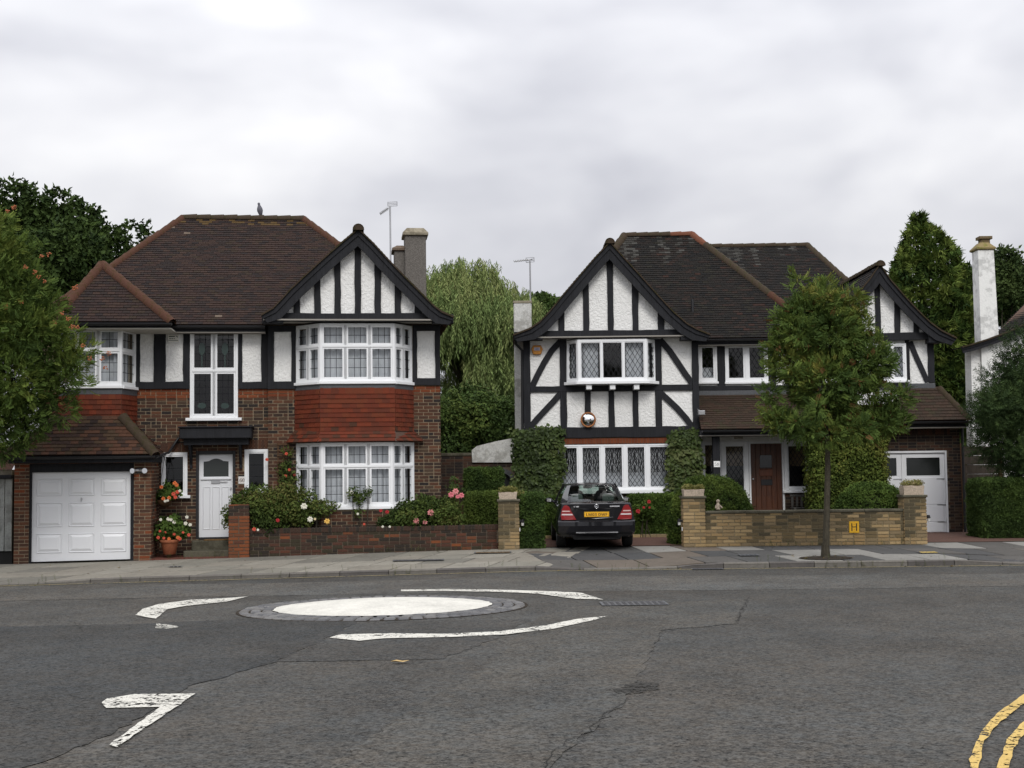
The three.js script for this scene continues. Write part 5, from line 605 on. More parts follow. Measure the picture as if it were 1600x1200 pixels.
  { const l = P(1280, 526, zG2), r = P(1468, 524, zG2), a = P(1374, 422, zG2); new MB().ext([[l.x, l.y - 0.1], [r.x, r.y - 0.1], [a.x, a.y]], zG2 - 0.12, zG2).build('gable_wall', M.render, h); } for (const px of [1340, 1371, 1401.5, 1431]) timber(h, F, zG2, px - 4.3, Math.min(515, 436 + Math.abs(px - 1373) * 1.15), px + 4.3, 522, 0.04); timber(h, F, zG2, 1283, 520.5, 1466, 532, 0.08); { const r = rc(1452, 523, 1492, 535, zV2); new MB().cbox(r.x0, r.x1, r.y0, r.y1, zG2 - 0.1, zV2 - 0.055, 0.01).build('eaves_box', M.timber, h); const q = rc(1256, 526, 1296, 538, zV2); new MB().cbox(q.x0, q.x1, q.y0, q.y1, zG2 - 0.1, zV2 - 0.055, 0.01).build('eaves_box', M.timber, h); }
  windowUnit(h, IM(zR), oWg.x0, oWg.x1, oWg.y0 + 0.05, oWg.y1, { cols: [1, 1, 1], lead: 'diamond', lu: 0.13, lv: 0.21, frame: 0.06, cas: 0.03, recess: 0.12, curtain: 'net', curtainMat: M.net, sill: 0.06 });
  tb(1414.5, 532, 1420.5, 598, zR); tb(1449.5, 532, 1459, 598, zR); { const l = [[1421.5, 534], [1430, 555], [1440, 577], [1449, 597]].map(p => { const v = P(p[0], p[1], zR); return [v.x, v.y]; }); new MB().strip(l, 0.13, zR - 0.01, zR + 0.042).build('timber', M.timber, h); }
  const roof = under.build('roof', M.under, h); pieces(roof, 'roof_tile', tiles, tileGeo2, M.tile, 300);
  ridgeLine(roof, A0, A1, M.ridgeDark, { seed: 21, pick: t => t > 0.6 ? M.ridgeNew : M.ridgeDark }); ridgeLine(roof, a1, A1, M.ridge, { seed: 22, pick: t => t > 0.88 ? M.ridgeNew : t > 0.35 ? M.ridgeDark : M.ridge }); ridgeLine(roof, a0, A0, M.ridgeDark, { seed: 23 }); ridgeLine(roof, B0, B1, M.ridgeDark, { seed: 24, size: 0.9 }); ridgeLine(roof, b1, B1, M.ridgeDark, { seed: 25, size: 0.9 });
  const gt = toV(gl, zV)[0], gt2 = toV(g2r, zV2)[0]; ridgeLine(roof, V(gt[0], gt[1] + 0.03, zOf(38.4)), V(gt[0], gt[1] + 0.03, zV + 0.1), M.ridgeDark, { seed: 26 }); ridgeLine(roof, V(gt2[0], gt2[1] + 0.02, zOf(38.4)), V(gt2[0], gt2[1] + 0.02, zV2 + 0.1), M.ridgeDark, { seed: 27 });
  { const a = P(1100, 529, zOf(35.1)), b = P(1290, 529, zOf(35.1)); gutter(h, V(a.x, eyA - 0.03, zOf(35.08)), V(b.x, eyA - 0.03, zOf(35.08))); const f = new MB(); f.box(xM, b.x, eyA - 0.17, eyA - 0.02, zOf(35.24), zOf(35.18)); f.build('fascia', M.timber, h); new MB().box(xM, b.x, eyA - 0.19, eyA - 0.171, zH, zOf(35.18)).build('soffit', M.soffit, h); }
  { const c = P(1082, 482, zOf(36)); pipe(h, [c.clone().add(V(0, -0.6, 0)), c.clone().add(V(0, 0.25, 0))], 0.04, 'soil_vent'); }
  // ground floor window with leaded lights
  const gw = windowUnit(h, IM(zW + 0.02), oGW.x0, oGW.x1, oGW.y0 + 0.07, oGW.y1, { cols: [1, 1, 1, 1, 1.02], lead: 'diamond', lu: 0.115, lv: 0.165, frame: 0.045, mull: 0.085, cas: 0.035, recess: 0.03, curtain: 'half', curtainMat: M.net, sill: 0.09, ends: 0.1, sillOut: 0.1 });
  { // crossing cords of lace that hang in the upper half of each light
    const lm = std(lin(0.55, 0.55, 0.56), 0.9), z = zW - 0.11; for (const [a, b] of [[873, 899], [908, 935], [944, 970], [979, 1005.6], [1015, 1040.6]]) { const r = rc(a, 702, b, 763, zW), y0 = lerp(r.y0, r.y1, 0.33), mb = new MB(), n = 6, W = r.x1 - r.x0; for (let k = 0; k <= n; k++) for (const ph of [0, 1]) { const pts = span(0, 1, 14).map(t => V(clamp(r.x0 + W * k / n + Math.sin(t * Math.PI * 2 + ph * Math.PI) * W * 0.1 * Math.cos(k * 1.1), r.x0, r.x1), lerp(y0, r.y1, t), z + ph * 0.012)); mb.tube(pts, 0.009, 4); } mb.build('lace', lm, gw); } }
  // upper windows of the recessed front
  for (const [o, cols] of [[oWa, [1]], [oWb, [1, 1]], [oWc, [1, 1]]]) windowUnit(h, IM(zH), o.x0, o.x1, o.y0 + 0.06, o.y1, { cols, lead: 'diamond', lu: 0.13, lv: 0.21, frame: 0.06, mull: 0.08, cas: 0.045, recess: 0.03, curtain: cols.length === 1 ? 'half' : null, curtainMat: M.net, sill: 0.06, ends: 0.02 });
  tb(1120.5, 530, 1132.5, 608, zH); tb(1200, 530, 1212, 608, zH); tb(1252, 530, 1262, 608, zH); tb(1092, 602, 1340, 609, zH, 0.06);
  // lean-to roof across porch and garage
  { const lt = [], lu = new MB(), zE = zOf(34.2), zT = zH + 0.02, l0 = P(1099, 672, zE), l1 = P(1400, 666.5, zE), t0 = P(1092, 620, zT), t1 = P(1400, 612, zT); l0.y = l1.y = (l0.y + l1.y) / 2; t0.y = t1.y = (t0.y + t1.y) / 2; l0.x = xM - 0.02; t0.x = xM + 0.005; const m1 = l1.clone(), n1 = t1.clone(); const e1 = P(1516, 656, zOf(34.25)), u1 = P(1467, 606, zR + 0.03), e0 = V(m1.x, e1.y, e1.z), u0 = V(n1.x, u1.y, u1.z), pk = R => { const r = R(); return r < 0.4 ? 0 : r < 0.6 ? 4 : r < 0.8 ? 2 : r < 0.92 ? 7 : 5; };
    const geo = toneBoxes([[0.05, 0.033, 0.024], [0.04, 0.028, 0.022], [0.046, 0.034, 0.024], [0.034, 0.027, 0.02], [0.058, 0.036, 0.026], [0.05, 0.04, 0.024], [0.12, 0.11, 0.09], [0.06, 0.041, 0.028]], 27);
    tileSlope(lt, lu, [l0, m1, n1, t0], { seed: 561, pick: pk, wt: 1 }); tileSlope(lt, lu, [e0, e1, u1, u0], { seed: 562, pick: pk, wt: 1 }); const eb = V(e1.x, e1.y, zOf(40)), ub = V(u1.x, u1.y, zOf(40)); tileSlope(lt, lu, [e1, eb, ub, u1], { seed: 563, pick: pk }); lu.quad(e0, m1, n1, u0); const lr = lu.build('porch_roof', M.under, h); pieces(lr, 'roof_tile', lt, geo, M.tile, 300); ridgeLine(lr, e1, u1, M.ridgeDark, { seed: 29, size: 0.8 });
    const fl = new MB(), fy0 = P(1230, 621, zH).y, fy1 = P(1230, 609, zH).y; fl.box(xM + 0.02, xS0, fy0 - 0.02, fy1, zH, zH + 0.05); fl.box(xS0, xE, u1.y - 0.02, u1.y + 0.12, zR, zR + 0.06); fl.build('lead_flashing', M.lead, h);
    const f = new MB(); f.box(xM - 0.05, m1.x, l0.y - 0.15, l0.y - 0.015, zE - 0.1, zE - 0.05); f.box(e0.x, e1.x - 0.03, e1.y - 0.17, e1.y - 0.015, e1.z - 0.1, e1.z - 0.05); new MB().box(xM - 0.05, m1.x, l0.y - 0.17, l0.y - 0.151, zH, zE - 0.05).build('soffit', M.soffit, h); new MB().box(e0.x + 0.003, e1.x - 0.11, e1.y - 0.2, e1.y - 0.171, zA + 0.03, e1.z - 0.05).build('soffit', M.soffit, h); f.box(e1.x - 0.1, e1.x - 0.05, e1.y - 0.17, e1.y - 0.015, zOf(40), e1.z - 0.1); f.build('fascia', M.timber, h); gutter(h, V(xM, l0.y - 0.03, zE + 0.05), V(m1.x, l0.y - 0.03, zE + 0.05)); gutter(h, V(e0.x, e1.y - 0.03, e1.z + 0.05), V(e1.x, e1.y - 0.03, e1.z + 0.05));
    const pp = rc(1114, 676, 1125.5, 812, zOf(34.5)); new MB().cbox(pp.x0, pp.x1, -0.1, l0.y - 0.14, zOf(34.6), zOf(34.45), 0.012).build('porch_post', M.timber, h);
    const np = rc(1115, 720.5, 1125, 730, zOf(34.45)), t = thing('house_number', 'small white plate numbered 58 on the black porch post', 'number plate', V((np.x0 + np.x1) / 2, np.y0, zOf(34.45)), F); new MB().cbox(np.x0, np.x1, np.y0, np.y1, zOf(34.45), zOf(34.43), 0.003).build('plate', M.upvc, t); plateMesh('digits', np.x0 + 0.004, np.x1 - 0.004, np.y0 + 0.004, np.y1 - 0.004, zOf(34.427), sheet(128, 128, (c, w, q) => { c.fillStyle = '#f4f4f2'; c.fillRect(0, 0, w, q); c.fillStyle = '#15161a'; c.font = '96px serif'; c.textAlign = 'center'; c.textBaseline = 'middle'; c.fillText('58', w / 2, q / 2 + 4); }), t);
    const lc = P(1154, 684, zOf(35)), pl = thing('porch_light', 'small flat bulkhead light under the porch eaves', 'light', lc, F); new MB().cbox(lc.x - 0.11, lc.x + 0.11, lc.y - 0.03, lc.y + 0.03, lc.z - 0.06, lc.z + 0.05, 0.015).build('housing', std(lin(0.3, 0.27, 0.22), 0.6), pl);
    const gc = P(1416, 672, zA), gl2 = thing('garage_light', 'round dusty lamp above the white garage doors', 'light', gc, F); new MB().cbox(gc.x - 0.09, gc.x + 0.09, gc.y - 0.06, gc.y + 0.06, gc.z, gc.z + 0.06, 0.02).tube([V(gc.x, gc.y, gc.z + 0.05), V(gc.x, gc.y - 0.01, gc.z + 0.15)], 0.06, 10, 0.045).build('housing', std(lin(0.16, 0.14, 0.12), 0.6), gl2);
    // garage front
    const ob = rc(1345, 704.5, 1481, 834, zA); const gs = new MB(); gs.ext([[xS0 - 0.3, -0.3], [xGr, -0.3], [xGr, e1.y - 0.1], [xS0 - 0.3, e1.y - 0.1]], zA - 0.22, zA - 0.004, [holeP({ ...ob, y0: -0.29 })]); gs.box(xGr - 0.22, xGr, -0.3, e1.y - 0.1, zOf(40), zA - 0.225); const gm = gs.build('garage_wall', M.mortarDark, h), gb = []; brickCourse(gb, IM(zA), xS0 - 0.3, xGr, -0.1, e1.y - 0.25, [{ ...ob, y0: -0.3 }], { seed: 221, pick: pick2 }); soldier(gb, IM(zA + 0.002), ob.x0, ob.x1 + 0.1, e1.y - 0.36, e1.y - 0.18, 0, 3, 41); pieces(gm, 'brick', gb, brickGeo1, M.brick, 300);
    const xj = P(1410.5, 770, zA).x, fr = new MB(); fr.cbox(ob.x0, ob.x1, ob.y1 - 0.06, ob.y1, zA - 0.12, zA + 0.005, 0.006); fr.cbox(ob.x1 - 0.05, ob.x1, ob.y0, ob.y1 - 0.06, zA - 0.12, zA + 0.005, 0.006); fr.build('door_frame', M.doorWhite, h);
    for (const [a, b, wa, wb] of [[ob.x0 + 0.01, xj - 0.004, P(1352, 730, zA).x, P(1401.5, 730, zA).x], [xj + 0.004, ob.x1 - 0.055, P(1417, 730, zA).x, P(1469.5, 730, zA).x]]) { const wy = rc(1417, 715, 1469, 743, zA), d = new MB(); d.ext([[a, ob.y0 + 0.02], [b, ob.y0 + 0.02], [b, ob.y1 - 0.07], [a, ob.y1 - 0.07]], zA - 0.09, zA - 0.04, [holeP({ x0: wa, x1: wb, y0: wy.y0, y1: wy.y1 })]); const dm = d.build('garage_door', M.doorWhite, h); new MB().box(wa - 0.005, wb + 0.005, wy.y0 - 0.005, wy.y1 + 0.005, zA - 0.075, zA - 0.07).build('pane', std(lin(0.015, 0.017, 0.016), 0.1), dm); const ys = [wy.y0 - 0.05, P(1440, 789, zA).y, P(1440, 816, zA).y, ob.y0 + 0.02]; for (let k = 0; k < 3; k++) new MB().cbox(a + 0.08, b - 0.06, ys[k + 1] + 0.014, ys[k], zA - 0.05, zA - 0.026, 0.006).build('door_panel', M.doorWhite, dm); for (const y of [ys[0] - 0.04, ys[1], ys[2]]) new MB().box(b - 0.22, b, y - 0.012, y + 0.012, zA - 0.026, zA - 0.02).build('hinge', M.metal, dm); }
    pipe(h, [V(xGr + 0.05, e1.y - 0.05, zA + 0.05), V(xGr + 0.05, 0, zA + 0.05)], 0.035); }
  // entrance: side lights and oak door
  { const yb = 0.3; windowUnit(h, IM(zH), oP1.x0, P(1127, 740, zH).x - 0.005, P(1120, 800, zH).y, oP1.y1, { lead: 'diamond', lu: 0.13, lv: 0.2, frame: 0.07, cas: 0.02, recess: 0.04, curtain: null, sill: 0 }); windowUnit(h, IM(zH), P(1127, 740, zH).x, oP1.x1 - 0.002, P(1140, 805, zH).y, oP1.y1, { lead: 'diamond', lu: 0.13, lv: 0.2, frame: 0.11, cas: 0.02, recess: 0.045, curtain: null, sill: 0 }); windowUnit(h, IM(zH), oP2.x0, oP2.x1, oP2.y0, oP2.y1, { lead: 'diamond', lu: 0.115, lv: 0.18, frame: 0.1, cas: 0.02, recess: 0.04, curtain: null, sill: 0.05 });
    // drawn blinds in the upper halves
    { const bl = new MB(), z = zH - 0.12; for (const [a, b] of [[1098, 1114], [1130, 1163], [1233, 1262]]) { const r = rc(a, 692, b, 728, z); bl.box(r.x0, r.x1, r.y0, r.y1, z - 0.01, z); } bl.build('blind', std(lin(0.22, 0.16, 0.1), 0.9, { map: T.grain }), h); }
    const d = rc(1173, 693, 1222, 808, zH - 0.05), fr = new MB(); fr.cbox(oDr.x0 + 0.002, d.x0, oDr.y0, oDr.y1, zH - 0.14, zH + 0.03, 0.006); fr.cbox(d.x1, oDr.x1 - 0.002, oDr.y0, oDr.y1, zH - 0.14, zH + 0.03, 0.006); fr.cbox(d.x0, d.x1, d.y1, oDr.y1, zH - 0.14, zH + 0.028, 0.006); fr.build('door_frame', M.upvc, h);
    const n = 6, W = (d.x1 - d.x0) / n, dm = new MB().box(d.x0, d.x1, d.y0, d.y1, zH - 0.1, zH - 0.07).build('front_door', M.doorWood, h); for (let k = 0; k < n; k++) new MB().cbox(d.x0 + k * W + 0.003, d.x0 + (k + 1) * W - 0.003, d.y0, d.y1, zH - 0.072, zH - 0.045 - (k > 1 && k < 4 ? 0.008 : 0), 0.006).build('plank', M.doorWood, dm);
    const wr = rc(1187, 711, 1206, 731, zH - 0.04); new MB().cbox(wr.x0, wr.x1, wr.y0, wr.y1, zH - 0.06, zH - 0.035, 0.006).build('pane', std(lin(0.02, 0.02, 0.022), 0.1), dm); const lp = rc(1189, 749, 1207, 758, zH - 0.04); new MB().cbox(lp.x0, lp.x1, lp.y0, lp.y1, zH - 0.06, zH - 0.032, 0.005).build('letter_plate', M.black, dm); new MB().cbox(wr.x0 - 0.02, wr.x1 + 0.02, wr.y0 - 0.22, wr.y0 - 0.04, zH - 0.06, zH - 0.036, 0.01).build('carved_panel', std(lin(0.16, 0.045, 0.014), 0.4, { map: T.wood }), dm); new MB().tube([V(d.x0 + 0.06, lerp(d.y0, d.y1, 0.52), zH - 0.05), V(d.x0 + 0.06, lerp(d.y0, d.y1, 0.52), zH)], 0.02, 8).build('knob', M.metal, dm);
    new MB().cbox(oP1.x0, oP2.x1, -0.1, oDr.y0 + 0.0, zH - 0.02, zH + 0.5, 0.02).build('step', M.coping, h); const bb = rc(1227, 769, 1300, 812, zH + 0.01), bq = []; bb.y0 = oDr.y0; const bm = new MB().box(bb.x0, bb.x1, bb.y0, bb.y1, zH - 0.1, zH + 0.012).build('brick_base', M.mortarDark, h); brickCourse(bq, IM(zH + 0.016), bb.x0, bb.x1, bb.y0 + 0.01, bb.y1, [], { seed: 225, pick: pick2 }); pieces(bm, 'brick', bq, brickGeo1, M.brick, 300); }
  // chimney on the left flank with downpipe
  { const z = zOf(36.6), r = rc(803, 471, 831, 560, z); const c = new MB().cbox(r.x0, r.x1, -0.3, r.y1, z - 0.6, z, 0.02).build('chimney', M.renderSmooth, h); new MB().cbox(r.x0 - 0.015, r.x1 + 0.015, r.y1 - 0.05, r.y1 + 0.02, z - 0.62, z + 0.015, 0.01).build('chimney_cap', M.cap, c); new MB().box(r.x1 - 0.05, xL + 0.01, -0.3, eY, z - 0.5, z - 0.1).build('outer_wall', M.render, h); const a = P(806, 531, zOf(34.6)), b = P(816, 548, zOf(34.75)), e = P(816.5, 690, zOf(34.75)); pipe(h, [a, a.clone().add(V(0, -0.1, 0)), b, e.clone().setY(2.3), e.clone().setY(0.1)], 0.038); }
  aerialKit(F2, 'television aerial with flat boom above the white side chimney', 829, 408, 474, zOf(36.8), [803.5, 408.5, 832, 405, 822, 402.5, 834.5, 409.5]);
  // alarm box, mirror, floodlight
  { const c = P(839, 547, zW), t = thing('alarm_box', 'orange six sided alarm box under the eaves by the left post', 'alarm box', c, F), pts = [[-9, 1], [-6, 7], [6, 7], [9, 1], [6, -7], [-6, -7]].map(p => [c.x + p[0] / 60, c.y + p[1] / 60]); new MB().ext(pts, zW - 0.01, zW + 0.09, [], 0.012).build('housing', std(lin(0.5, 0.2, 0.015), 0.5), t); plateMesh('print', c.x - 0.075, c.x + 0.075, c.y - 0.02, c.y + 0.06, zW + 0.0925, sheet(192, 96, (g, w, q) => { g.fillStyle = '#b9b8c6'; g.fillRect(0, 0, w, q); g.fillStyle = '#34346a'; g.font = 'bold 60px sans-serif'; g.textAlign = 'center'; g.textBaseline = 'middle'; g.fillText('ADT', w / 2, q / 2 - 2); g.fillRect(14, 74, 164, 12); }), t); }
  { const c = P(919, 656, zW + 0.1), t = thing('convex_mirror', 'round convex traffic mirror with orange rim fixed to the wall timber', 'mirror', c, F), r = 11.6 / 61, m = new MB(), N = 28, J = 7, f = (j, k) => { const s = j / J, a = k / N * 6.28318, rr = r * 0.9 * s; return [V(c.x + Math.cos(a) * rr, c.y + Math.sin(a) * rr, zW + 0.13 + 0.075 * (1 - s * s)), V(Math.cos(a) * s * 0.86, Math.sin(a) * s * 0.86, 1).normalize()]; }; for (let j = 0; j < J; j++) for (let k = 0; k < N; k++) for (const [a, b] of [[j, k], [j + 1, k], [j + 1, k + 1], [j, k], [j + 1, k + 1], [j, k + 1]]) m.v(...f(a, b)); m.build('mirror_glass', std(lin(0.92, 0.92, 0.92), 0.03, { metalness: 1 }), t); const rim = new MB(), tg = new THREE.TorusGeometry(r * 0.95, 0.02, 8, 28); rim.geo(tg, new THREE.Matrix4().makeTranslation(c.x, c.y, zW + 0.13)); rim.tube([V(c.x, c.y, zW + 0.04), V(c.x, c.y, zW + 0.12)], r * 0.85, 20); rim.build('rim', std(lin(0.3, 0.11, 0.03), 0.6), t); }
  { const c = P(1096, 645, zOf(34.4)), t = thing('floodlight', 'small grey floodlight on the corner post above the porch roof', 'light', c, F); new MB().cbox(c.x - 0.09, c.x + 0.09, c.y - 0.06, c.y + 0.06, c.z - 0.05, c.z + 0.05, 0.015).build('housing', M.metal, t); new MB().tube([V(c.x, c.y + 0.04, c.z), V(P(1090, 640, zW + 0.06).x, c.y + 0.1, zW + 0.06)], 0.015, 6).build('bracket', M.metal, t); }
}
// ---------------------------------------------------------------- side wall with arch between the houses, and the low wing
{
  const F = F2, z = zOf(36.0), P = (px, py, zz = z) => F.pt(px, py, zz), x0 = P(684, 760).x, x1 = P(808, 760).x, y1 = P(740, 708).y, c = P(783, 800), arch = [], aw = 0.36, ah = P(783, 735).y;
  for (let k = 0; k <= 14; k++) { const a = k / 14 * Math.PI; arch.push([c.x + Math.cos(a) * aw, ah - aw + Math.sin(a) * aw]); }
  const t = thing('side_wall', 'dark brick wall with black arched gateway between the two houses', 'wall', V((x0 + x1) / 2, 0, z), F), m = new MB().ext([[x0, -0.2], [x1, -0.2], [x1, y1], [x0, y1]], z - 0.2, z - 0.004, [[[c.x - aw, -0.19], [c.x + aw, -0.19], ...arch]]).build('wall', M.mortarDark, t), bl = [];
  brickCourse(bl, new THREE.Matrix4().makeTranslation(0, 0, z), x0, x1, 0, y1 - 0.08, [{ x0: c.x - aw - 0.11, x1: c.x + aw + 0.11, y0: -1, y1: ah + 0.05 }], { seed: 231, pick: R => { const r = R(); return r < 0.4 ? 2 : r < 0.7 ? 3 : r < 0.9 ? 1 : 0; } }); pieces(m, 'brick', bl, brickGeo1, M.brick, 300);
  new MB().strip(arch, 0.12, z - 0.02, z + 0.02).build('arch_ring', M.lead, t); new MB().ext([[c.x - aw, -0.1], [c.x + aw, -0.1], ...arch], z - 0.16, z - 0.12).build('gate', M.black, t); new MB().cbox(x0, x1, y1 - 0.07, y1 + 0.01, z - 0.22, z + 0.03, 0.01).build('coping', M.coping, t);
  const z2 = z + 0.06, w = thing('parapet', 'pale weathered parapet sloping up to the white house over the arch', 'wall', V(x1 - 0.6, y1, z2), F), pp = [[738, 722.5], [737, 703.5], [745, 697], [775, 689.5], [809, 683], [809, 722.5]].map(p => { const v = P(p[0], p[1], z2); return [v.x, v.y]; }); new MB().ext(pp, z2 - 0.25, z2).build('wall', M.renderSmooth, w);
  const s = P(803, 765), g2 = thing('gate_post', 'short pale rendered post beside the arched gateway', 'post', V(s.x, 0, z + 0.3), F); new MB().cbox(P(798.5, 770, z + 0.3).x, P(806, 770, z + 0.3).x, 0, P(803, 750, z + 0.3).y, z + 0.15, z + 0.35, 0.02).build('post', M.renderSmooth, g2);
}
// ---------------------------------------------------------------- white house at the far right
{
  const F = F2, z = zOf(37), P = (px, py, zz = z) => F.pt(px, py, zz), h = thing('white_house', 'white rendered neighbour with tall chimney and dark roof behind the shrub', 'house', P(1600, 800).setY(0), F), x0 = P(1517, 650).x, pts = [[1517, 545], [1560, 530], [1620, 508], [1760, 440], [1900, 508]].map(p => { const v = P(p[0], p[1]); return [v.x, v.y]; });
  new MB().ext([[x0, -0.2], [pts.at(-1)[0], -0.2], ...pts.slice().reverse()], z - 0.5, z, []).box(x0 + 3, pts.at(-1)[0], -0.2, pts[0][1] + 0.2, z - 8, z - 0.51).build('wall', M.render, h);
  const line = [[1503, 543.5], [1520, 539], [1545, 531], [1580, 518], [1625, 497], [1760, 425]].map(p => { const v = P(p[0], p[1], z + 0.3); return [v.x, v.y]; }); verge(line, 0.16, z + 0.25, z + 0.3, h); const tl = [], un = new MB(); for (let i = 0; i + 1 < line.length; i++) { const a = V(line[i][0], line[i][1], z + 0.32), b = V(line[i + 1][0], line[i + 1][1], z + 0.32); tileSlope(tl, un, [a, b, b.clone().setZ(z - 0.55), a.clone().setZ(z - 0.55)], { seed: 571 + i, tones: 6 }); }
  const r0 = P(1545, 533, z - 0.3), r1 = P(1660, 415, z - 3.6), r2 = P(1800, 415, z - 3.6), r3 = P(1900, 520, z - 0.3); tileSlope(tl, un, [r0, r3, r2, r1], { seed: 581, wt: 1, pick: R => R() < 0.12 ? 5 : Math.floor(R() * 6) }); const rf = un.build('roof', M.under, h); pieces(rf, 'roof_tile', tl, tileGeo2, M.tile, 300);
  const zc = z + 0.1, c0 = F.rect(1530.5, 389, 1558.5, 535, zc), ch = new MB(); ch.ext([[c0.x0, 3], [c0.x1 - 0.02, 3], [c0.x1, c0.y0], [c0.x1 - 0.06, c0.y1], [c0.x0 + 0.0, c0.y1]], zc - 0.5, zc); const cm = ch.build('chimney', M.whiteStack, h); const cap = new MB(), q = (d, y) => [V(c0.x0 - d, y, zc + d), V(c0.x1 - 0.06 + d, y, zc + d), V(c0.x1 - 0.06 + d, y, zc - 0.5 - d), V(c0.x0 - d, y, zc - 0.5 - d)], S = [q(0, c0.y1 - 0.03), q(0.05, c0.y1), q(0.05, c0.y1 + 0.04), q(-0.1, c0.y1 + 0.2)]; for (let i = 0; i < 3; i++) for (let k = 0; k < 4; k++) { const j = (k + 1) % 4; cap.quad(S[i][k], S[i][j], S[i + 1][j], S[i + 1][k]); } cap.quad(...S[3]); cap.build('chimney_cap', std(lin(0.3, 0.25, 0.13), 0.95, { map: T.moss }), cm); const pt = F.rect(1528, 370, 1548, 380, zc - 0.3); new MB().cbox(pt.x0 + 0.05, pt.x1 - 0.05, c0.y1 + 0.15, pt.y1, zc - 0.45, zc - 0.2, 0.02).cbox(pt.x0, pt.x1, pt.y1 - 0.08, pt.y1, zc - 0.5, zc - 0.15, 0.01).build('chimney_pot', std(lin(0.2, 0.16, 0.1), 0.9, { map: T.moss }), cm);
  windowUnit(h, new THREE.Matrix4().makeTranslation(0, 0, z + 0.03), P(1534, 640).x, P(1575, 640).x, P(1555, 670).y, P(1555, 590).y, { lead: null, cols: [1, 1], sill: 0.06 });
}
// ---------------------------------------------------------------- dark side passage and fence to its left, neighbour's shed far left
{
  const F = F2, z = zOf(36.4), t = thing('side_fence', 'weathered dark board fence in the passage beside the garage', 'fence', F.pt(1520, 800, z).setY(0), F), x0 = F.pt(1500, 750, z).x, x1 = F.pt(1545, 750, z).x, y1 = F.pt(1522, 697, z).y, n = 9; for (let k = 0; k < n; k++) { const y = lerp(0.02, y1, k / n); new MB().cbox(x0, x1 + 0.4, y, y + y1 / n - 0.012, z - 0.03, z + 0.012 * (k % 2), 0.004).build('board', std(lin(0.075, 0.065, 0.055), 0.9, { map: T.wood }), t); } for (const x of [x0 + 0.05, x1 + 0.3]) new MB().cbox(x - 0.05, x + 0.05, 0, y1 + 0.08, z + 0.02, z + 0.1, 0.008).build('post', M.wood, t);
}
{
  const F = F1, z = -0.9, t = thing('garden_shed', 'pale grey panelled outbuilding with lean roof left of the garage', 'shed', F.pt(5, 870, z).setY(-0.1), F), x1 = F.pt(19, 800, z).x, x0 = x1 - 2.6, y1 = F.pt(8, 748, z).y; const n = 16; for (let k = 0; k < n; k++) { const a = lerp(x0, x1, k / n), b = lerp(x0, x1, (k + 1) / n); new MB().cbox(a + 0.004, b - 0.004, 0.12, y1, z - 0.04, z, 0.008).build('board', std(lin(0.42, 0.44, 0.44), 0.7, { map: T.lichen }), t); } new MB().box(x0, x1, -0.2, y1, z - 2, z - 0.05).build('body', M.dark, t); new MB().cbox(x0 - 0.1, x1, y1, y1 + 0.08, z - 2.2, z + 0.1, 0.01).build('roof_edge', M.timber, t); new MB().cbox(x0 - 0.1, x1, y1 + 0.08, y1 + 0.2, z - 2.2, z + 0.02, 0.01).build('wall_plate', std(lin(0.3, 0.27, 0.22), 0.8, { map: T.lichen }), t); const rf = new MB(); rf.quad(V(x0 - 0.1, y1 + 0.2, z + 0.06), V(x1, y1 + 0.2, z + 0.06), V(x1, y1 + 0.75, z - 1.2), V(x0 - 0.1, y1 + 0.75, z - 1.2)); rf.build('roof', M.ridge, t);
}
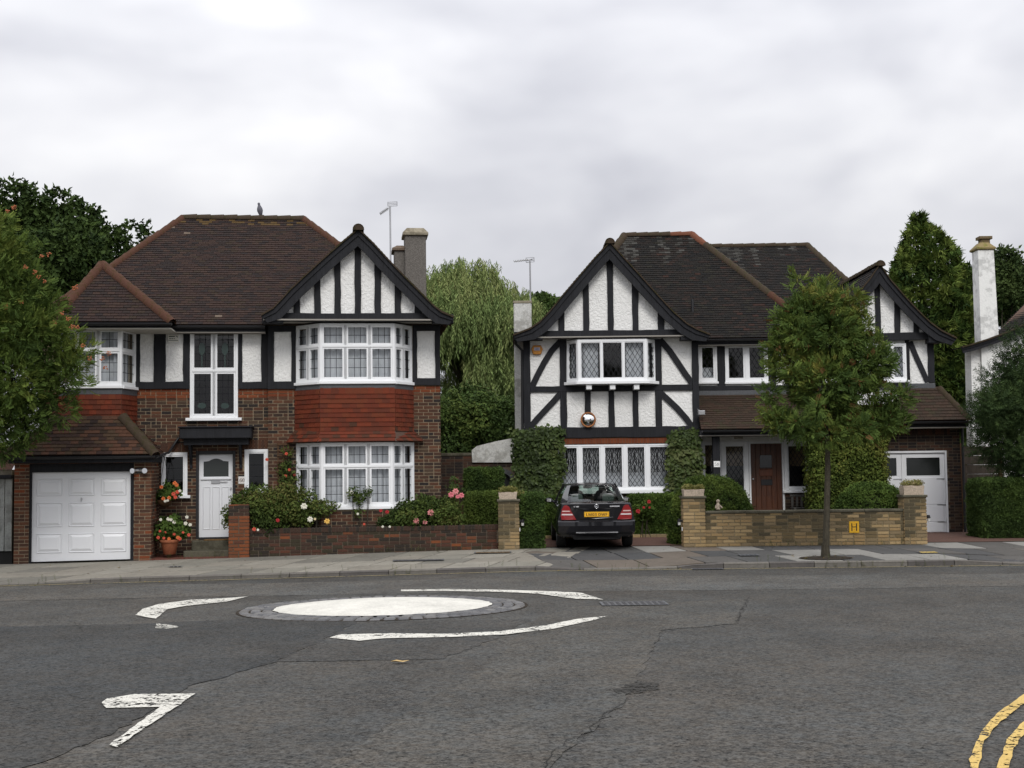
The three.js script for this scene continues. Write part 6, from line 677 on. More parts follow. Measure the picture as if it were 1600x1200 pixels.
// ---------------------------------------------------------------- garden walls and piers
const yTones = [[0.4, 0.29, 0.15], [0.345, 0.25, 0.135], [0.46, 0.335, 0.18], [0.27, 0.205, 0.12], [0.375, 0.26, 0.13], [0.15, 0.12, 0.07], [0.105, 0.088, 0.056], [0.19, 0.145, 0.08], [0.2, 0.15, 0.08]], yGeo = toneBoxes(yTones, 28, 0.02);
const rTones = [[0.13, 0.055, 0.035], [0.1, 0.048, 0.034], [0.068, 0.041, 0.031], [0.042, 0.034, 0.028], [0.24, 0.08, 0.034], [0.055, 0.046, 0.03], [0.18, 0.07, 0.036]], rGeo = toneBoxes(rTones, 29, 0.02);
{ // red brick garden wall
  const F = F1, z0 = -0.02, zb = -0.24, P = (px, py) => F.pt(px, py, z0), xa = P(388, 850).x, xb = P(779, 850).x, yt = (x) => lerp(P(388, 826).y, P(779, 821).y, (x - xa) / (xb - xa)), t = thing('garden_wall', 'low weathered red brick wall in front of the rose bed', 'wall', V((xa + xb) / 2, -0.05, z0), F), yT = (yt(xa) + yt(xb)) / 2, bl = [];
  const m = new MB().box(xa, xb, -0.35, yT - 0.005, zb, z0 - 0.008).build('wall', M.mortarDark, t); const stain = (R, u, v) => { const n = fbm(u * 0.9, v * 2.5, 5.5, 3), r = R() + n * 1.1; return r < 0.25 ? 3 : r < 0.45 ? 5 : r < 0.66 ? 2 : r < 0.86 ? 1 : r < 1.02 ? 0 : r < 1.12 ? 6 : 4; };
  brickCourse(bl, new THREE.Matrix4().makeTranslation(0, 0, z0), xa, xb, -0.3, yT - 0.105, [], { seed: 241, pick: stain, headers: true }); soldier(bl, new THREE.Matrix4().makeTranslation(0, 0, z0 + 0.008), xa, xb, yT - 0.1, yT, 2, 2, 51);
  const topM = new THREE.Matrix4().makeRotationX(-Math.PI / 2).setPosition(0, yT, z0); soldier(bl, topM, xa, xb, 0, 0.215, 2, 2, 51); pieces(m, 'brick', bl, rGeo, M.brick, 300);
  const p = F.rect(357, 789, 389, 868, z0 + 0.08), pt = thing('brick_pier', 'short orange brick pier at the end of the rose bed wall', 'pier', V((p.x0 + p.x1) / 2, -0.1, z0), F), pb = [], zf = z0 + 0.08; const pm = new MB().box(p.x0 + 0.006, p.x1 - 0.006, -0.35, p.y1, zf - 0.4, zf - 0.006).build('core', M.mortarDark, pt); const pk = (R, u, v) => v > p.y1 - 0.25 ? (R() < 0.6 ? 3 : 2) : R() < 0.5 ? 4 : R() < 0.6 ? 6 : 0; brickCourse(pb, new THREE.Matrix4().makeTranslation(0, 0, zf), p.x0, p.x1, -0.3, p.y1, [], { seed: 243, pick: pk }); brickCourse(pb, planeM(V(p.x1, 0, zf), V(0, 0, -1)), 0, 0.4, -0.3, p.y1, [], { seed: 244, pick: pk }); brickCourse(pb, new THREE.Matrix4().makeRotationX(-Math.PI / 2).setPosition(0, p.y1, zf), p.x0, p.x1, 0, 0.4, [], { seed: 245, pick: pk }); pieces(pm, 'brick', pb, rGeo, M.brick, 300);
}
const yellowPick = (x0, seed) => (R, u, v) => { const n = fbm(u * 2.6 + seed, v * 0.3, 2.7, 4) * 1.25 + 0.3 * fbm(u * 6, v * 5, 1.1, 2), r = R() - 0.5, wet = n + (v - 0.42) * 0.42 + r * 0.22; return wet > 0.2 ? (R() < 0.5 ? 5 : 6) : wet > 0.11 ? (R() < 0.6 ? 7 : 5) : wet > 0.04 ? (R() < 0.5 ? 8 : 3) : wet > -0.05 ? (R() < 0.5 ? 3 : 1) : Math.floor(R() * 5); };
function pier(label, px0, px1, pyT, pyB, zf, deep, seed) {
  const F = F2, p = F.rect(px0, pyT, px1, pyB, zf), t = thing('gate_pier', label, 'pier', V((p.x0 + p.x1) / 2, 0, zf - deep / 2), F), bl = [], o = { L: 0.24, H: 0.062, seed, pick: yellowPick(0, seed) }; const m = new MB().box(p.x0 + 0.008, p.x1 - 0.008, -0.25, p.y1, zf - deep, zf - 0.008).build('core', M.mortarYellow, t);
  brickCourse(bl, new THREE.Matrix4().makeTranslation(0, 0, zf), p.x0, p.x1, -0.2, p.y1, [], o); brickCourse(bl, planeM(V(p.x1, 0, zf), V(0, 0, -1)), 0, deep, -0.2, p.y1, [], { ...o, seed: seed + 1 }); brickCourse(bl, planeM(V(p.x0, 0, zf - deep), V(0, 0, 1)), 0, deep, -0.2, p.y1, [], { ...o, seed: seed + 2 }); pieces(m, 'brick', bl, yGeo, M.brick, 300);
  new MB().cbox(p.x0 - 0.03, p.x1 + 0.03, p.y1, p.y1 + 0.055, zf - deep - 0.03, zf + 0.03, 0.012).build('capstone', M.coping, t); return { ...p, top: p.y1 + 0.055, zc: zf - deep / 2, zf };
}
const pierA = pier('yellow brick gate pier between the clipped hedges at the drive', 779, 811, 784, 860, zOf(30.15), 0.42, 251), pierB = pier('yellow brick pier left of the low wall, beside the domed bush', 1068, 1102, 779, 853, zOf(30.1), 0.44, 261), pierC = pier('yellow brick pier at the garage end of the low wall', 1413, 1448, 777, 852, zOf(30.1), 0.44, 271);
{ // yellow garden wall
  const F = F2, zf = zOf(30.15), r = F.rect(1102, 801, 1413, 852, zf), t = thing('garden_wall', 'low stained yellow brick wall with dark coping behind the street tree', 'wall', V((r.x0 + r.x1) / 2, 0, zf), F), bl = []; const m = new MB().box(r.x0, r.x1, -0.25, r.y1 - 0.002, zf - 0.24, zf - 0.008).build('wall', M.mortarYellow, t); brickCourse(bl, new THREE.Matrix4().makeTranslation(0, 0, zf), r.x0, r.x1, -0.12, r.y1 - 0.004, [], { L: 0.25, H: 0.06, seed: 281, pick: yellowPick(0, 3) }); pieces(m, 'brick', bl, yGeo, M.brick, 300);
  const n = 5; for (let k = 0; k < n; k++) { const a = lerp(r.x0, r.x1, k / n), b = lerp(r.x0, r.x1, (k + 1) / n); new MB().cbox(a + 0.003, b - 0.003, r.y1, r.y1 + 0.06, zf - 0.27, zf + 0.03, 0.012).build('coping_stone', M.coping, t); }
  const c = F.rect(1326.5, 814.5, 1342, 832.5, zf), s = thing('hydrant_sign', 'yellow plate with a black letter H on the yellow brick wall', 'sign', V((c.x0 + c.x1) / 2, c.y0, zf), F); new MB().cbox(c.x0, c.x1, c.y0, c.y1, zf + 0.012, zf + 0.024, 0.003).build('plate', std(lin(0.6, 0.36, 0.02), 0.5), s); plateMesh('print', c.x0 + 0.004, c.x1 - 0.004, c.y0 + 0.004, c.y1 - 0.004, zf + 0.0265, sheet(128, 160, (g, w, q) => { g.fillStyle = '#d9a514'; g.fillRect(0, 0, w, q); g.fillStyle = '#1c1408'; g.fillRect(26, 24, 14, 112); g.fillRect(88, 24, 14, 112); g.fillRect(26, 72, 76, 12); g.fillStyle = '#b07408'; g.fillRect(52, 36, 24, 8); g.fillRect(60, 106, 8, 16); }), s);
}
{ // low edging wall at the back of the drive
  const F = F2, z = zOf(34.0), a = F.pt(840, 838, z).x, b = F.pt(1052, 836, z).x, t = thing('edging_wall', 'low yellow stone edging along the bed under the front window', 'wall', V((a + b) / 2, 0, z), F), bl = []; const m = new MB().box(a, b, -0.1, 0.12, z - 0.15, z - 0.008).build('wall', M.mortarYellow, t); brickCourse(bl, new THREE.Matrix4().makeTranslation(0, 0, z), a, b, -0.05, 0.13, [], { L: 0.3, H: 0.075, seed: 291, pick: R => Math.floor(R() * 5) }); pieces(m, 'brick', bl, yGeo, M.brick, 300);
}
// stone troughs on the piers, with small plants
const troughSpots = [[pierA, 779, 808, 769, 'rough pale stone trough on the pier between the hedges', 1], [pierB, 1068, 1101, 765, 'rough pale stone trough on the pier beside the domed bush', 2], [pierC, 1412, 1445, 759, 'rough pale stone trough on the pier by the garage', 3]];
for (const [p, px0, px1, py, label, sd] of troughSpots) {
  const a = F2.pt(px0, 780, p.zc + 0.17).x, b = F2.pt(px1, 780, p.zc + 0.17).x, y1 = F2.pt((px0 + px1) / 2, py, p.zc + 0.17).y, t = thing('stone_trough', label, 'planter', V((a + b) / 2, p.top, p.zc), F2, 'stone troughs on the gate piers'), g = new THREE.BoxGeometry(b - a, y1 - p.top, 0.36, 12, 5, 9), q = g.attributes.position; for (let i = 0; i < q.count; i++) { const x = q.getX(i), y = q.getY(i), z = q.getZ(i), n = 0.016 * fbm(x * 9 + sd * 5, y * 9, z * 9, 3) * 2, s = 1 - 0.08 * (0.5 - y / (y1 - p.top)); q.setXYZ(i, x * s * (1 + n * 3), y + (y > 0.01 ? n : 0), z * s * (1 + n * 3)); } g.computeVertexNormals(); const mb = new MB(); mb.geo(g, new THREE.Matrix4().makeTranslation((a + b) / 2, (p.top + y1) / 2, p.zc)); mb.build('trough', M.stone, t);
  p.trough = t; p.ty = y1; p.tx = (a + b) / 2; p.tw = b - a;
}
for (const [p, px, py, label] of [[pierA, 815.5, 815, 'small black lamp on the pier between the hedges'], [pierB, 1065, 814, 'small black lamp on the pier beside the domed bush'], [pierC, 1451, 808, 'small black lamp on the pier by the garage']]) { const c = F2.pt(px, py, p.zc + 0.1), t = thing('pier_lamp', label, 'lamp', c, F2, 'lamps on the gate piers'), s = c.x > (p.x0 + p.x1) / 2 ? 1 : -1, wx = s > 0 ? p.x1 + 0.008 : p.x0 - 0.008; new MB().tube([V(wx, c.y, c.z), V(wx + s * 0.07, c.y + 0.03, c.z)], 0.02, 8).tube([V(wx + s * 0.07, c.y - 0.02, c.z), V(wx + s * 0.07, c.y + 0.05, c.z)], 0.05, 10, 0.03).build('hood', M.black, t); new MB().tube([V(wx + s * 0.07, c.y - 0.02, c.z), V(wx + s * 0.07, c.y - 0.09, c.z)], 0.04, 10, 0.03).build('glass', std(lin(0.5, 0.5, 0.47), 0.3), t); new MB().cbox(Math.min(wx, wx + s * 0.02), Math.max(wx, wx + s * 0.02), c.y - 0.22, c.y - 0.14, c.z - 0.03, c.z + 0.03, 0.004).build('bell_push', M.upvc, t); }
// ---------------------------------------------------------------- the parked car
{
  const Fc = new Frame(V(at(932, 800, 29.65).x, 0.045, -29.65), 0.012), t = thing('parked_car', 'black saloon car parked nose in on the driveway before the leaded window', 'car', V(0, 0, 0), Fc);
  const body = new THREE.MeshPhysicalMaterial({ color: lin(0.004, 0.004, 0.006), roughness: 0.4, specularIntensity: 0.3, clearcoat: 0.9, clearcoatRoughness: 0.05, side: THREE.DoubleSide }), trim = std(lin(0.006, 0.006, 0.0065), 0.85), glass = new THREE.MeshPhysicalMaterial({ color: lin(0.5, 0.58, 0.54), roughness: 0.02, transmission: 1, thickness: 0, ior: 1.5, side: THREE.DoubleSide });
  // lower body: cross-sections from the tail (s = 0) to the nose; z runs away from the street
  const S = 4.52, wheels = [0.88, 3.6], key = (tab, s) => { for (let i = 0; i + 1 < tab.length; i++) if (s <= tab[i + 1][0]) { const f = (s - tab[i][0]) / (tab[i + 1][0] - tab[i][0]); return lerp(tab[i][1], tab[i + 1][1], f * f * (3 - 2 * f)); } return tab.at(-1)[1]; };
  const deck = [[0, 0.5], [0.02, 0.9], [0.06, 0.985], [0.2, 1.005], [0.75, 0.985], [0.95, 0.955], [3.3, 0.95], [3.6, 0.93], [4.1, 0.84], [4.4, 0.7], [4.52, 0.5]], half = [[0, 0.72], [0.05, 0.795], [0.15, 0.84], [0.5, 0.868], [1.2, 0.875], [3.4, 0.872], [4.0, 0.84], [4.3, 0.76], [4.45, 0.66], [4.52, 0.56]], low = s => { let y = lerp(0.26, 0.2, smooth(0, 0.5, s)); y = lerp(y, 0.24, smooth(4, 4.5, s)); for (const w of wheels) { const d = Math.abs(s - w); if (d < 0.36) y = Math.max(y, 0.02 + Math.sqrt(0.36 * 0.36 - d * d) + 0.3); } return Math.min(y, 0.67); };
  const st = [...span(0.1, 0.5, 6), ...span(0.51, 1.26, 30), ...span(1.4, 3.1, 8), ...span(3.22, 3.98, 30), ...span(4.05, 4.52, 10)];
  const sec = s => { const w = key(half, s), d = key(deck, s), b = low(s), k = smooth(0, 0.03, s), crown = 0.025; const pts = [[w * 0.86, b], [w * 0.965, Math.max(b + 0.01, 0.34)], [w * 0.995, Math.max(b + 0.015, 0.47)], [w, Math.max(b + 0.02, 0.6)], [w * 0.995, Math.max(b + 0.03, 0.70)], [w * 0.972, Math.min(d - 0.06, 0.82) > b ? Math.max(Math.min(d - 0.06, 0.82), b + 0.04) : b + 0.04], [w * 0.93, Math.max(d - 0.03, b + 0.05)], [w * 0.87, d], [w * 0.6, d + crown * 0.6], [0, d + crown]]; return pts; };
  const rows = st.map(s => { const p = sec(s); return [...p.map(q => V(-q[0], q[1], -s)), ...p.slice(0, -1).reverse().map(q => V(q[0], q[1], -s))]; });
  const bm = new MB(), nrm = rows.map((r, i) => r.map((p, j) => { const a = rows[Math.max(0, i - 1)][j], b = rows[Math.min(rows.length - 1, i + 1)][j], c = r[Math.max(0, j - 1)], d = r[Math.min(r.length - 1, j + 1)]; return b.clone().sub(a).cross(d.clone().sub(c)).normalize().negate(); }));
  for (let i = 0; i + 1 < rows.length; i++) for (let j = 0; j + 1 < rows[0].length; j++) { const nA = nrm[i][j]; for (const [a, b] of [[i, j], [i, j + 1], [i + 1, j + 1], [i, j], [i + 1, j + 1], [i + 1, j]]) bm.v(rows[a][b], nrm[a][b]); }
  bm.poly(rows[0].slice().reverse()); bm.poly(rows.at(-1)); bm.build('body', body, t);
  // tail panel and bumper, bowed in plan
  const bow = x => 0.012 - 0.10 * Math.pow(Math.abs(x) / 0.82, 2.6);
  const bowed = (poly, o0, o1, name, mat, parent = t, lab) => { const mb = new MB(), N = poly.length, f = (p, o) => V(p[0], p[1], bow(p[0]) + o); const tr = THREE.ShapeUtils.triangulateShape(poly.map(p => new THREE.Vector2(...p)), []); for (const q of tr) mb.tri(...q.map(k => f(poly[k], o1))); for (let i = 0; i < N; i++) { const a = poly[i], b = poly[(i + 1) % N]; mb.quad(f(a, o0), f(b, o0), f(b, o1), f(a, o1)); } return mb.build(name, mat, parent, lab); };
  const dense = (pts, n = 6) => pts.flatMap((p, i) => { const q = pts[(i + 1) % pts.length]; return Array.from({ length: n }, (_, k) => [lerp(p[0], q[0], k / n), lerp(p[1], q[1], k / n)]); });
  { const mb = new MB(), prof = [[0.26, -0.05], [0.3, 0.02], [0.36, 0.075], [0.5, 0.1], [0.585, 0.095], [0.605, 0.07], [0.615, 0.03], [0.62, 0.0], [0.8, 0.012], [0.93, 0.02], [0.975, 0.022], [0.99, 0.0], [1.0, -0.06]], X = span(-0.83, 0.83, 28), f = (x, k) => { const pf = prof[k], e = 1 - Math.pow(Math.abs(x) / 0.83, 4) * 0.9; return V(x * (pf[0] > 0.65 ? lerp(1, 0.9, (pf[0] - 0.65) / 0.35) : pf[0] < 0.36 ? 0.94 : 1.02), pf[0], bow(x) + pf[1] * (pf[1] > 0.05 ? lerp(0.55, 1, e) : 1)); }; for (let i = 0; i + 1 < X.length; i++) for (let k = 0; k + 1 < prof.length; k++) mb.quad(f(X[i], k), f(X[i + 1], k), f(X[i + 1], k + 1), f(X[i], k + 1)); const g = mb.geometry(); const bmesh = mb.build('tail_panel', body, t); bmesh.geometry.computeVertexNormals();
    for (const s of [-1, 1]) { const m2 = new MB(), zs = span(-0.1, -0.5, 5), pr = [[0.26, -0.06], [0.3, -0.01], [0.36, 0.015], [0.5, 0.022], [0.6, 0.018], [0.625, -0.01]]; for (let i = 0; i + 1 < zs.length; i++) for (let k = 0; k + 1 < pr.length; k++) { const q = (z, kk) => V(s * (lerp(0.8, 0.865, smooth(-0.08, -0.35, z)) + pr[kk][1]), pr[kk][0], z); m2.quad(q(zs[i], k), q(zs[i + 1], k), q(zs[i + 1], k + 1), q(zs[i], k + 1)); } m2.build('bumper_side', body, t); } }
  bowed(dense([[-0.46, 0.345], [0.46, 0.345], [0.46, 0.365], [-0.46, 0.365]]), 0.09, 0.108, 'bumper_strip', M.metal); bowed(dense([[-0.5, 0.2], [0.5, 0.2], [0.6, 0.33], [-0.6, 0.33]]), -0.05, 0.03, 'lower_valance', trim);
  // lamps: triangular clusters with pale bands
  for (const s of [-1, 1]) { const o = [[0.45, 0.635], [0.77, 0.635], [0.785, 0.73], [0.76, 0.86], [0.715, 0.945], [0.655, 0.955], [0.6, 0.92], [0.555, 0.82]].map(p => [s * p[0], p[1]]), red = new THREE.MeshPhysicalMaterial({ color: lin(0.24, 0.006, 0.008), roughness: 0.3, clearcoat: 0.6, side: THREE.DoubleSide }); const l = bowed(dense(o, 4), -0.06, 0.042, 'tail_lamp', red); const band = (y0, y1, xa, xb, m) => bowed(dense([[s * xa, y0], [s * xb, y0], [s * (xb - 0.01), y1], [s * (xa + 0.02), y1]], 4), 0.03, 0.047, 'lamp_band', m, l); band(0.735, 0.765, 0.52, 0.77, std(lin(0.62, 0.55, 0.55), 0.25)); band(0.81, 0.835, 0.575, 0.76, std(lin(0.6, 0.42, 0.4), 0.25)); }
  // plate recess, plate, badges
  bowed(dense([[-0.36, 0.655], [0.36, 0.655], [0.42, 0.86], [-0.42, 0.86]]), 0.01, 0.026, 'plate_recess', body); bowed(dense([[-0.4, 0.865], [0.4, 0.865], [0.4, 0.885], [-0.4, 0.885]]), 0.015, 0.045, 'boot_handle', body);
  { const pw = 0.275, y0 = 0.69, y1 = 0.805; new MB().cbox(-pw, pw, y0, y1, 0.028, 0.044, 0.004).build('number_plate', std(lin(0.75, 0.42, 0.01), 0.5), t); plateMesh('plate_print', -pw + 0.006, pw - 0.006, y0 + 0.006, y1 - 0.006, 0.0465, sheet(512, 110, (c, w, q) => { c.fillStyle = '#e3a813'; c.fillRect(0, 0, w, q); c.strokeStyle = '#2a2008'; c.lineWidth = 3; c.strokeRect(3, 3, w - 6, q - 6); c.fillStyle = '#17130a'; c.font = 'bold 92px sans-serif'; c.textAlign = 'center'; c.textBaseline = 'middle'; c.fillText('LM03 DWF', w / 2, q / 2 + 4); }), t); }
  { const em = new MB(), tg = new THREE.TorusGeometry(0.04, 0.006, 6, 20); em.geo(tg, new THREE.Matrix4().makeTranslation(0, 0.925, 0.045)); for (let k = 0; k < 3; k++) { const a = Math.PI / 2 + k * 2.0944; em.tube([V(0, 0.925, 0.045), V(Math.cos(a) * 0.04, 0.925 + Math.sin(a) * 0.04, 0.045)], 0.008, 5, 0.002); } em.build('emblem', M.chrome, t); }
  const badge = (x0, x1, txt, w) => { const m = plateMesh('badge', x0, x1, 0.9, 0.945, 0.04 + bow((x0 + x1) / 2), sheet(w, 64, (c, W, q) => { c.fillStyle = '#05050a'; c.fillRect(0, 0, W, q); c.fillStyle = '#e8e8ea'; c.font = 'bold 52px sans-serif'; c.textAlign = 'center'; c.textBaseline = 'middle'; c.fillText(txt, W / 2, q / 2 + 2); }), t, 0.3); m.rotation.y = x0 < 0 ? -0.14 : 0.14; }; badge(-0.53, -0.36, 'C 180', 200); badge(0.27, 0.53, 'KOMPRESSOR', 400);
  // cabin
  const r0 = [[0, 0.985, 0.78], [0.34, 0.98, 0.8], [0.6, 0.965, 0.86], [0.745, 0.95, 1.12], [0.79, 0.95, 1.5], [0.805, 0.95, 2.25], [0.79, 0.955, 2.95], [0.735, 0.965, 3.3], [0.4, 0.975, 3.52], [0, 0.98, 3.58]], r1 = [[0, 1.395, 1.62], [0.3, 1.388, 1.63], [0.47, 1.372, 1.67], [0.545, 1.36, 1.8], [0.572, 1.375, 1.98], [0.585, 1.39, 2.25], [0.572, 1.375, 2.6], [0.535, 1.365, 2.78], [0.3, 1.385, 2.86], [0, 1.392, 2.88]];
  const pv3 = q => (s) => V(q[0] * s, q[1], -q[2]), face = (i, s, a, b, name, mat, ua = 0, ub = 1) => { const mb = new MB(), N = 6, bul = (p, f) => { const c = Math.sin(f * Math.PI) * 0.028; const d = V(p.x, 0, p.z + 2.2).normalize(); return p.clone().addScaledVector(d, c); }, f = (k, w) => { const A = pv3(r0[i])(s).lerp(pv3(r0[i + 1])(s), w), B = pv3(r1[i])(s).lerp(pv3(r1[i + 1])(s), w); return bul(A.lerp(B, lerp(a, b, k)), lerp(a, b, k)); }; for (let k = 0; k < N; k++) { mb.quad(f(k / N, ua), f(k / N, ub), f((k + 1) / N, ub), f((k + 1) / N, ua)); } return mb; };
  const put = (segs, a, b, name, mat, ua, ub) => { const all = new MB(); for (const [i, s] of segs) { const m = face(i, s, a, b, name, mat, ua, ub); all.p.push(...m.p); all.n.push(...m.n); } const ms = all.build(name, mat, t); return ms; };
  put([[0, 1], [0, -1], [1, 1], [1, -1]], 0.05, 0.93, 'rear_window', glass); put([[0, 1], [0, -1], [1, 1], [1, -1]], 0.0, 0.05, 'window_seal', trim); put([[0, 1], [0, -1], [1, 1], [1, -1]], 0.93, 1, 'roof_edge', body); put([[7, 1], [7, -1], [8, 1], [8, -1]], 0.05, 0.95, 'windscreen', glass); put([[7, 1], [7, -1], [8, 1], [8, -1]], 0.95, 1, 'roof_edge', body);
  for (const s of [1, -1]) { put([[2, s]], 0, 1, 'rear_pillar', body); put([[6, s]], 0, 1, 'front_pillar', body, 0.5, 1); for (const i of [3, 4, 5]) put([[i, s]], 0.04, 0.9, 'side_window', glass); put([[6, s]], 0.04, 0.9, 'side_window', glass, 0, 0.5); for (const i of [3, 4, 5]) put([[i, s]], 0.9, 1, 'roof_edge', body); const mp = pv3(r0[5])(s), mq = pv3(r1[5])(s); new MB().tube([mp.clone().add(V(s * 0.012, 0, 0)), mq.clone().add(V(s * 0.012, 0, 0))], 0.03, 6).build('door_pillar', trim, t); }
  { const mb = new MB(), ring = [...r1.map(q => pv3(q)(1)), ...r1.slice(1, -1).reverse().map(q => pv3(q)(-1))], c = V(0, 1.432, -2.2), n = ring.length, ringN = ring.map(p => V(p.x * 0.5, 1, (p.z + 2.2) * 0.35).normalize()), mid = ring.map(p => p.clone().lerp(c, 0.5).setY(1.418)); for (let i = 0; i < n; i++) { const j = (i + 1) % n; for (const [p, m] of [[ring[i], ringN[i]], [ring[j], ringN[j]], [mid[j], UP], [ring[i], ringN[i]], [mid[j], UP], [mid[i], UP], [mid[i], UP], [mid[j], UP], [c, UP]]) mb.v(p, m); } mb.build('roof_panel', body, t); }
  // interior
  { const seatM = std(lin(0.16, 0.165, 0.16), 0.8), seat2 = std(lin(0.05, 0.05, 0.055), 0.8), rb = (x, y, z, w, hh, d, mat, name) => { const g = new THREE.SphereGeometry(1, 16, 12), q = g.attributes.position; for (let i = 0; i < q.count; i++) { const f = a => Math.sign(a) * Math.pow(Math.abs(a), 0.55); q.setXYZ(i, f(q.getX(i)) * w, f(q.getY(i)) * hh, f(q.getZ(i)) * d); } g.computeVertexNormals(); new MB().geo(g, new THREE.Matrix4().makeTranslation(x, y, -z)).build(name, mat, t); };
    for (const s of [-1, 1]) { rb(s * 0.36, 1.08, 1.2, 0.14, 0.1, 0.06, seatM, 'rear_headrest'); rb(s * 0.36, 0.95, 2.25, 0.24, 0.3, 0.09, seat2, 'front_seat'); rb(s * 0.36, 1.27, 2.28, 0.13, 0.09, 0.05, seat2, 'headrest'); } rb(0, 0.72, 1.2, 0.64, 0.26, 0.1, seatM, 'rear_seat'); new MB().box(-0.62, 0.62, 0.93, 0.955, -1.15, -0.78).build('parcel_shelf', std(lin(0.1, 0.105, 0.1), 0.8), t); new MB().box(-0.7, 0.7, 0.9, 0.97, -3.5, -3.0).build('dashboard', trim, t); new MB().box(-0.72, 0.72, 0.3, 0.33, -3.2, -0.4).build('floor_pan', trim, t); rb(0, 1.31, 2.75, 0.11, 0.035, 0.02, trim, 'rear_view_mirror'); }
  // wheels
  for (const [zi, zc] of wheels.entries()) for (const s of [-1, 1]) { const prof = [[0.2, -0.1], [0.29, -0.105], [0.308, -0.09], [0.314, -0.05], [0.314, 0.05], [0.308, 0.09], [0.29, 0.105], [0.2, 0.1]].map(q => new THREE.Vector2(q[0], q[1])); const Mx = new THREE.Matrix4().makeRotationZ(Math.PI / 2).setPosition(s * 0.748, 0.31, -zc); const w = new MB().geo(new THREE.LatheGeometry(prof, 36), Mx).build('wheel', std(lin(0.014, 0.014, 0.014), 0.85), t); const rim = new MB(); rim.geo(new THREE.CylinderGeometry(0.205, 0.205, 0.02, 28), new THREE.Matrix4().makeRotationZ(Math.PI / 2).setPosition(s * 0.8, 0.31, -zc)); for (let k = 0; k < 7; k++) { const a = k / 7 * 6.28318; rim.tube([V(s * 0.835, 0.31, -zc), V(s * 0.83, 0.31 + Math.sin(a) * 0.2, -zc + Math.cos(a) * 0.2)], 0.026, 6, 0.018); } rim.build('rim', M.metal, w); }
  for (const s of [-1, 1]) { const g = new THREE.SphereGeometry(1, 14, 10), m = new MB().geo(g, new THREE.Matrix4().compose(V(s * 0.93, 1.0, -2.98), new THREE.Quaternion(), V(0.09, 0.06, 0.06))).tube([V(s * 0.76, 0.95, -3.0), V(s * 0.9, 0.98, -2.99)], 0.03, 6).build('door_mirror', body, t); new MB().ext([[s * 0.93 - 0.05, 0.965], [s * 0.93 + 0.05, 0.965], [s * 0.93 + 0.055, 1.03], [s * 0.93 - 0.05, 1.03]], -2.935, -2.918).build('mirror_glass', M.chrome, m); }
  new MB().tube([V(-0.45, 0.24, 0.0), V(-0.45, 0.25, -0.35)], 0.03, 10).build('exhaust', M.metal, t);
}
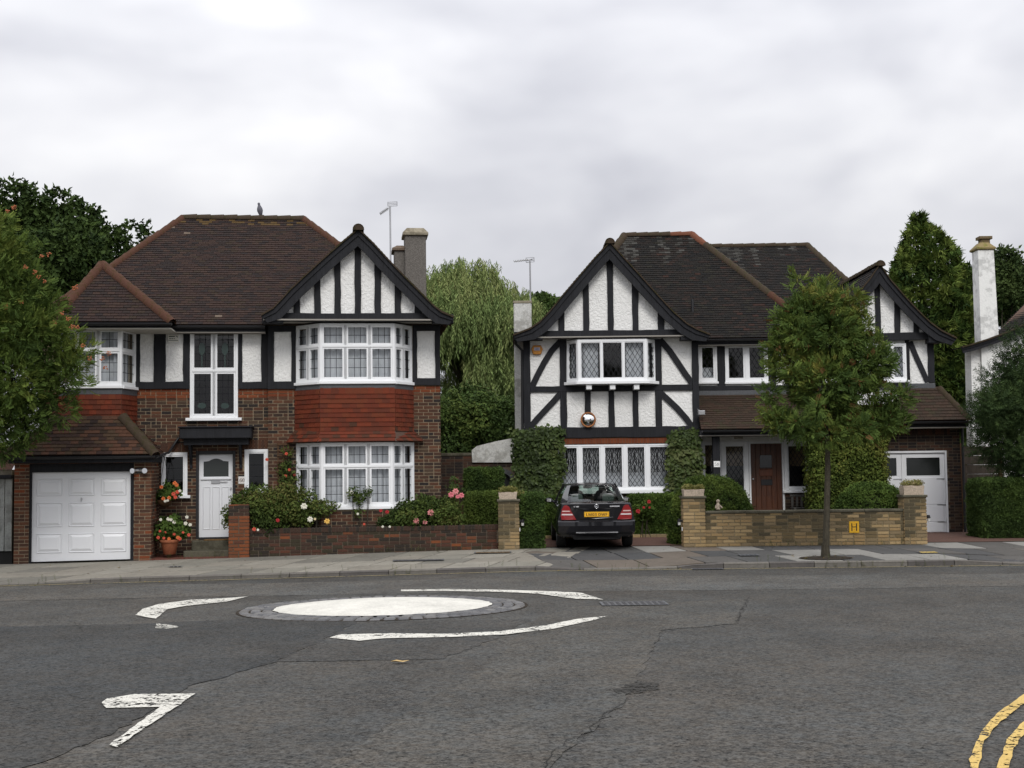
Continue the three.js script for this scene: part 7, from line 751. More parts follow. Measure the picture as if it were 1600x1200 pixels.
// ---------------------------------------------------------------- plants
const leafMat = (o = {}) => new THREE.MeshPhysicalMaterial({ color: 0xffffff, roughness: 0.8, specularIntensity: 0.35, side: THREE.DoubleSide, ...o });
function leaf(mb, p, d, n, len, wid, fold = 0.18) { const s = d.clone().cross(n).normalize(), m = p.clone().addScaledVector(d, len * 0.45), tip = p.clone().addScaledVector(d, len).addScaledVector(n, -len * 0.12), l = m.clone().addScaledVector(s, wid / 2).addScaledVector(n, wid * fold), r = m.clone().addScaledVector(s, -wid / 2).addScaledVector(n, wid * fold); mb.tri(p, r, tip); mb.tri(p, tip, l); }
const rv = R => { const z = R() * 2 - 1, a = R() * 6.28318, r = Math.sqrt(1 - z * z); return V(r * Math.cos(a), z, r * Math.sin(a)); };
const sprigs = {
  pinnate(R) { const mb = new MB(), L = 0.2; for (let k = 0; k < 6; k++) { const f = 0.12 + k / 6 * 0.85, p = V(0, L * f, -0.05 * f * f); for (const s of [-1, 1]) leaf(mb, p, V(s * 0.85, 0.5, -0.1 + R() * 0.1).normalize(), V(0, -0.1, 1).normalize(), 0.085 * (1.1 - 0.35 * f), 0.028); } leaf(mb, V(0, L, -0.05), V(0, 1, -0.3).normalize(), V(0, 0.3, 1).normalize(), 0.08, 0.028); return mb; },
  broad(R) { const mb = new MB(); for (let k = 0; k < 8; k++) { const d = rv(R); d.y = Math.abs(d.y) * 0.8 + 0.1; d.normalize(); const n = rv(R).add(V(0, 0.9, 0)).normalize(); leaf(mb, V(0, 0, 0).addScaledVector(rv(R), 0.1), d, n.addScaledVector(d, -n.dot(d)).normalize(), 0.13 + R() * 0.06, 0.075 + R() * 0.03); } return mb; },
  small(R) { const mb = new MB(); for (let k = 0; k < 14; k++) { const d = rv(R); d.y = d.y * 0.6 + 0.5; d.normalize(); const n = rv(R); leaf(mb, rv(R).multiplyScalar(0.045), d, n.addScaledVector(d, -n.dot(d)).normalize(), 0.035 + R() * 0.025, 0.018 + R() * 0.01); } return mb; },
  ivy(R) { const mb = new MB(); for (let k = 0; k < 7; k++) { const n = V((R() - 0.5) * 0.7, 1, (R() - 0.5) * 0.7).normalize(), d = V(R() - 0.5, 0, -0.3 - R()).normalize(); leaf(mb, rv(R).multiplyScalar(0.09).setY(R() * 0.05), d.addScaledVector(n, -n.dot(d)).normalize(), n, 0.085 + R() * 0.04, 0.075 + R() * 0.03, 0.1); } return mb; },
  rose(R) { const mb = new MB(); for (let k = 0; k < 9; k++) { const d = rv(R); d.y = d.y * 0.5 + 0.2; d.normalize(); const n = V(R() - 0.5, 0.9, R() - 0.5).normalize(); leaf(mb, rv(R).multiplyScalar(0.09), d, n.addScaledVector(d, -n.dot(d)).normalize(), 0.05 + R() * 0.03, 0.032 + R() * 0.014); } return mb; },
  willow(R) { const mb = new MB(), L = 1.0; let p = V(0, 0, 0); for (let k = 0; k < 26; k++) { const f = k / 26, q = V(Math.sin(f * 3) * 0.07, -L * f, Math.cos(f * 4) * 0.05), a = R() * 6.28; leaf(mb, q, V(Math.cos(a) * 0.55, -0.8, Math.sin(a) * 0.55).normalize(), V(Math.cos(a) * 0.8, 0.55, Math.sin(a) * 0.8).normalize(), 0.15 + R() * 0.05, 0.034); } return mb; },
  conifer(R) { const mb = new MB(); for (let k = 0; k < 12; k++) { const f = k / 12, a = (f - 0.5) * 2.6, d = V(Math.sin(a), Math.cos(a) * 0.9, -0.35 - R() * 0.3).normalize(), n = V(R() * 0.4 - 0.2, 0.4, 1).normalize(); leaf(mb, rv(R).multiplyScalar(0.05), d, n.addScaledVector(d, -n.dot(d)).normalize(), 0.2 + R() * 0.12, 0.05 + R() * 0.02); } return mb; },
  fine(R) { const mb = new MB(); for (let k = 0; k < 16; k++) { const f = k / 16, a = k * 2.4, d = V(Math.cos(a) * 0.8, 0.6, Math.sin(a) * 0.8).normalize(), n = V(-Math.cos(a), 0.8, -Math.sin(a)).normalize(); leaf(mb, V(0, f * 0.24, 0), d, n.addScaledVector(d, -n.dot(d)).normalize(), 0.06, 0.016); } return mb; },
};
const sprigGeo = {}; for (const k in sprigs) { const R = rng(k.length * 97 + k.charCodeAt(0)); sprigGeo[k] = [0, 1].map(() => sprigs[k](R).geometry()); }
// scatter sprigs: places = [{p, n}] ; colours blended from a palette
function foliage(parent, name, kind, places, pal, seed, o = {}) {
  const { size = 1, sizeVar = 0.35, align = 0.6, hang = false, patch = 1.1 } = o, mat = leafMat(o.mat), R = rng(seed), b = baseOf.get(parent);
  for (const half of [0, 1]) { const list = places.filter((_, i) => i % 2 === half), im = new THREE.InstancedMesh(sprigGeo[kind][half], mat, list.length), m = new THREE.Matrix4(), q = new THREE.Quaternion(), c = new THREE.Color();
    list.forEach((pl, i) => { let d = hang ? V((R() - 0.5) * 0.7, 1, (R() - 0.5) * 0.7) : pl.n.clone().lerp(rv(R), 1 - align).normalize(); q.setFromUnitVectors(UP, d.normalize()).multiply(new THREE.Quaternion().setFromAxisAngle(UP, R() * 6.28318)); const s = size * (1 - sizeVar + R() * sizeVar * 2); m.compose(pl.p.clone().sub(b), q, V(s, s * (pl.len || 1), s)); im.setMatrixAt(i, m); const t = clamp(0.5 + fbm(pl.p.x * patch + seed, pl.p.y * patch, pl.p.z * patch, 2) * 1.3 + (R() - 0.5) * 0.7, 0, 0.999) * (pal.length - 1), k = Math.floor(t), f = t - k, j = 0.85 + R() * 0.3; c.setRGB(lerp(pal[k][0], pal[k + 1][0], f) * j, lerp(pal[k][1], pal[k + 1][1], f) * j, lerp(pal[k][2], pal[k + 1][2], f) * j); if (o.rare && R() < o.rare.p) c.setRGB(...o.rare.c); im.setColorAt(i, c); });
    im.name = name; im.userData.kind = 'stuff'; parent.add(im); }
}
// points through the outer part of lumpy ellipsoids
function crownPts(clumps, n, seed, inner = 0.55) { const R = rng(seed), out = [], tot = clumps.reduce((s, c) => s + c.r.x * c.r.y * c.r.z, 0); for (const c of clumps) { const k = Math.round(n * c.r.x * c.r.y * c.r.z / tot) + 4; for (let i = 0; i < k; i++) { const d = rv(R), f = Math.pow(lerp(inner ** 3, 1, R()), 1 / 3) * (1 + 0.25 * fbm(d.x * 2.2 + c.p.x, d.y * 2.2 + c.p.y, d.z * 2.2, 2)); out.push({ p: V(c.p.x + d.x * c.r.x * f, c.p.y + d.y * c.r.y * f, c.p.z + d.z * c.r.z * f), n: d.clone().add(V(0, 0.25, 0)).normalize() }); } } return out; }
function lumps(center, rad, n, r, seed, squash = 0.8, F = null) { const R = rng(seed), out = []; for (let i = 0; i < n; i++) { const d = rv(R), f = Math.pow(R(), 0.4); const s = r * (0.65 + R() * 0.7); out.push({ p: V(center.x + d.x * rad.x * f, center.y + d.y * rad.y * f, center.z + d.z * rad.z * f), r: V(s, s * squash, s) }); } return out; }
function trunkAndLimbs(t, base, fork, clumps, r, seed, mat = M.bark, most = 14, flare = 1.5) { const R = rng(seed); new MB().tube([base.clone().add(V(0, -0.1, 0)), base.clone().add(V(0, 0.08, 0)), base.clone().add(V(0, 0.3, 0))], r * 1.75, 12, r * 1.1).tube([base.clone().add(V(0, -0.1, 0)), base.clone().lerp(fork, 0.05), base.clone().lerp(fork, 0.35).add(V((R() - 0.5) * 0.05, 0, 0)), base.clone().lerp(fork, 0.7).add(V((R() - 0.5) * 0.06, 0, 0)), fork], r * 1.15, 12, r * 0.72).build('trunk', mat, t); clumps.slice(0, most).forEach(c => { const m = fork.clone().lerp(c.p, 0.5).add(V((R() - 0.5) * 0.3, 0.12 * R(), (R() - 0.5) * 0.3)); new MB().tube([fork.clone().add(V(0, -0.05, 0)), m, c.p], r * 0.42, 6, r * 0.08).build('limb', mat, t); }); }
const G = { dark: [[0.025, 0.044, 0.011], [0.041, 0.071, 0.015], [0.062, 0.098, 0.021]], mid: [[0.034, 0.061, 0.011], [0.062, 0.104, 0.019], [0.103, 0.152, 0.028]], yew: [[0.028, 0.051, 0.013], [0.048, 0.083, 0.019], [0.076, 0.122, 0.025]] };
const dAt = (px, py, D) => at(px, py, D);
// street tree before the yellow wall
{
  const D = 27.25, b = at(1290, 868, D), y0 = paveY(b.x, D); b.y = y0; const t = thing('street_tree', 'young street tree with slim trunk and feathery crown before the yellow wall', 'tree', b), fork = dAt(1293, 668, D), k = (px, py, dz, r) => ({ p: dAt(px, py, D + dz), r: V(r, r * 0.82, r) });
  const cl = [k(1300, 520, 0, 0.6), k(1290, 600, 0, 0.75), k(1245, 570, 0.1, 0.5), k(1350, 570, 0, 0.55), k(1300, 650, 0.2, 0.45), k(1246, 447, 0, 0.16), k(1243, 428, 0, 0.12), k(1247, 438, 0, 0.12)], lim = [[455, 1282, 1304], [475, 1256, 1322], [500, 1240, 1344], [530, 1230, 1352], [560, 1222, 1368], [590, 1210, 1392], [620, 1208, 1398], [650, 1216, 1388], [668, 1234, 1374], [680, 1254, 1344]], Q = rng(60);
  for (let i = 0; i < 95; i++) { const u = Q() * (lim.length - 1.001), a = Math.floor(u), f = u - a, l = lerp(lim[a][1], lim[a + 1][1], f), r = lerp(lim[a][2], lim[a + 1][2], f), s = (Q() + Q() * 0.3 < 0.65 ? Q() : Math.round(Q())), h = (r - l) / 2 / 77, dz = Math.sqrt(Math.max(0, 1 - (2 * s - 1) ** 2)) * h * (Q() * 2 - 1); cl.push(k(lerp(l, r, s) + (s < 0.02 ? -1 : s > 0.98 ? 1 : 0) * Q() * 12, lerp(lim[a][0], lim[a + 1][0], f), dz, 0.13 + Q() * Q() * 0.3)); }
  trunkAndLimbs(t, b, fork, cl, 0.068, 5); foliage(t, 'crown', 'pinnate', crownPts(cl, 10500, 61, 0.15), [[0.047, 0.081, 0.018], [0.078, 0.122, 0.025], [0.113, 0.161, 0.031], [0.182, 0.175, 0.037]], 62, { size: 0.66, sizeVar: 0.5, rare: { p: 0.03, c: [0.13, 0.07, 0.025] } });
  const pit = new MB(); for (let k2 = 0; k2 < 10; k2++) { const a = k2 / 10 * 6.283, c = (k2 + 1) / 10 * 6.283, f = q => V(b.x + Math.cos(q) * 0.55, paveY(b.x + Math.cos(q) * 0.55, D + Math.sin(q) * 0.4) + 0.012, b.z - Math.sin(q) * 0.4); pit.tri(V(b.x, y0 + 0.03, b.z), f(a), f(c)); } pit.build('tree_pit', M.soil, t);
}
// rowan at the left edge, with berries
{
  const D = 27.0, b = at(-45, 880, D); b.y = paveY(b.x, D); const t = thing('rowan_tree', 'street tree with clusters of orange berries overhanging the garage', 'tree', b), fork = dAt(-45, 690, D), k = (px, py, dz, r) => ({ p: dAt(px, py, D + dz), r: V(r, r * 0.85, r) });
  const cl = [k(-30, 420, 0, 0.9), k(10, 400, 0.1, 0.55), k(30, 450, 0, 0.62), k(-40, 520, 0, 1.2), k(40, 520, -0.2, 0.72), k(70, 560, 0.1, 0.62), k(95, 585, 0, 0.45), k(112, 560, 0.1, 0.4), k(128, 545, 0.1, 0.28), k(100, 525, 0.1, 0.36), k(20, 590, -0.3, 0.8), k(60, 620, 0.1, 0.5), k(90, 640, 0.1, 0.4), k(-20, 640, 0, 0.9), k(20, 680, 0.2, 0.5), k(-30, 360, 0.2, 0.6), k(5, 355, 0, 0.28), k(60, 480, 0.2, 0.5), k(75, 510, 0, 0.42), k(-110, 540, 0, 1.1), k(-110, 430, 0, 0.9), k(130, 600, 0, 0.2), k(60, 385, 0.1, 0.2), k(45, 655, 0, 0.45), k(8, 700, 0, 0.28)];
  trunkAndLimbs(t, b, fork, cl, 0.1, 15); foliage(t, 'crown', 'pinnate', crownPts(cl, 16500, 71, 0.25), [[0.035, 0.061, 0.012], [0.061, 0.100, 0.018], [0.096, 0.140, 0.026], [0.125, 0.152, 0.027]], 72, { size: 0.7, sizeVar: 0.5 });
  const R = rng(77), bg = new MB(); for (const [px, py] of [[22, 322], [22, 326], [12, 330], [65, 400], [77, 398], [40, 418], [55, 425], [70, 440], [8, 480], [12, 477], [33, 472], [98, 490], [107, 498], [85, 505], [120, 512], [115, 450], [120, 448], [140, 560], [170, 552], [165, 575], [160, 560], [130, 540], [112, 510], [60, 433]]) { const c = dAt(px, py, D - 0.5); for (let k2 = 0; k2 < 11; k2++) { const p = c.clone().addScaledVector(rv(R), 0.05 * Math.cbrt(R())); bg.geo(new THREE.IcosahedronGeometry(0.014, 0), new THREE.Matrix4().makeTranslation(p.x, p.y, p.z)); } } const bm = bg.build('berries', std(lin(0.34, 0.1, 0.03), 0.6), t); bm.userData.kind = 'stuff';
}
function bigTree(name, label, px, D, pyFork, list, n, kind, pal, seed, o = {}) { const b = at(px, 800, D).setY(-0.1), t = thing(name, label, 'tree', b, FW, o.group), cl = list.map(([x, y, dz, r, sq]) => ({ p: at(x, y, D + dz), r: V(r, r * (sq || 0.85), r) })); trunkAndLimbs(t, b, at(px, pyFork, D), cl, o.trunk || 0.28, seed, M.bark, 10); foliage(t, 'crown', kind, crownPts(cl, n, seed + 1, o.inner ?? 0.6), pal, seed + 2, o); return t; }
const cloud = (px, py, rx, ry, n, r, seed, dz = 3) => { const R = rng(seed), a = []; for (let i = 0; i < n; i++) { const q = R() * 6.283, f = Math.sqrt(R()); a.push([px + Math.cos(q) * rx * f, py + Math.sin(q) * ry * f, (R() - 0.5) * dz * 2, r * (0.65 + R() * 0.7)]); } return a; };
bigTree('oak_tree', 'large dark oak behind the brick house roof', 90, 46, 640, [...cloud(90, 430, 110, 90, 34, 1.15, 81, 2.5), [45, 320, 0, 0.7], [20, 310, 0, 0.8], [95, 325, 0, 0.75], [130, 335, 0, 0.6], [165, 365, 0, 0.55], [205, 370, 0, 0.55], [220, 360, 0, 0.3], [-20, 315, 0, 0.9], [-50, 380, 0, 1.8], [175, 420, 0, 0.9]], 9000, 'broad', [[0.019, 0.037, 0.009], [0.036, 0.061, 0.013], [0.055, 0.088, 0.019]], 82, { size: 1.25 });
// willow
{
  const D = 48, b = at(735, 800, D).setY(-0.1), t = thing('willow_tree', 'weeping willow with hanging yellow green strands between the two houses', 'tree', b), cl = [...cloud(745, 500, 80, 75, 24, 0.95, 91, 2.5), [690, 440, 0, 0.7], [715, 415, 0, 0.6], [750, 425, 0, 0.6], [785, 450, 0, 0.6], [815, 490, 0, 0.6], [690, 520, 0, 0.8], [670, 470, 0, 0.6], [760, 560, 0, 1], [720, 590, 0, 0.9], [800, 570, 0, 0.8], [830, 520, 0.5, 0.6], [822, 470, 0.5, 0.5], [818, 540, 0, 0.7], [800, 510, 0, 0.7], [805, 600, 0, 0.8], [835, 560, 0, 0.6], [712, 400, 0, 0.2]].map(([x, y, dz, r]) => ({ p: at(x, y, D + dz), r: V(r, r * 0.7, r) }));
  trunkAndLimbs(t, b, at(740, 620, D), cl, 0.35, 93); const P = crownPts(cl, 5600, 94, 0.45), R = rng(95); for (const p of P) { p.len = 0.45 + R() * 0.8; } foliage(t, 'crown', 'willow', P, [[0.085, 0.124, 0.037], [0.141, 0.196, 0.066], [0.209, 0.260, 0.090], [0.266, 0.294, 0.116]], 96, { hang: true, size: 1.0, patch: 0.5 });
}
bigTree('hedge_tree', 'broad dark evergreen bush behind the arched brick side wall', 745, 41, 760, [...cloud(745, 680, 60, 45, 22, 0.75, 101, 1.5), [790, 650, 0, 0.6], [700, 640, 0, 0.6]], 5200, 'rose', [[0.034, 0.059, 0.015], [0.059, 0.099, 0.023], [0.103, 0.140, 0.032]], 102, { size: 1.5 });
bigTree('garden_tree', 'small far tree showing between willow and gable', 852, 70, 640, [...cloud(852, 500, 16, 32, 10, 0.8, 111, 2)], 1200, 'broad', G.dark, 112, { size: 1.4, trunk: 0.15 });
// conifer: layered drooping sprays
{
  const D = 44, b = at(1452, 800, D).setY(-0.1), t = thing('conifer_tree', 'tall pointed cypress rising behind the right gable', 'tree', b), top = at(1434, 332, D), R = rng(121), P = []; new MB().tube([b, top.clone().add(V(0.1, -0.3, 0))], 0.3, 10, 0.03).build('trunk', M.bark, t);
  const tab = [[0, 0.05], [0.48, 0.2], [0.8, 0.6], [1.43, 0.92], [2.3, 1.2], [3.5, 1.45], [6, 1.6], [12, 1.6]], rad = f => { const y = f * H; for (let i = 0; i + 1 < tab.length; i++) if (y <= tab[i + 1][0]) return lerp(tab[i][1], tab[i + 1][1], (y - tab[i][0]) / (tab[i + 1][0] - tab[i][0])); return 1.4; }; const H = top.y - 0.6; for (let i = 0; i < 10000; i++) { const f = Math.pow(R(), 0.62), a = R() * 6.28318, y = top.y - f * H, lump = 1 + 0.42 * fbm(Math.cos(a) * 1.7 + 3, y * 1.05, Math.sin(a) * 1.7, 3) * 1.7, rr = rad(f) * lump * (0.62 + 0.38 * Math.sqrt(R())), cx = lerp(top.x, at(1453, 500, D).x, smooth(0, 0.2, f)); P.push({ p: V(cx + Math.cos(a) * rr, y, b.z + Math.sin(a) * rr), n: V(Math.cos(a), 0.15, Math.sin(a)).normalize() }); }
  foliage(t, 'crown', 'conifer', P, [[0.024, 0.049, 0.011], [0.052, 0.090, 0.017], [0.111, 0.156, 0.030], [0.149, 0.186, 0.040]], 122, { size: 0.8, align: 0.8, patch: 1.6 });
}
for (const [px, py, rx, ry, D, sd, label] of [[1510, 480, 14, 65, 60, 131, 'narrow dark tree between cypress and white chimney'], [1572, 450, 14, 45, 58, 132, 'narrow dark tree just right of the white chimney'], [1605, 465, 16, 50, 62, 133, 'dark tree above the white house roof'], [1500, 540, 22, 60, 52, 134, 'dark shrub mass between cypress and white house']]) bigTree('garden_tree', label, px, D, 640, cloud(px, py, rx, ry, 12, 0.6, sd, 1), 1500, 'broad', [[0.022, 0.041, 0.013], [0.039, 0.063, 0.017], [0.058, 0.085, 0.023]], sd + 3, { size: 1.2, trunk: 0.15, group: 'trees behind the white house' });
// shrub tree by the white house
{ const D = 32.6, b = at(1590, 840, D).setY(0.03), t = thing('garden_shrub', 'tall loose dark shrub standing before the white house', 'shrub', b), cl = [...cloud(1600, 650, 55, 85, 26, 0.42, 141, 0.8), [1555, 590, 0, 0.3], [1580, 560, 0, 0.3], [1600, 540, 0, 0.4], [1545, 700, 0, 0.35], [1560, 660, 0, 0.4]].map(([x, y, dz, r]) => ({ p: at(x, y, D + dz), r: V(r, r, r) })); trunkAndLimbs(t, b, at(1592, 745, D), cl, 0.07, 142); foliage(t, 'crown', 'fine', crownPts(cl, 8000, 143, 0.2), [[0.022, 0.041, 0.013], [0.036, 0.063, 0.019], [0.058, 0.091, 0.025]], 144, { size: 1.1 }); }
// clipped hedges: dense leaf skin over a twiggy body
function boxPts(x0, x1, y0, y1, z0, z1, n, seed, rough = 0.03) { const R = rng(seed), out = [], W = x1 - x0, H = y1 - y0, Dp = z1 - z0, areas = [W * H, W * Dp, H * Dp, H * Dp, W * H * 0.3], tot = areas.reduce((a, b) => a + b); for (let i = 0; i < n; i++) { let r = R() * tot, k = 0; while (k < 4 && r > areas[k]) r -= areas[k++]; const j = (R() - 0.55) * rough * 2, u = R(), v = R(); let p, q; if (k === 0) { p = V(lerp(x0, x1, u), lerp(y0, y1, v), z1 + j); q = V(0, 0.2, 1); } else if (k === 1) { p = V(lerp(x0, x1, u), y1 + j, lerp(z0, z1, v)); q = V(0, 1, 0); } else if (k === 2) { p = V(x0 - j, lerp(y0, y1, u), lerp(z0, z1, v)); q = V(-1, 0.2, 0); } else if (k === 3) { p = V(x1 + j, lerp(y0, y1, u), lerp(z0, z1, v)); q = V(1, 0.2, 0); } else { p = V(lerp(x0, x1, u), lerp(y0, y1, v), z0 - j); q = V(0, 0.2, -1); } const w = 0.05 * fbm(p.x * 1.6, p.y * 1.6, p.z * 1.6, 2); p.addScaledVector(q, w); out.push({ p, n: q.normalize() }); } return out; }
function hedge(label, F, px0, py0, px1, py1, z, deep, seed, pal = G.yew, n = 0, yBase = null) { const r = F.rect(px0, py0, px1, py1, z), y0 = yBase ?? r.y0, t = thing('clipped_hedge', label, 'hedge', V((r.x0 + r.x1) / 2, y0, z - deep / 2), F); new MB().cbox(r.x0 + 0.05, r.x1 - 0.05, y0 - 0.03, r.y1 - 0.05, z - deep + 0.05, z - 0.05, 0.04).build('twigs', std(lin(0.022, 0.03, 0.012), 1), t); const area = (r.x1 - r.x0) * (r.y1 - y0) * 1.6 + (r.x1 - r.x0) * deep + (r.y1 - y0) * deep * 2; foliage(t, 'leaves', 'small', boxPts(r.x0, r.x1, y0, r.y1, z - deep, z, Math.round(area * 620), seed), pal, seed + 1, { size: 1.0, align: 0.5, patch: 2 }); return t; }
hedge('tall clipped hedge block in front of the arched gateway', F2, 729, 735, 783, 835, zOf(34.2), 0.6, 151, G.yew, 0, 0); hedge('clipped hedge block between the rose bed and the gate pier', F2, 730, 773, 779, 850, zOf(31.3), 0.7, 153, [[0.041, 0.063, 0.011], [0.069, 0.104, 0.019], [0.103, 0.140, 0.027]], 0, -0.02); hedge('clipped hedge block along the drive beside the gate pier', F2, 812, 775, 846, 858, zOf(30.35), 0.9, 155, G.yew, 0, 0); hedge('long clipped hedge in shade before the white house', F2, 1540, 751, 1690, 842, zOf(31.8), 1.2, 157, G.dark, 0, 0.02); hedge('low hedge under the leaded window right of the car', F2, 985, 776, 1052, 834, zOf(34.15), 0.35, 159, G.mid, 0, 0.02); hedge('low hedge under the leaded window left of the car', F2, 838, 778, 884, 838, zOf(34.1), 0.35, 161, G.mid, 0, 0.02);
// rounded bushes
function dome(name, label, F, c, r, n, seed, pal, kind = 'small', o = {}) { const t = thing(name, label, 'bush', V(c.x, 0.02, c.z), F), R = rng(seed), P = [], g = new THREE.SphereGeometry(1, 20, 14); new MB().geo(g, new THREE.Matrix4().compose(c, new THREE.Quaternion(), r.clone().multiplyScalar(0.93))).build('twigs', std(lin(0.022, 0.03, 0.012), 1), t); for (let i = 0; i < n; i++) { const d = rv(R); if (d.y < -0.75) continue; const s = o.sq ?? 1, e = V(Math.sign(d.x) * Math.pow(Math.abs(d.x), s), Math.sign(d.y) * Math.pow(Math.abs(d.y), s), Math.sign(d.z) * Math.pow(Math.abs(d.z), s)), j = 1 + (R() - 0.6) * 0.06 + 0.07 * fbm(d.x * 3 + seed, d.y * 3, d.z * 3, 2); P.push({ p: V(c.x + e.x * r.x * j, c.y + e.y * r.y * j, c.z + e.z * r.z * j), n: d }); } foliage(t, 'leaves', kind, P, pal, seed + 1, { size: 1, align: 0.5, patch: 2.4, ...o }); return t; }
{ const z = zOf(31.3), a = F2.pt(1046, 800, z), b = F2.pt(1176, 800, z), top = F2.pt(1110, 746, z); dome('domed_bush', 'large clipped domed bush beside the left pier of the yellow wall', F2, V((a.x + b.x) / 2, 0.25, z), V((b.x - a.x) / 2, top.y - 0.25, 0.75), 4600, 163, [[0.034, 0.061, 0.011], [0.062, 0.098, 0.017], [0.103, 0.140, 0.025]], 'small', { sq: 0.85 }); }
{ const z = zOf(31.2), a = F2.pt(1308, 790, z), b = F2.pt(1416, 790, z), top = F2.pt(1362, 757, z); dome('domed_bush', 'flat topped clipped bush behind the wall near the garage', F2, V((a.x + b.x) / 2, 0.45, z), V((b.x - a.x) / 2, top.y - 0.45, 0.6), 3600, 165, G.mid, 'small', { sq: 0.75 }); }
{ const z = zOf(33.9), r = F2.rect(1268, 640, 1386, 800, z), t = thing('climbing_shrub', 'tall leafy shrub between the oak door and the garage doors', 'shrub', V((r.x0 + r.x1) / 2, 0.04, z - 0.3), F2); new MB().cbox(r.x0 + 0.12, r.x1 - 0.12, 0, r.y1 - 0.15, z - 0.6, z - 0.12, 0.1).build('twigs', std(lin(0.02, 0.028, 0.012), 1), t); foliage(t, 'leaves', 'rose', boxPts(r.x0 + 0.06, r.x1 - 0.06, 0, r.y1 - 0.05, z - 0.7, z, 4200, 167, 0.09), [[0.035, 0.054, 0.009], [0.065, 0.093, 0.016], [0.105, 0.135, 0.024], [0.129, 0.135, 0.028]], 168, { size: 1.0 }); }
// ivy on the white house
function ivy(label, px0, py0, px1, py1, z, seed, yBase = 0) { const r = F2.rect(px0, py0, px1, py1, z), t = thing('ivy', label, 'climber', V((r.x0 + r.x1) / 2, yBase, z), F2), R = rng(seed), P = []; new MB().tube([V((r.x0 + r.x1) / 2, yBase - 0.05, z - 0.15), V((r.x0 + r.x1) / 2 + 0.05, (yBase + r.y1) / 2, z - 0.17), V((r.x0 + r.x1) / 2 - 0.05, r.y1 - 0.2, z - 0.17)], 0.03, 6, 0.015).build('stem', M.bark, t); const n = Math.round((r.x1 - r.x0) * (r.y1 - yBase) * 420); for (let i = 0; i < n; i++) { const u = R(), v = R(), e = 0.09 * fbm(u * 9 + seed, v * 7, 1.5, 3) * 2, x = lerp(r.x0, r.x1, u) + (u - 0.5) * e * 2, y = lerp(yBase, r.y1, v) + e * v, d = Math.sin(u * Math.PI) * 0.12; P.push({ p: V(x, y, z - 0.2 + R() * (0.1 + d) + Math.abs(e)), n: V((u - 0.5) * 0.8, 0.35, 1).normalize() }); } foliage(t, 'leaves', 'ivy', P, [[0.022, 0.035, 0.009], [0.035, 0.055, 0.014], [0.055, 0.079, 0.020], [0.089, 0.105, 0.035]], seed + 1, { size: 0.85, align: 0.75, mat: { roughness: 0.5 } }); }
ivy('dense ivy climbing the left corner of the white house', 804, 673, 878, 780, zOf(34.45), 171); ivy('ivy climbing between the leaded window and the porch', 1047, 675, 1095, 780, zOf(34.4), 173);
// roses and other flowering plants
const petalCol = { white: [0.72, 0.7, 0.6], cream: [0.7, 0.6, 0.36], yellow: [0.72, 0.45, 0.1], pink: [0.62, 0.17, 0.2], rose: [0.65, 0.24, 0.24], red: [0.4, 0.015, 0.02], coral: [0.6, 0.09, 0.05], orange: [0.65, 0.16, 0.04] };
function bloom(parent, c, r, col) { r *= 0.85; const mb = new MB(), R = rng(Math.round(c.x * 999 + c.y * 77) >>> 0); for (let ring = 0; ring < 3; ring++) { const n = 5 + ring, rr = r * (0.4 + ring * 0.3); for (let k = 0; k < n; k++) { const a = (k + R() * 0.4) / n * 6.283, d = V(Math.cos(a), Math.sin(a), 1.4 - ring * 0.65).normalize(), nn = V(-Math.cos(a), -Math.sin(a), 0.6).normalize(); leaf(mb, c.clone(), d, nn.addScaledVector(d, -nn.dot(d)).normalize(), rr * 1.25, rr * 1.3, -0.15); } } return mb.build('flower', std(lin(...petalCol[col]), 0.7), parent); }
function shrubby(name, label, F, clumps, n, seed, pal, flowers, o = {}) { const base = clumps[0].p.clone(); base.y = o.y0 ?? -0.05; const t = thing(name, label, o.cat || 'rose bush', base, F), R = rng(seed); clumps.forEach(c => { for (let k = 0; k < 2; k++) new MB().tube([V(lerp(base.x, c.p.x, 0.6) + (R() - 0.5) * 0.2, base.y, lerp(base.z, c.p.z, 0.6)), V(lerp(base.x, c.p.x, 0.9), (base.y + c.p.y) / 2, c.p.z), c.p.clone().add(V((R() - 0.5) * c.r.x, c.r.y * 0.6, 0))], 0.014, 5, 0.006).build('stem', M.bark, t); }); foliage(t, 'leaves', o.kind || 'rose', crownPts(clumps, n, seed + 1, 0.1), pal, seed + 2, { size: o.size || 0.95, align: 0.45 }); for (const [px, py, r, col, dz = 0.1] of flowers) bloom(t, F.pt(px, py, (o.z ?? clumps[0].p.z) + (o.fz ?? 0.28) + dz - 0.1), r, col); return t; }
const rosePal = [[0.030, 0.049, 0.013], [0.055, 0.085, 0.019], [0.083, 0.116, 0.025], [0.103, 0.104, 0.028]], kc = (F, z) => (px, py, r, dz = 0, sq = 0.85) => ({ p: F.pt(px, py, z + dz), r: V(r, r * sq, r) });
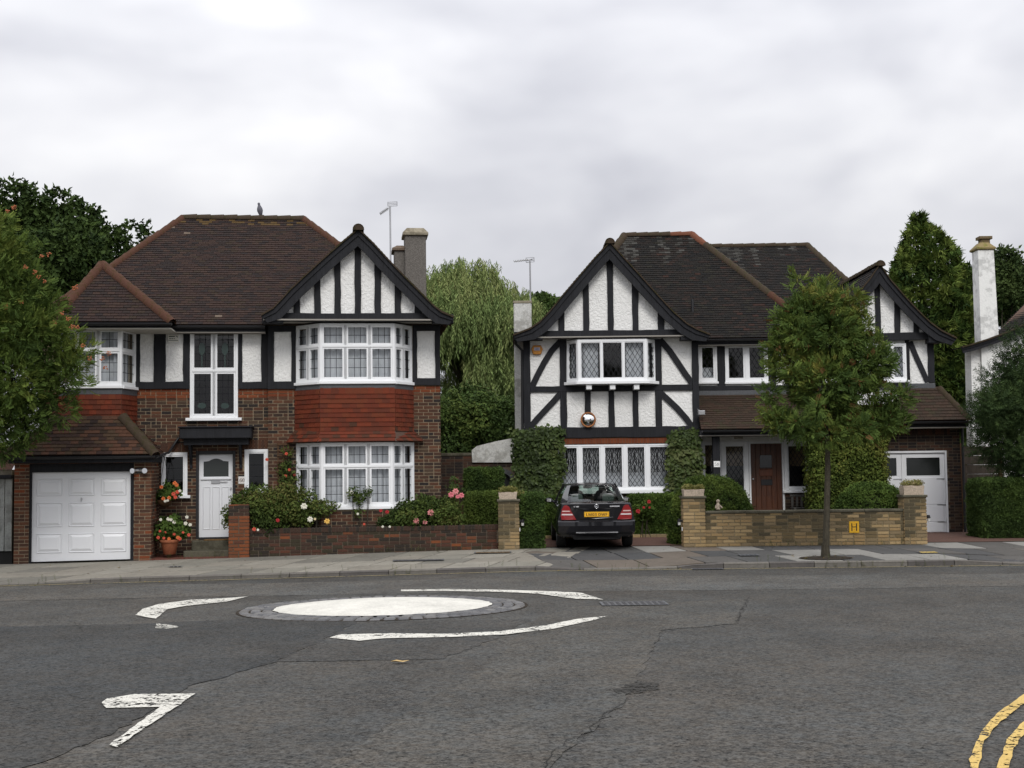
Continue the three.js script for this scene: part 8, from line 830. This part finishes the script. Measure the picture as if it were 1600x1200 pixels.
{ const z = -0.32, k = kc(F1, z); 
  shrubby('rose_bush', 'dense rose bush with white and yellow blooms by the front path', F1, [k(440, 790, 0.42), k(405, 795, 0.36), k(470, 800, 0.34), k(425, 815, 0.4), k(500, 795, 0.22), k(395, 785, 0.2), k(480, 775, 0.14), k(520, 790, 0.1), k(455, 770, 0.24), k(415, 772, 0.2)], 1500, 181, rosePal, [[475, 791, 0.075, 'white'], [484.5, 811.5, 0.065, 'white'], [511, 814.5, 0.065, 'yellow'], [492, 811, 0.03, 'cream'], [434, 813, 0.045, 'red'], [397, 827, 0.045, 'coral'], [403, 828, 0.03, 'white']], { z, fz: 0.4 });
  shrubby('rose_bush', 'leafy rose bush with pink blooms before the bay window', F1, [k(650, 805, 0.36), k(620, 812, 0.26), k(680, 800, 0.32), k(700, 795, 0.3), k(665, 790, 0.25), k(705, 815, 0.25), k(635, 795, 0.2), k(715, 770, 0.14), k(708, 757, 0.1), k(600, 815, 0.14)], 1400, 184, rosePal, [[673, 801, 0.075, 'rose'], [650.5, 814, 0.07, 'rose'], [664, 816, 0.055, 'rose'], [705, 773, 0.07, 'pink'], [712, 768, 0.075, 'rose'], [721, 774, 0.065, 'pink'], [715, 776, 0.05, 'pink'], [595, 798, 0.04, 'red'], [605, 800, 0.045, 'red'], [598, 823, 0.03, 'white'], [609, 823, 0.028, 'white'], [569, 819, 0.03, 'coral']], { z, fz: 0.32 });
  shrubby('standard_rose', 'bare stemmed standard rose rising in front of the bay', F1, [k(563, 778, 0.14), k(575, 770, 0.1), k(552, 772, 0.1), k(560, 800, 0.08)], 40, 187, rosePal, [[549.5, 769.5, 0.045, 'white'], [559, 803, 0.03, 'white']], { z, fz: 0.12 });
  const zc = -1.02, kk = kc(F1, zc); shrubby('climbing_rose', 'sparse climbing rose with small red blooms on the trellis', F1, [kk(452, 725, 0.16), kk(447, 750, 0.2), kk(458, 745, 0.16), kk(440, 735, 0.12), kk(450, 705, 0.09)], 45, 189, rosePal, [[447.5, 709, 0.04, 'coral'], [446, 744, 0.04, 'coral'], [452, 734, 0.035, 'coral'], [460, 742, 0.03, 'red']], { z: zc, fz: 0.14, cat: 'climber' });
  shrubby('rose_bush', 'small arching rose behind the orange brick pier', F1, [k(372, 785, 0.16, -0.2), k(362, 800, 0.14, -0.2), k(392, 770, 0.14, -0.3), k(358, 815, 0.12, -0.15)], 160, 190, rosePal, [[417, 718, 0.04, 'coral']], { z, fz: -0.7 }); }
{ // pot and hanging basket by the small window
  const F = F1, z = -0.45, c = F.pt(265, 850, z), t = thing('flower_pot', 'terracotta pot of red and white geraniums beside the garage wall', 'plant pot', V(c.x, -0.09, z), F), yb = F.pt(265, 866, z).y, yt = F.pt(265, 843, z).y; new MB().geo(new THREE.LatheGeometry([[0, 0], [0.13, 0], [0.19, yt - yb - 0.06], [0.215, yt - yb - 0.06], [0.22, yt - yb], [0.185, yt - yb], [0.18, yt - yb - 0.04], [0, yt - yb - 0.04]].map(q => new THREE.Vector2(...q)), 28), new THREE.Matrix4().makeTranslation(c.x, yb, z)).build('pot', M.terracotta, t);
  const k = kc(F, z), cl = [k(265, 828, 0.24), k(250, 832, 0.18), k(280, 830, 0.2), k(268, 815, 0.18), k(290, 825, 0.1)]; foliage(t, 'leaves', 'ivy', crownPts(cl, 260, 191, 0.1), G.mid, 192, { size: 0.7 }); for (const [x, y, r, col] of [[263, 811, 0.045, 'white'], [267, 812, 0.04, 'white'], [272, 816, 0.04, 'white'], [292, 808, 0.04, 'white'], [290, 818, 0.045, 'white'], [297, 820, 0.04, 'white'], [251, 812, 0.035, 'white'], [247, 840, 0.04, 'coral'], [256, 841, 0.035, 'coral'], [264, 842, 0.04, 'orange'], [278, 840, 0.045, 'orange'], [281, 842, 0.04, 'coral'], [295, 836, 0.04, 'coral'], [250, 830, 0.03, 'coral'], [272, 835, 0.035, 'coral'], [258, 832, 0.03, 'coral'], [286, 832, 0.03, 'coral']]) bloom(t, F.pt(x, y, z + 0.22), r, col);
  const zb = -0.75, b = F.pt(257, 788, zb), bk = thing('hanging_basket', 'hanging basket of orange and white flowers by the small window', 'hanging basket', b, F); new MB().geo(new THREE.SphereGeometry(0.17, 16, 8, 0, 6.2832, Math.PI / 2, Math.PI / 2), new THREE.Matrix4().makeTranslation(b.x, b.y + 0.1, zb)).build('basket', std(lin(0.09, 0.05, 0.025), 1, { map: T.grain }), bk); const hk = F.pt(254, 715, zb); new MB().tube([V(b.x - 0.15, b.y + 0.1, zb), V(b.x, hk.y, zb)], 0.005, 4).tube([V(b.x + 0.15, b.y + 0.1, zb), V(b.x, hk.y, zb)], 0.005, 4).tube([V(b.x, hk.y, zb), V(b.x - 0.1, hk.y + 0.05, -1.2)], 0.01, 5).build('chain', M.black, bk);
  const kb = kc(F, zb), c2 = [kb(262, 772, 0.16), kb(252, 775, 0.14), kb(272, 768, 0.14), kb(262, 760, 0.1)]; foliage(bk, 'leaves', 'ivy', crownPts(c2, 150, 194, 0.1), G.mid, 195, { size: 0.6 }); for (const [x, y, r, col] of [[273, 755, 0.05, 'orange'], [276, 758, 0.045, 'orange'], [252, 761, 0.045, 'orange'], [271, 772, 0.05, 'coral'], [277, 769, 0.045, 'coral'], [264, 778, 0.045, 'orange'], [255, 779, 0.045, 'orange'], [258, 783, 0.035, 'white'], [281, 767, 0.035, 'white'], [262, 782, 0.03, 'white'], [274, 777, 0.045, 'coral']]) bloom(bk, F.pt(x, y, zb + 0.2), r, col); }
// plants in the stone troughs, grasses and red flowers by the door
for (const [p, sd] of [[pierA, 201], [pierB, 203], [pierC, 205]]) { const c = V(p.tx, p.ty + 0.03, p.zc), t = thing('trough_plant', sd === 201 ? 'pale succulents in the trough between the hedges' : sd === 203 ? 'pale succulents in the trough beside the domed bush' : 'pale succulents in the trough by the garage', 'plant', V(p.tx, p.ty, p.zc), F2, 'plants in the stone troughs'); const R = rng(sd), P = []; for (let i = 0; i < 90; i++) P.push({ p: V(c.x + (R() - 0.5) * p.tw * 0.9 + (sd === 201 && i > 70 ? p.tw * 0.45 : 0), c.y + R() * 0.07 - (sd === 201 && i > 70 ? 0.1 : 0.02), c.z + (R() - 0.5) * 0.3), n: V(0, 1, 0) }); foliage(t, 'leaves', 'small', P, [[0.138, 0.146, 0.038], [0.221, 0.207, 0.067], [0.24, 0.2, 0.1]], sd + 1, { size: 0.85 }); }
{ const z = zOf(34.4), k = kc(F2, z); shrubby('flowering_plant', 'red geraniums and pale leaves in front of the porch window', F2, [k(1300, 785, 0.25), k(1280, 788, 0.22), k(1315, 790, 0.2), k(1270, 775, 0.12)], 280, 211, [[0.069, 0.110, 0.028], [0.124, 0.159, 0.048], [0.193, 0.207, 0.076]], [[1302, 771, 0.06, 'red'], [1307, 771, 0.06, 'red'], [1298, 773, 0.04, 'red'], [1310, 776, 0.04, 'red']], { z, y0: 0.04, cat: 'plant' });
  const zr = zOf(34.0), k2 = kc(F2, zr); shrubby('flowering_plant', 'few red blooms in the hedge beside the car', F2, [k2(1010, 800, 0.2), k2(1003, 790, 0.12)], 70, 214, G.mid, [[1014, 784, 0.05, 'red'], [997, 799, 0.06, 'red'], [1006, 793, 0.035, 'red'], [1015, 793, 0.03, 'red']], { z: zr, y0: 0.04, cat: 'plant' }); }
// slatted bench, stone figure
{ const z = zOf(34.9), r = F2.rect(1238, 776, 1266, 792, z), t = thing('garden_bench', 'dark slatted bench beneath the porch side window', 'bench', V((r.x0 + r.x1) / 2, 0.2, z), F2), m = std(lin(0.09, 0.09, 0.085), 0.6, { map: T.wood }); const y0 = 0.03; for (let k = 0; k < 8; k++) { const x = lerp(r.x0, r.x1 + 0.5, (k + 0.5) / 8); new MB().cbox(x - 0.03, x + 0.03, r.y0, r.y1, z - 0.3, z - 0.27, 0.005).build('back_slat', m, t); } for (let k = 0; k < 4; k++) new MB().cbox(r.x0, r.x1 + 0.5, r.y0 - 0.04, r.y0 - 0.015, z - 0.26 + k * 0.1, z - 0.18 + k * 0.1, 0.005).build('seat_slat', m, t); for (const x of [r.x0 + 0.05, r.x1 + 0.45]) for (const zz of [z - 0.24, z + 0.1]) new MB().cbox(x - 0.03, x + 0.03, y0, r.y0 - 0.04, zz - 0.03, zz + 0.03, 0.005).build('leg', m, t); new MB().cbox(r.x0, r.x1 + 0.5, r.y1, r.y1 + 0.05, z - 0.32, z - 0.26, 0.008).build('top_rail', m, t); }
{ const z = zOf(30.3), c = F2.pt(1122, 795, z), t = thing('stone_figure', 'small pale stone figure on the wall before the domed bush', 'ornament', V(c.x, F2.pt(1122, 797, z).y, z), F2), y = F2.pt(1122, 797, z).y, g = new THREE.LatheGeometry([[0, 0], [0.05, 0], [0.055, 0.03], [0.04, 0.06], [0.05, 0.11], [0.03, 0.15], [0.025, 0.165], [0.042, 0.19], [0.04, 0.215], [0.02, 0.235], [0, 0.24]].map(q => new THREE.Vector2(...q)), 14), mb = new MB().geo(g, new THREE.Matrix4().makeTranslation(c.x, y, z)); mb.tube([V(c.x + 0.04, y + 0.1, z), V(c.x + 0.09, y + 0.05, z + 0.03)], 0.022, 7, 0.016); mb.tube([V(c.x - 0.04, y + 0.1, z), V(c.x - 0.06, y + 0.04, z + 0.05)], 0.022, 7, 0.016); mb.build('figure', M.stone, t); }
// weeds at the foot of the walls, in joints and along the kerb
{ const R = rng(231), t = thing('weeds', 'small weeds and moss growing along wall feet and kerb joints', 'weeds', V(0, 0, -28)), P = []; for (let i = 0; i < 420; i++) { const x = -10.5 + R() * 21, D = i < 250 ? wallD(x) - 0.02 - R() * R() * 0.12 - (x > 0.2 ? 0.35 : 0) : kerbD(x) + (R() < 0.5 ? -0.02 : 0.145); if (fbm(x * 0.9, 1.2, i < 250 ? 3 : 7, 2) < -0.02) continue; if ((x < -7.7 || (x > 0.5 && x < 3.9)) && i < 250) continue; P.push({ p: V(x, groundY(x, D) + 0.005, -D), n: UP.clone() }); } foliage(t, 'tufts', 'fine', P, [[0.05, 0.07, 0.02], [0.09, 0.11, 0.03], [0.14, 0.14, 0.05]], 232, { size: 0.36, align: 0.75, sizeVar: 0.6 }); t.userData.kind = 'stuff'; }
// trees across the street, which the windows and the round mirror reflect
{ const oak = scene.getObjectByName('oak_tree'), con = scene.getObjectByName('conifer_tree'); [[oak, -14, 42, 'oak across the street mirrored in the bay windows'], [oak, 9, 44, 'oak across the street mirrored in the oriel window'], [con, 3.5, 41, 'cypress across the street mirrored in the oriel window'], [oak, 26, 43, 'oak across the street mirrored in the porch windows']].forEach(([o, x, z, label]) => { const c = o.clone(); c.name = numbered(o.name); c.position.set(x, 0.1, z); c.scale.setScalar(0.86); c.userData = { ...o.userData, label, group: 'trees across the street' }; scene.add(c); }); }
// fallen leaf and bits on the road
{ const p = onRoad(625, 1037), t = thing('fallen_leaf', 'single yellow fallen leaf lying on the asphalt', 'leaf', p), mb = new MB(), o = [[-0.09, -0.01], [-0.04, 0.035], [0.03, 0.03], [0.09, 0.005], [0.035, -0.03], [-0.035, -0.035]]; mb.poly(o.map((q, i) => V(p.x + q[0], p.y + 0.02 + (i % 2) * 0.012, p.z + q[1]))); mb.build('blade', std(lin(0.45, 0.32, 0.15), 0.8), t); }
{ const R = rng(221), mb = new MB(); for (let i = 0; i < 160; i++) { let x, D, y; if (i < 40) { x = at(1290, 868, 27.2).x + (R() - 0.5) * 1.2; D = 27.0 + R() * 0.7; y = paveY(x, D) + 0.02; } else if (i < 100) { x = -12 + R() * 24; D = kerbD(x) - 0.05 - R() * R() * 0.5; y = roadY(x, D) + 0.012; } else { x = -12 + R() * 24; D = lerp(kerbD(x) + 0.2, wallD(x), Math.sqrt(R())); y = paveY(x, D) + 0.016; } const a = R() * 6.28, s = 0.012 + R() * 0.02, d = V(Math.cos(a), 0.1, Math.sin(a)); mb.col = R() < 0.3 ? [0.28, 0.2, 0.06] : R() < 0.5 ? [0.12, 0.08, 0.04] : [0.083, 0.085, 0.024]; leaf(mb, V(x, y, -D), d.normalize(), UP, s * 2.4, s * 1.3); } const t = mb.mesh('leaf_litter', std(lin(1, 1, 1), 0.9, { vertexColors: true }), V(0, 0, 0)); t.userData = { label: 'scattered dry leaves along the gutter and pavement', category: 'leaves', kind: 'stuff' }; scene.add(t); }
// ---------------------------------------------------------------- finish
scene.traverse(o => { if (o.isMesh) { o.castShadow = true; o.receiveShadow = true; } });
renderer.render(scene, camera);
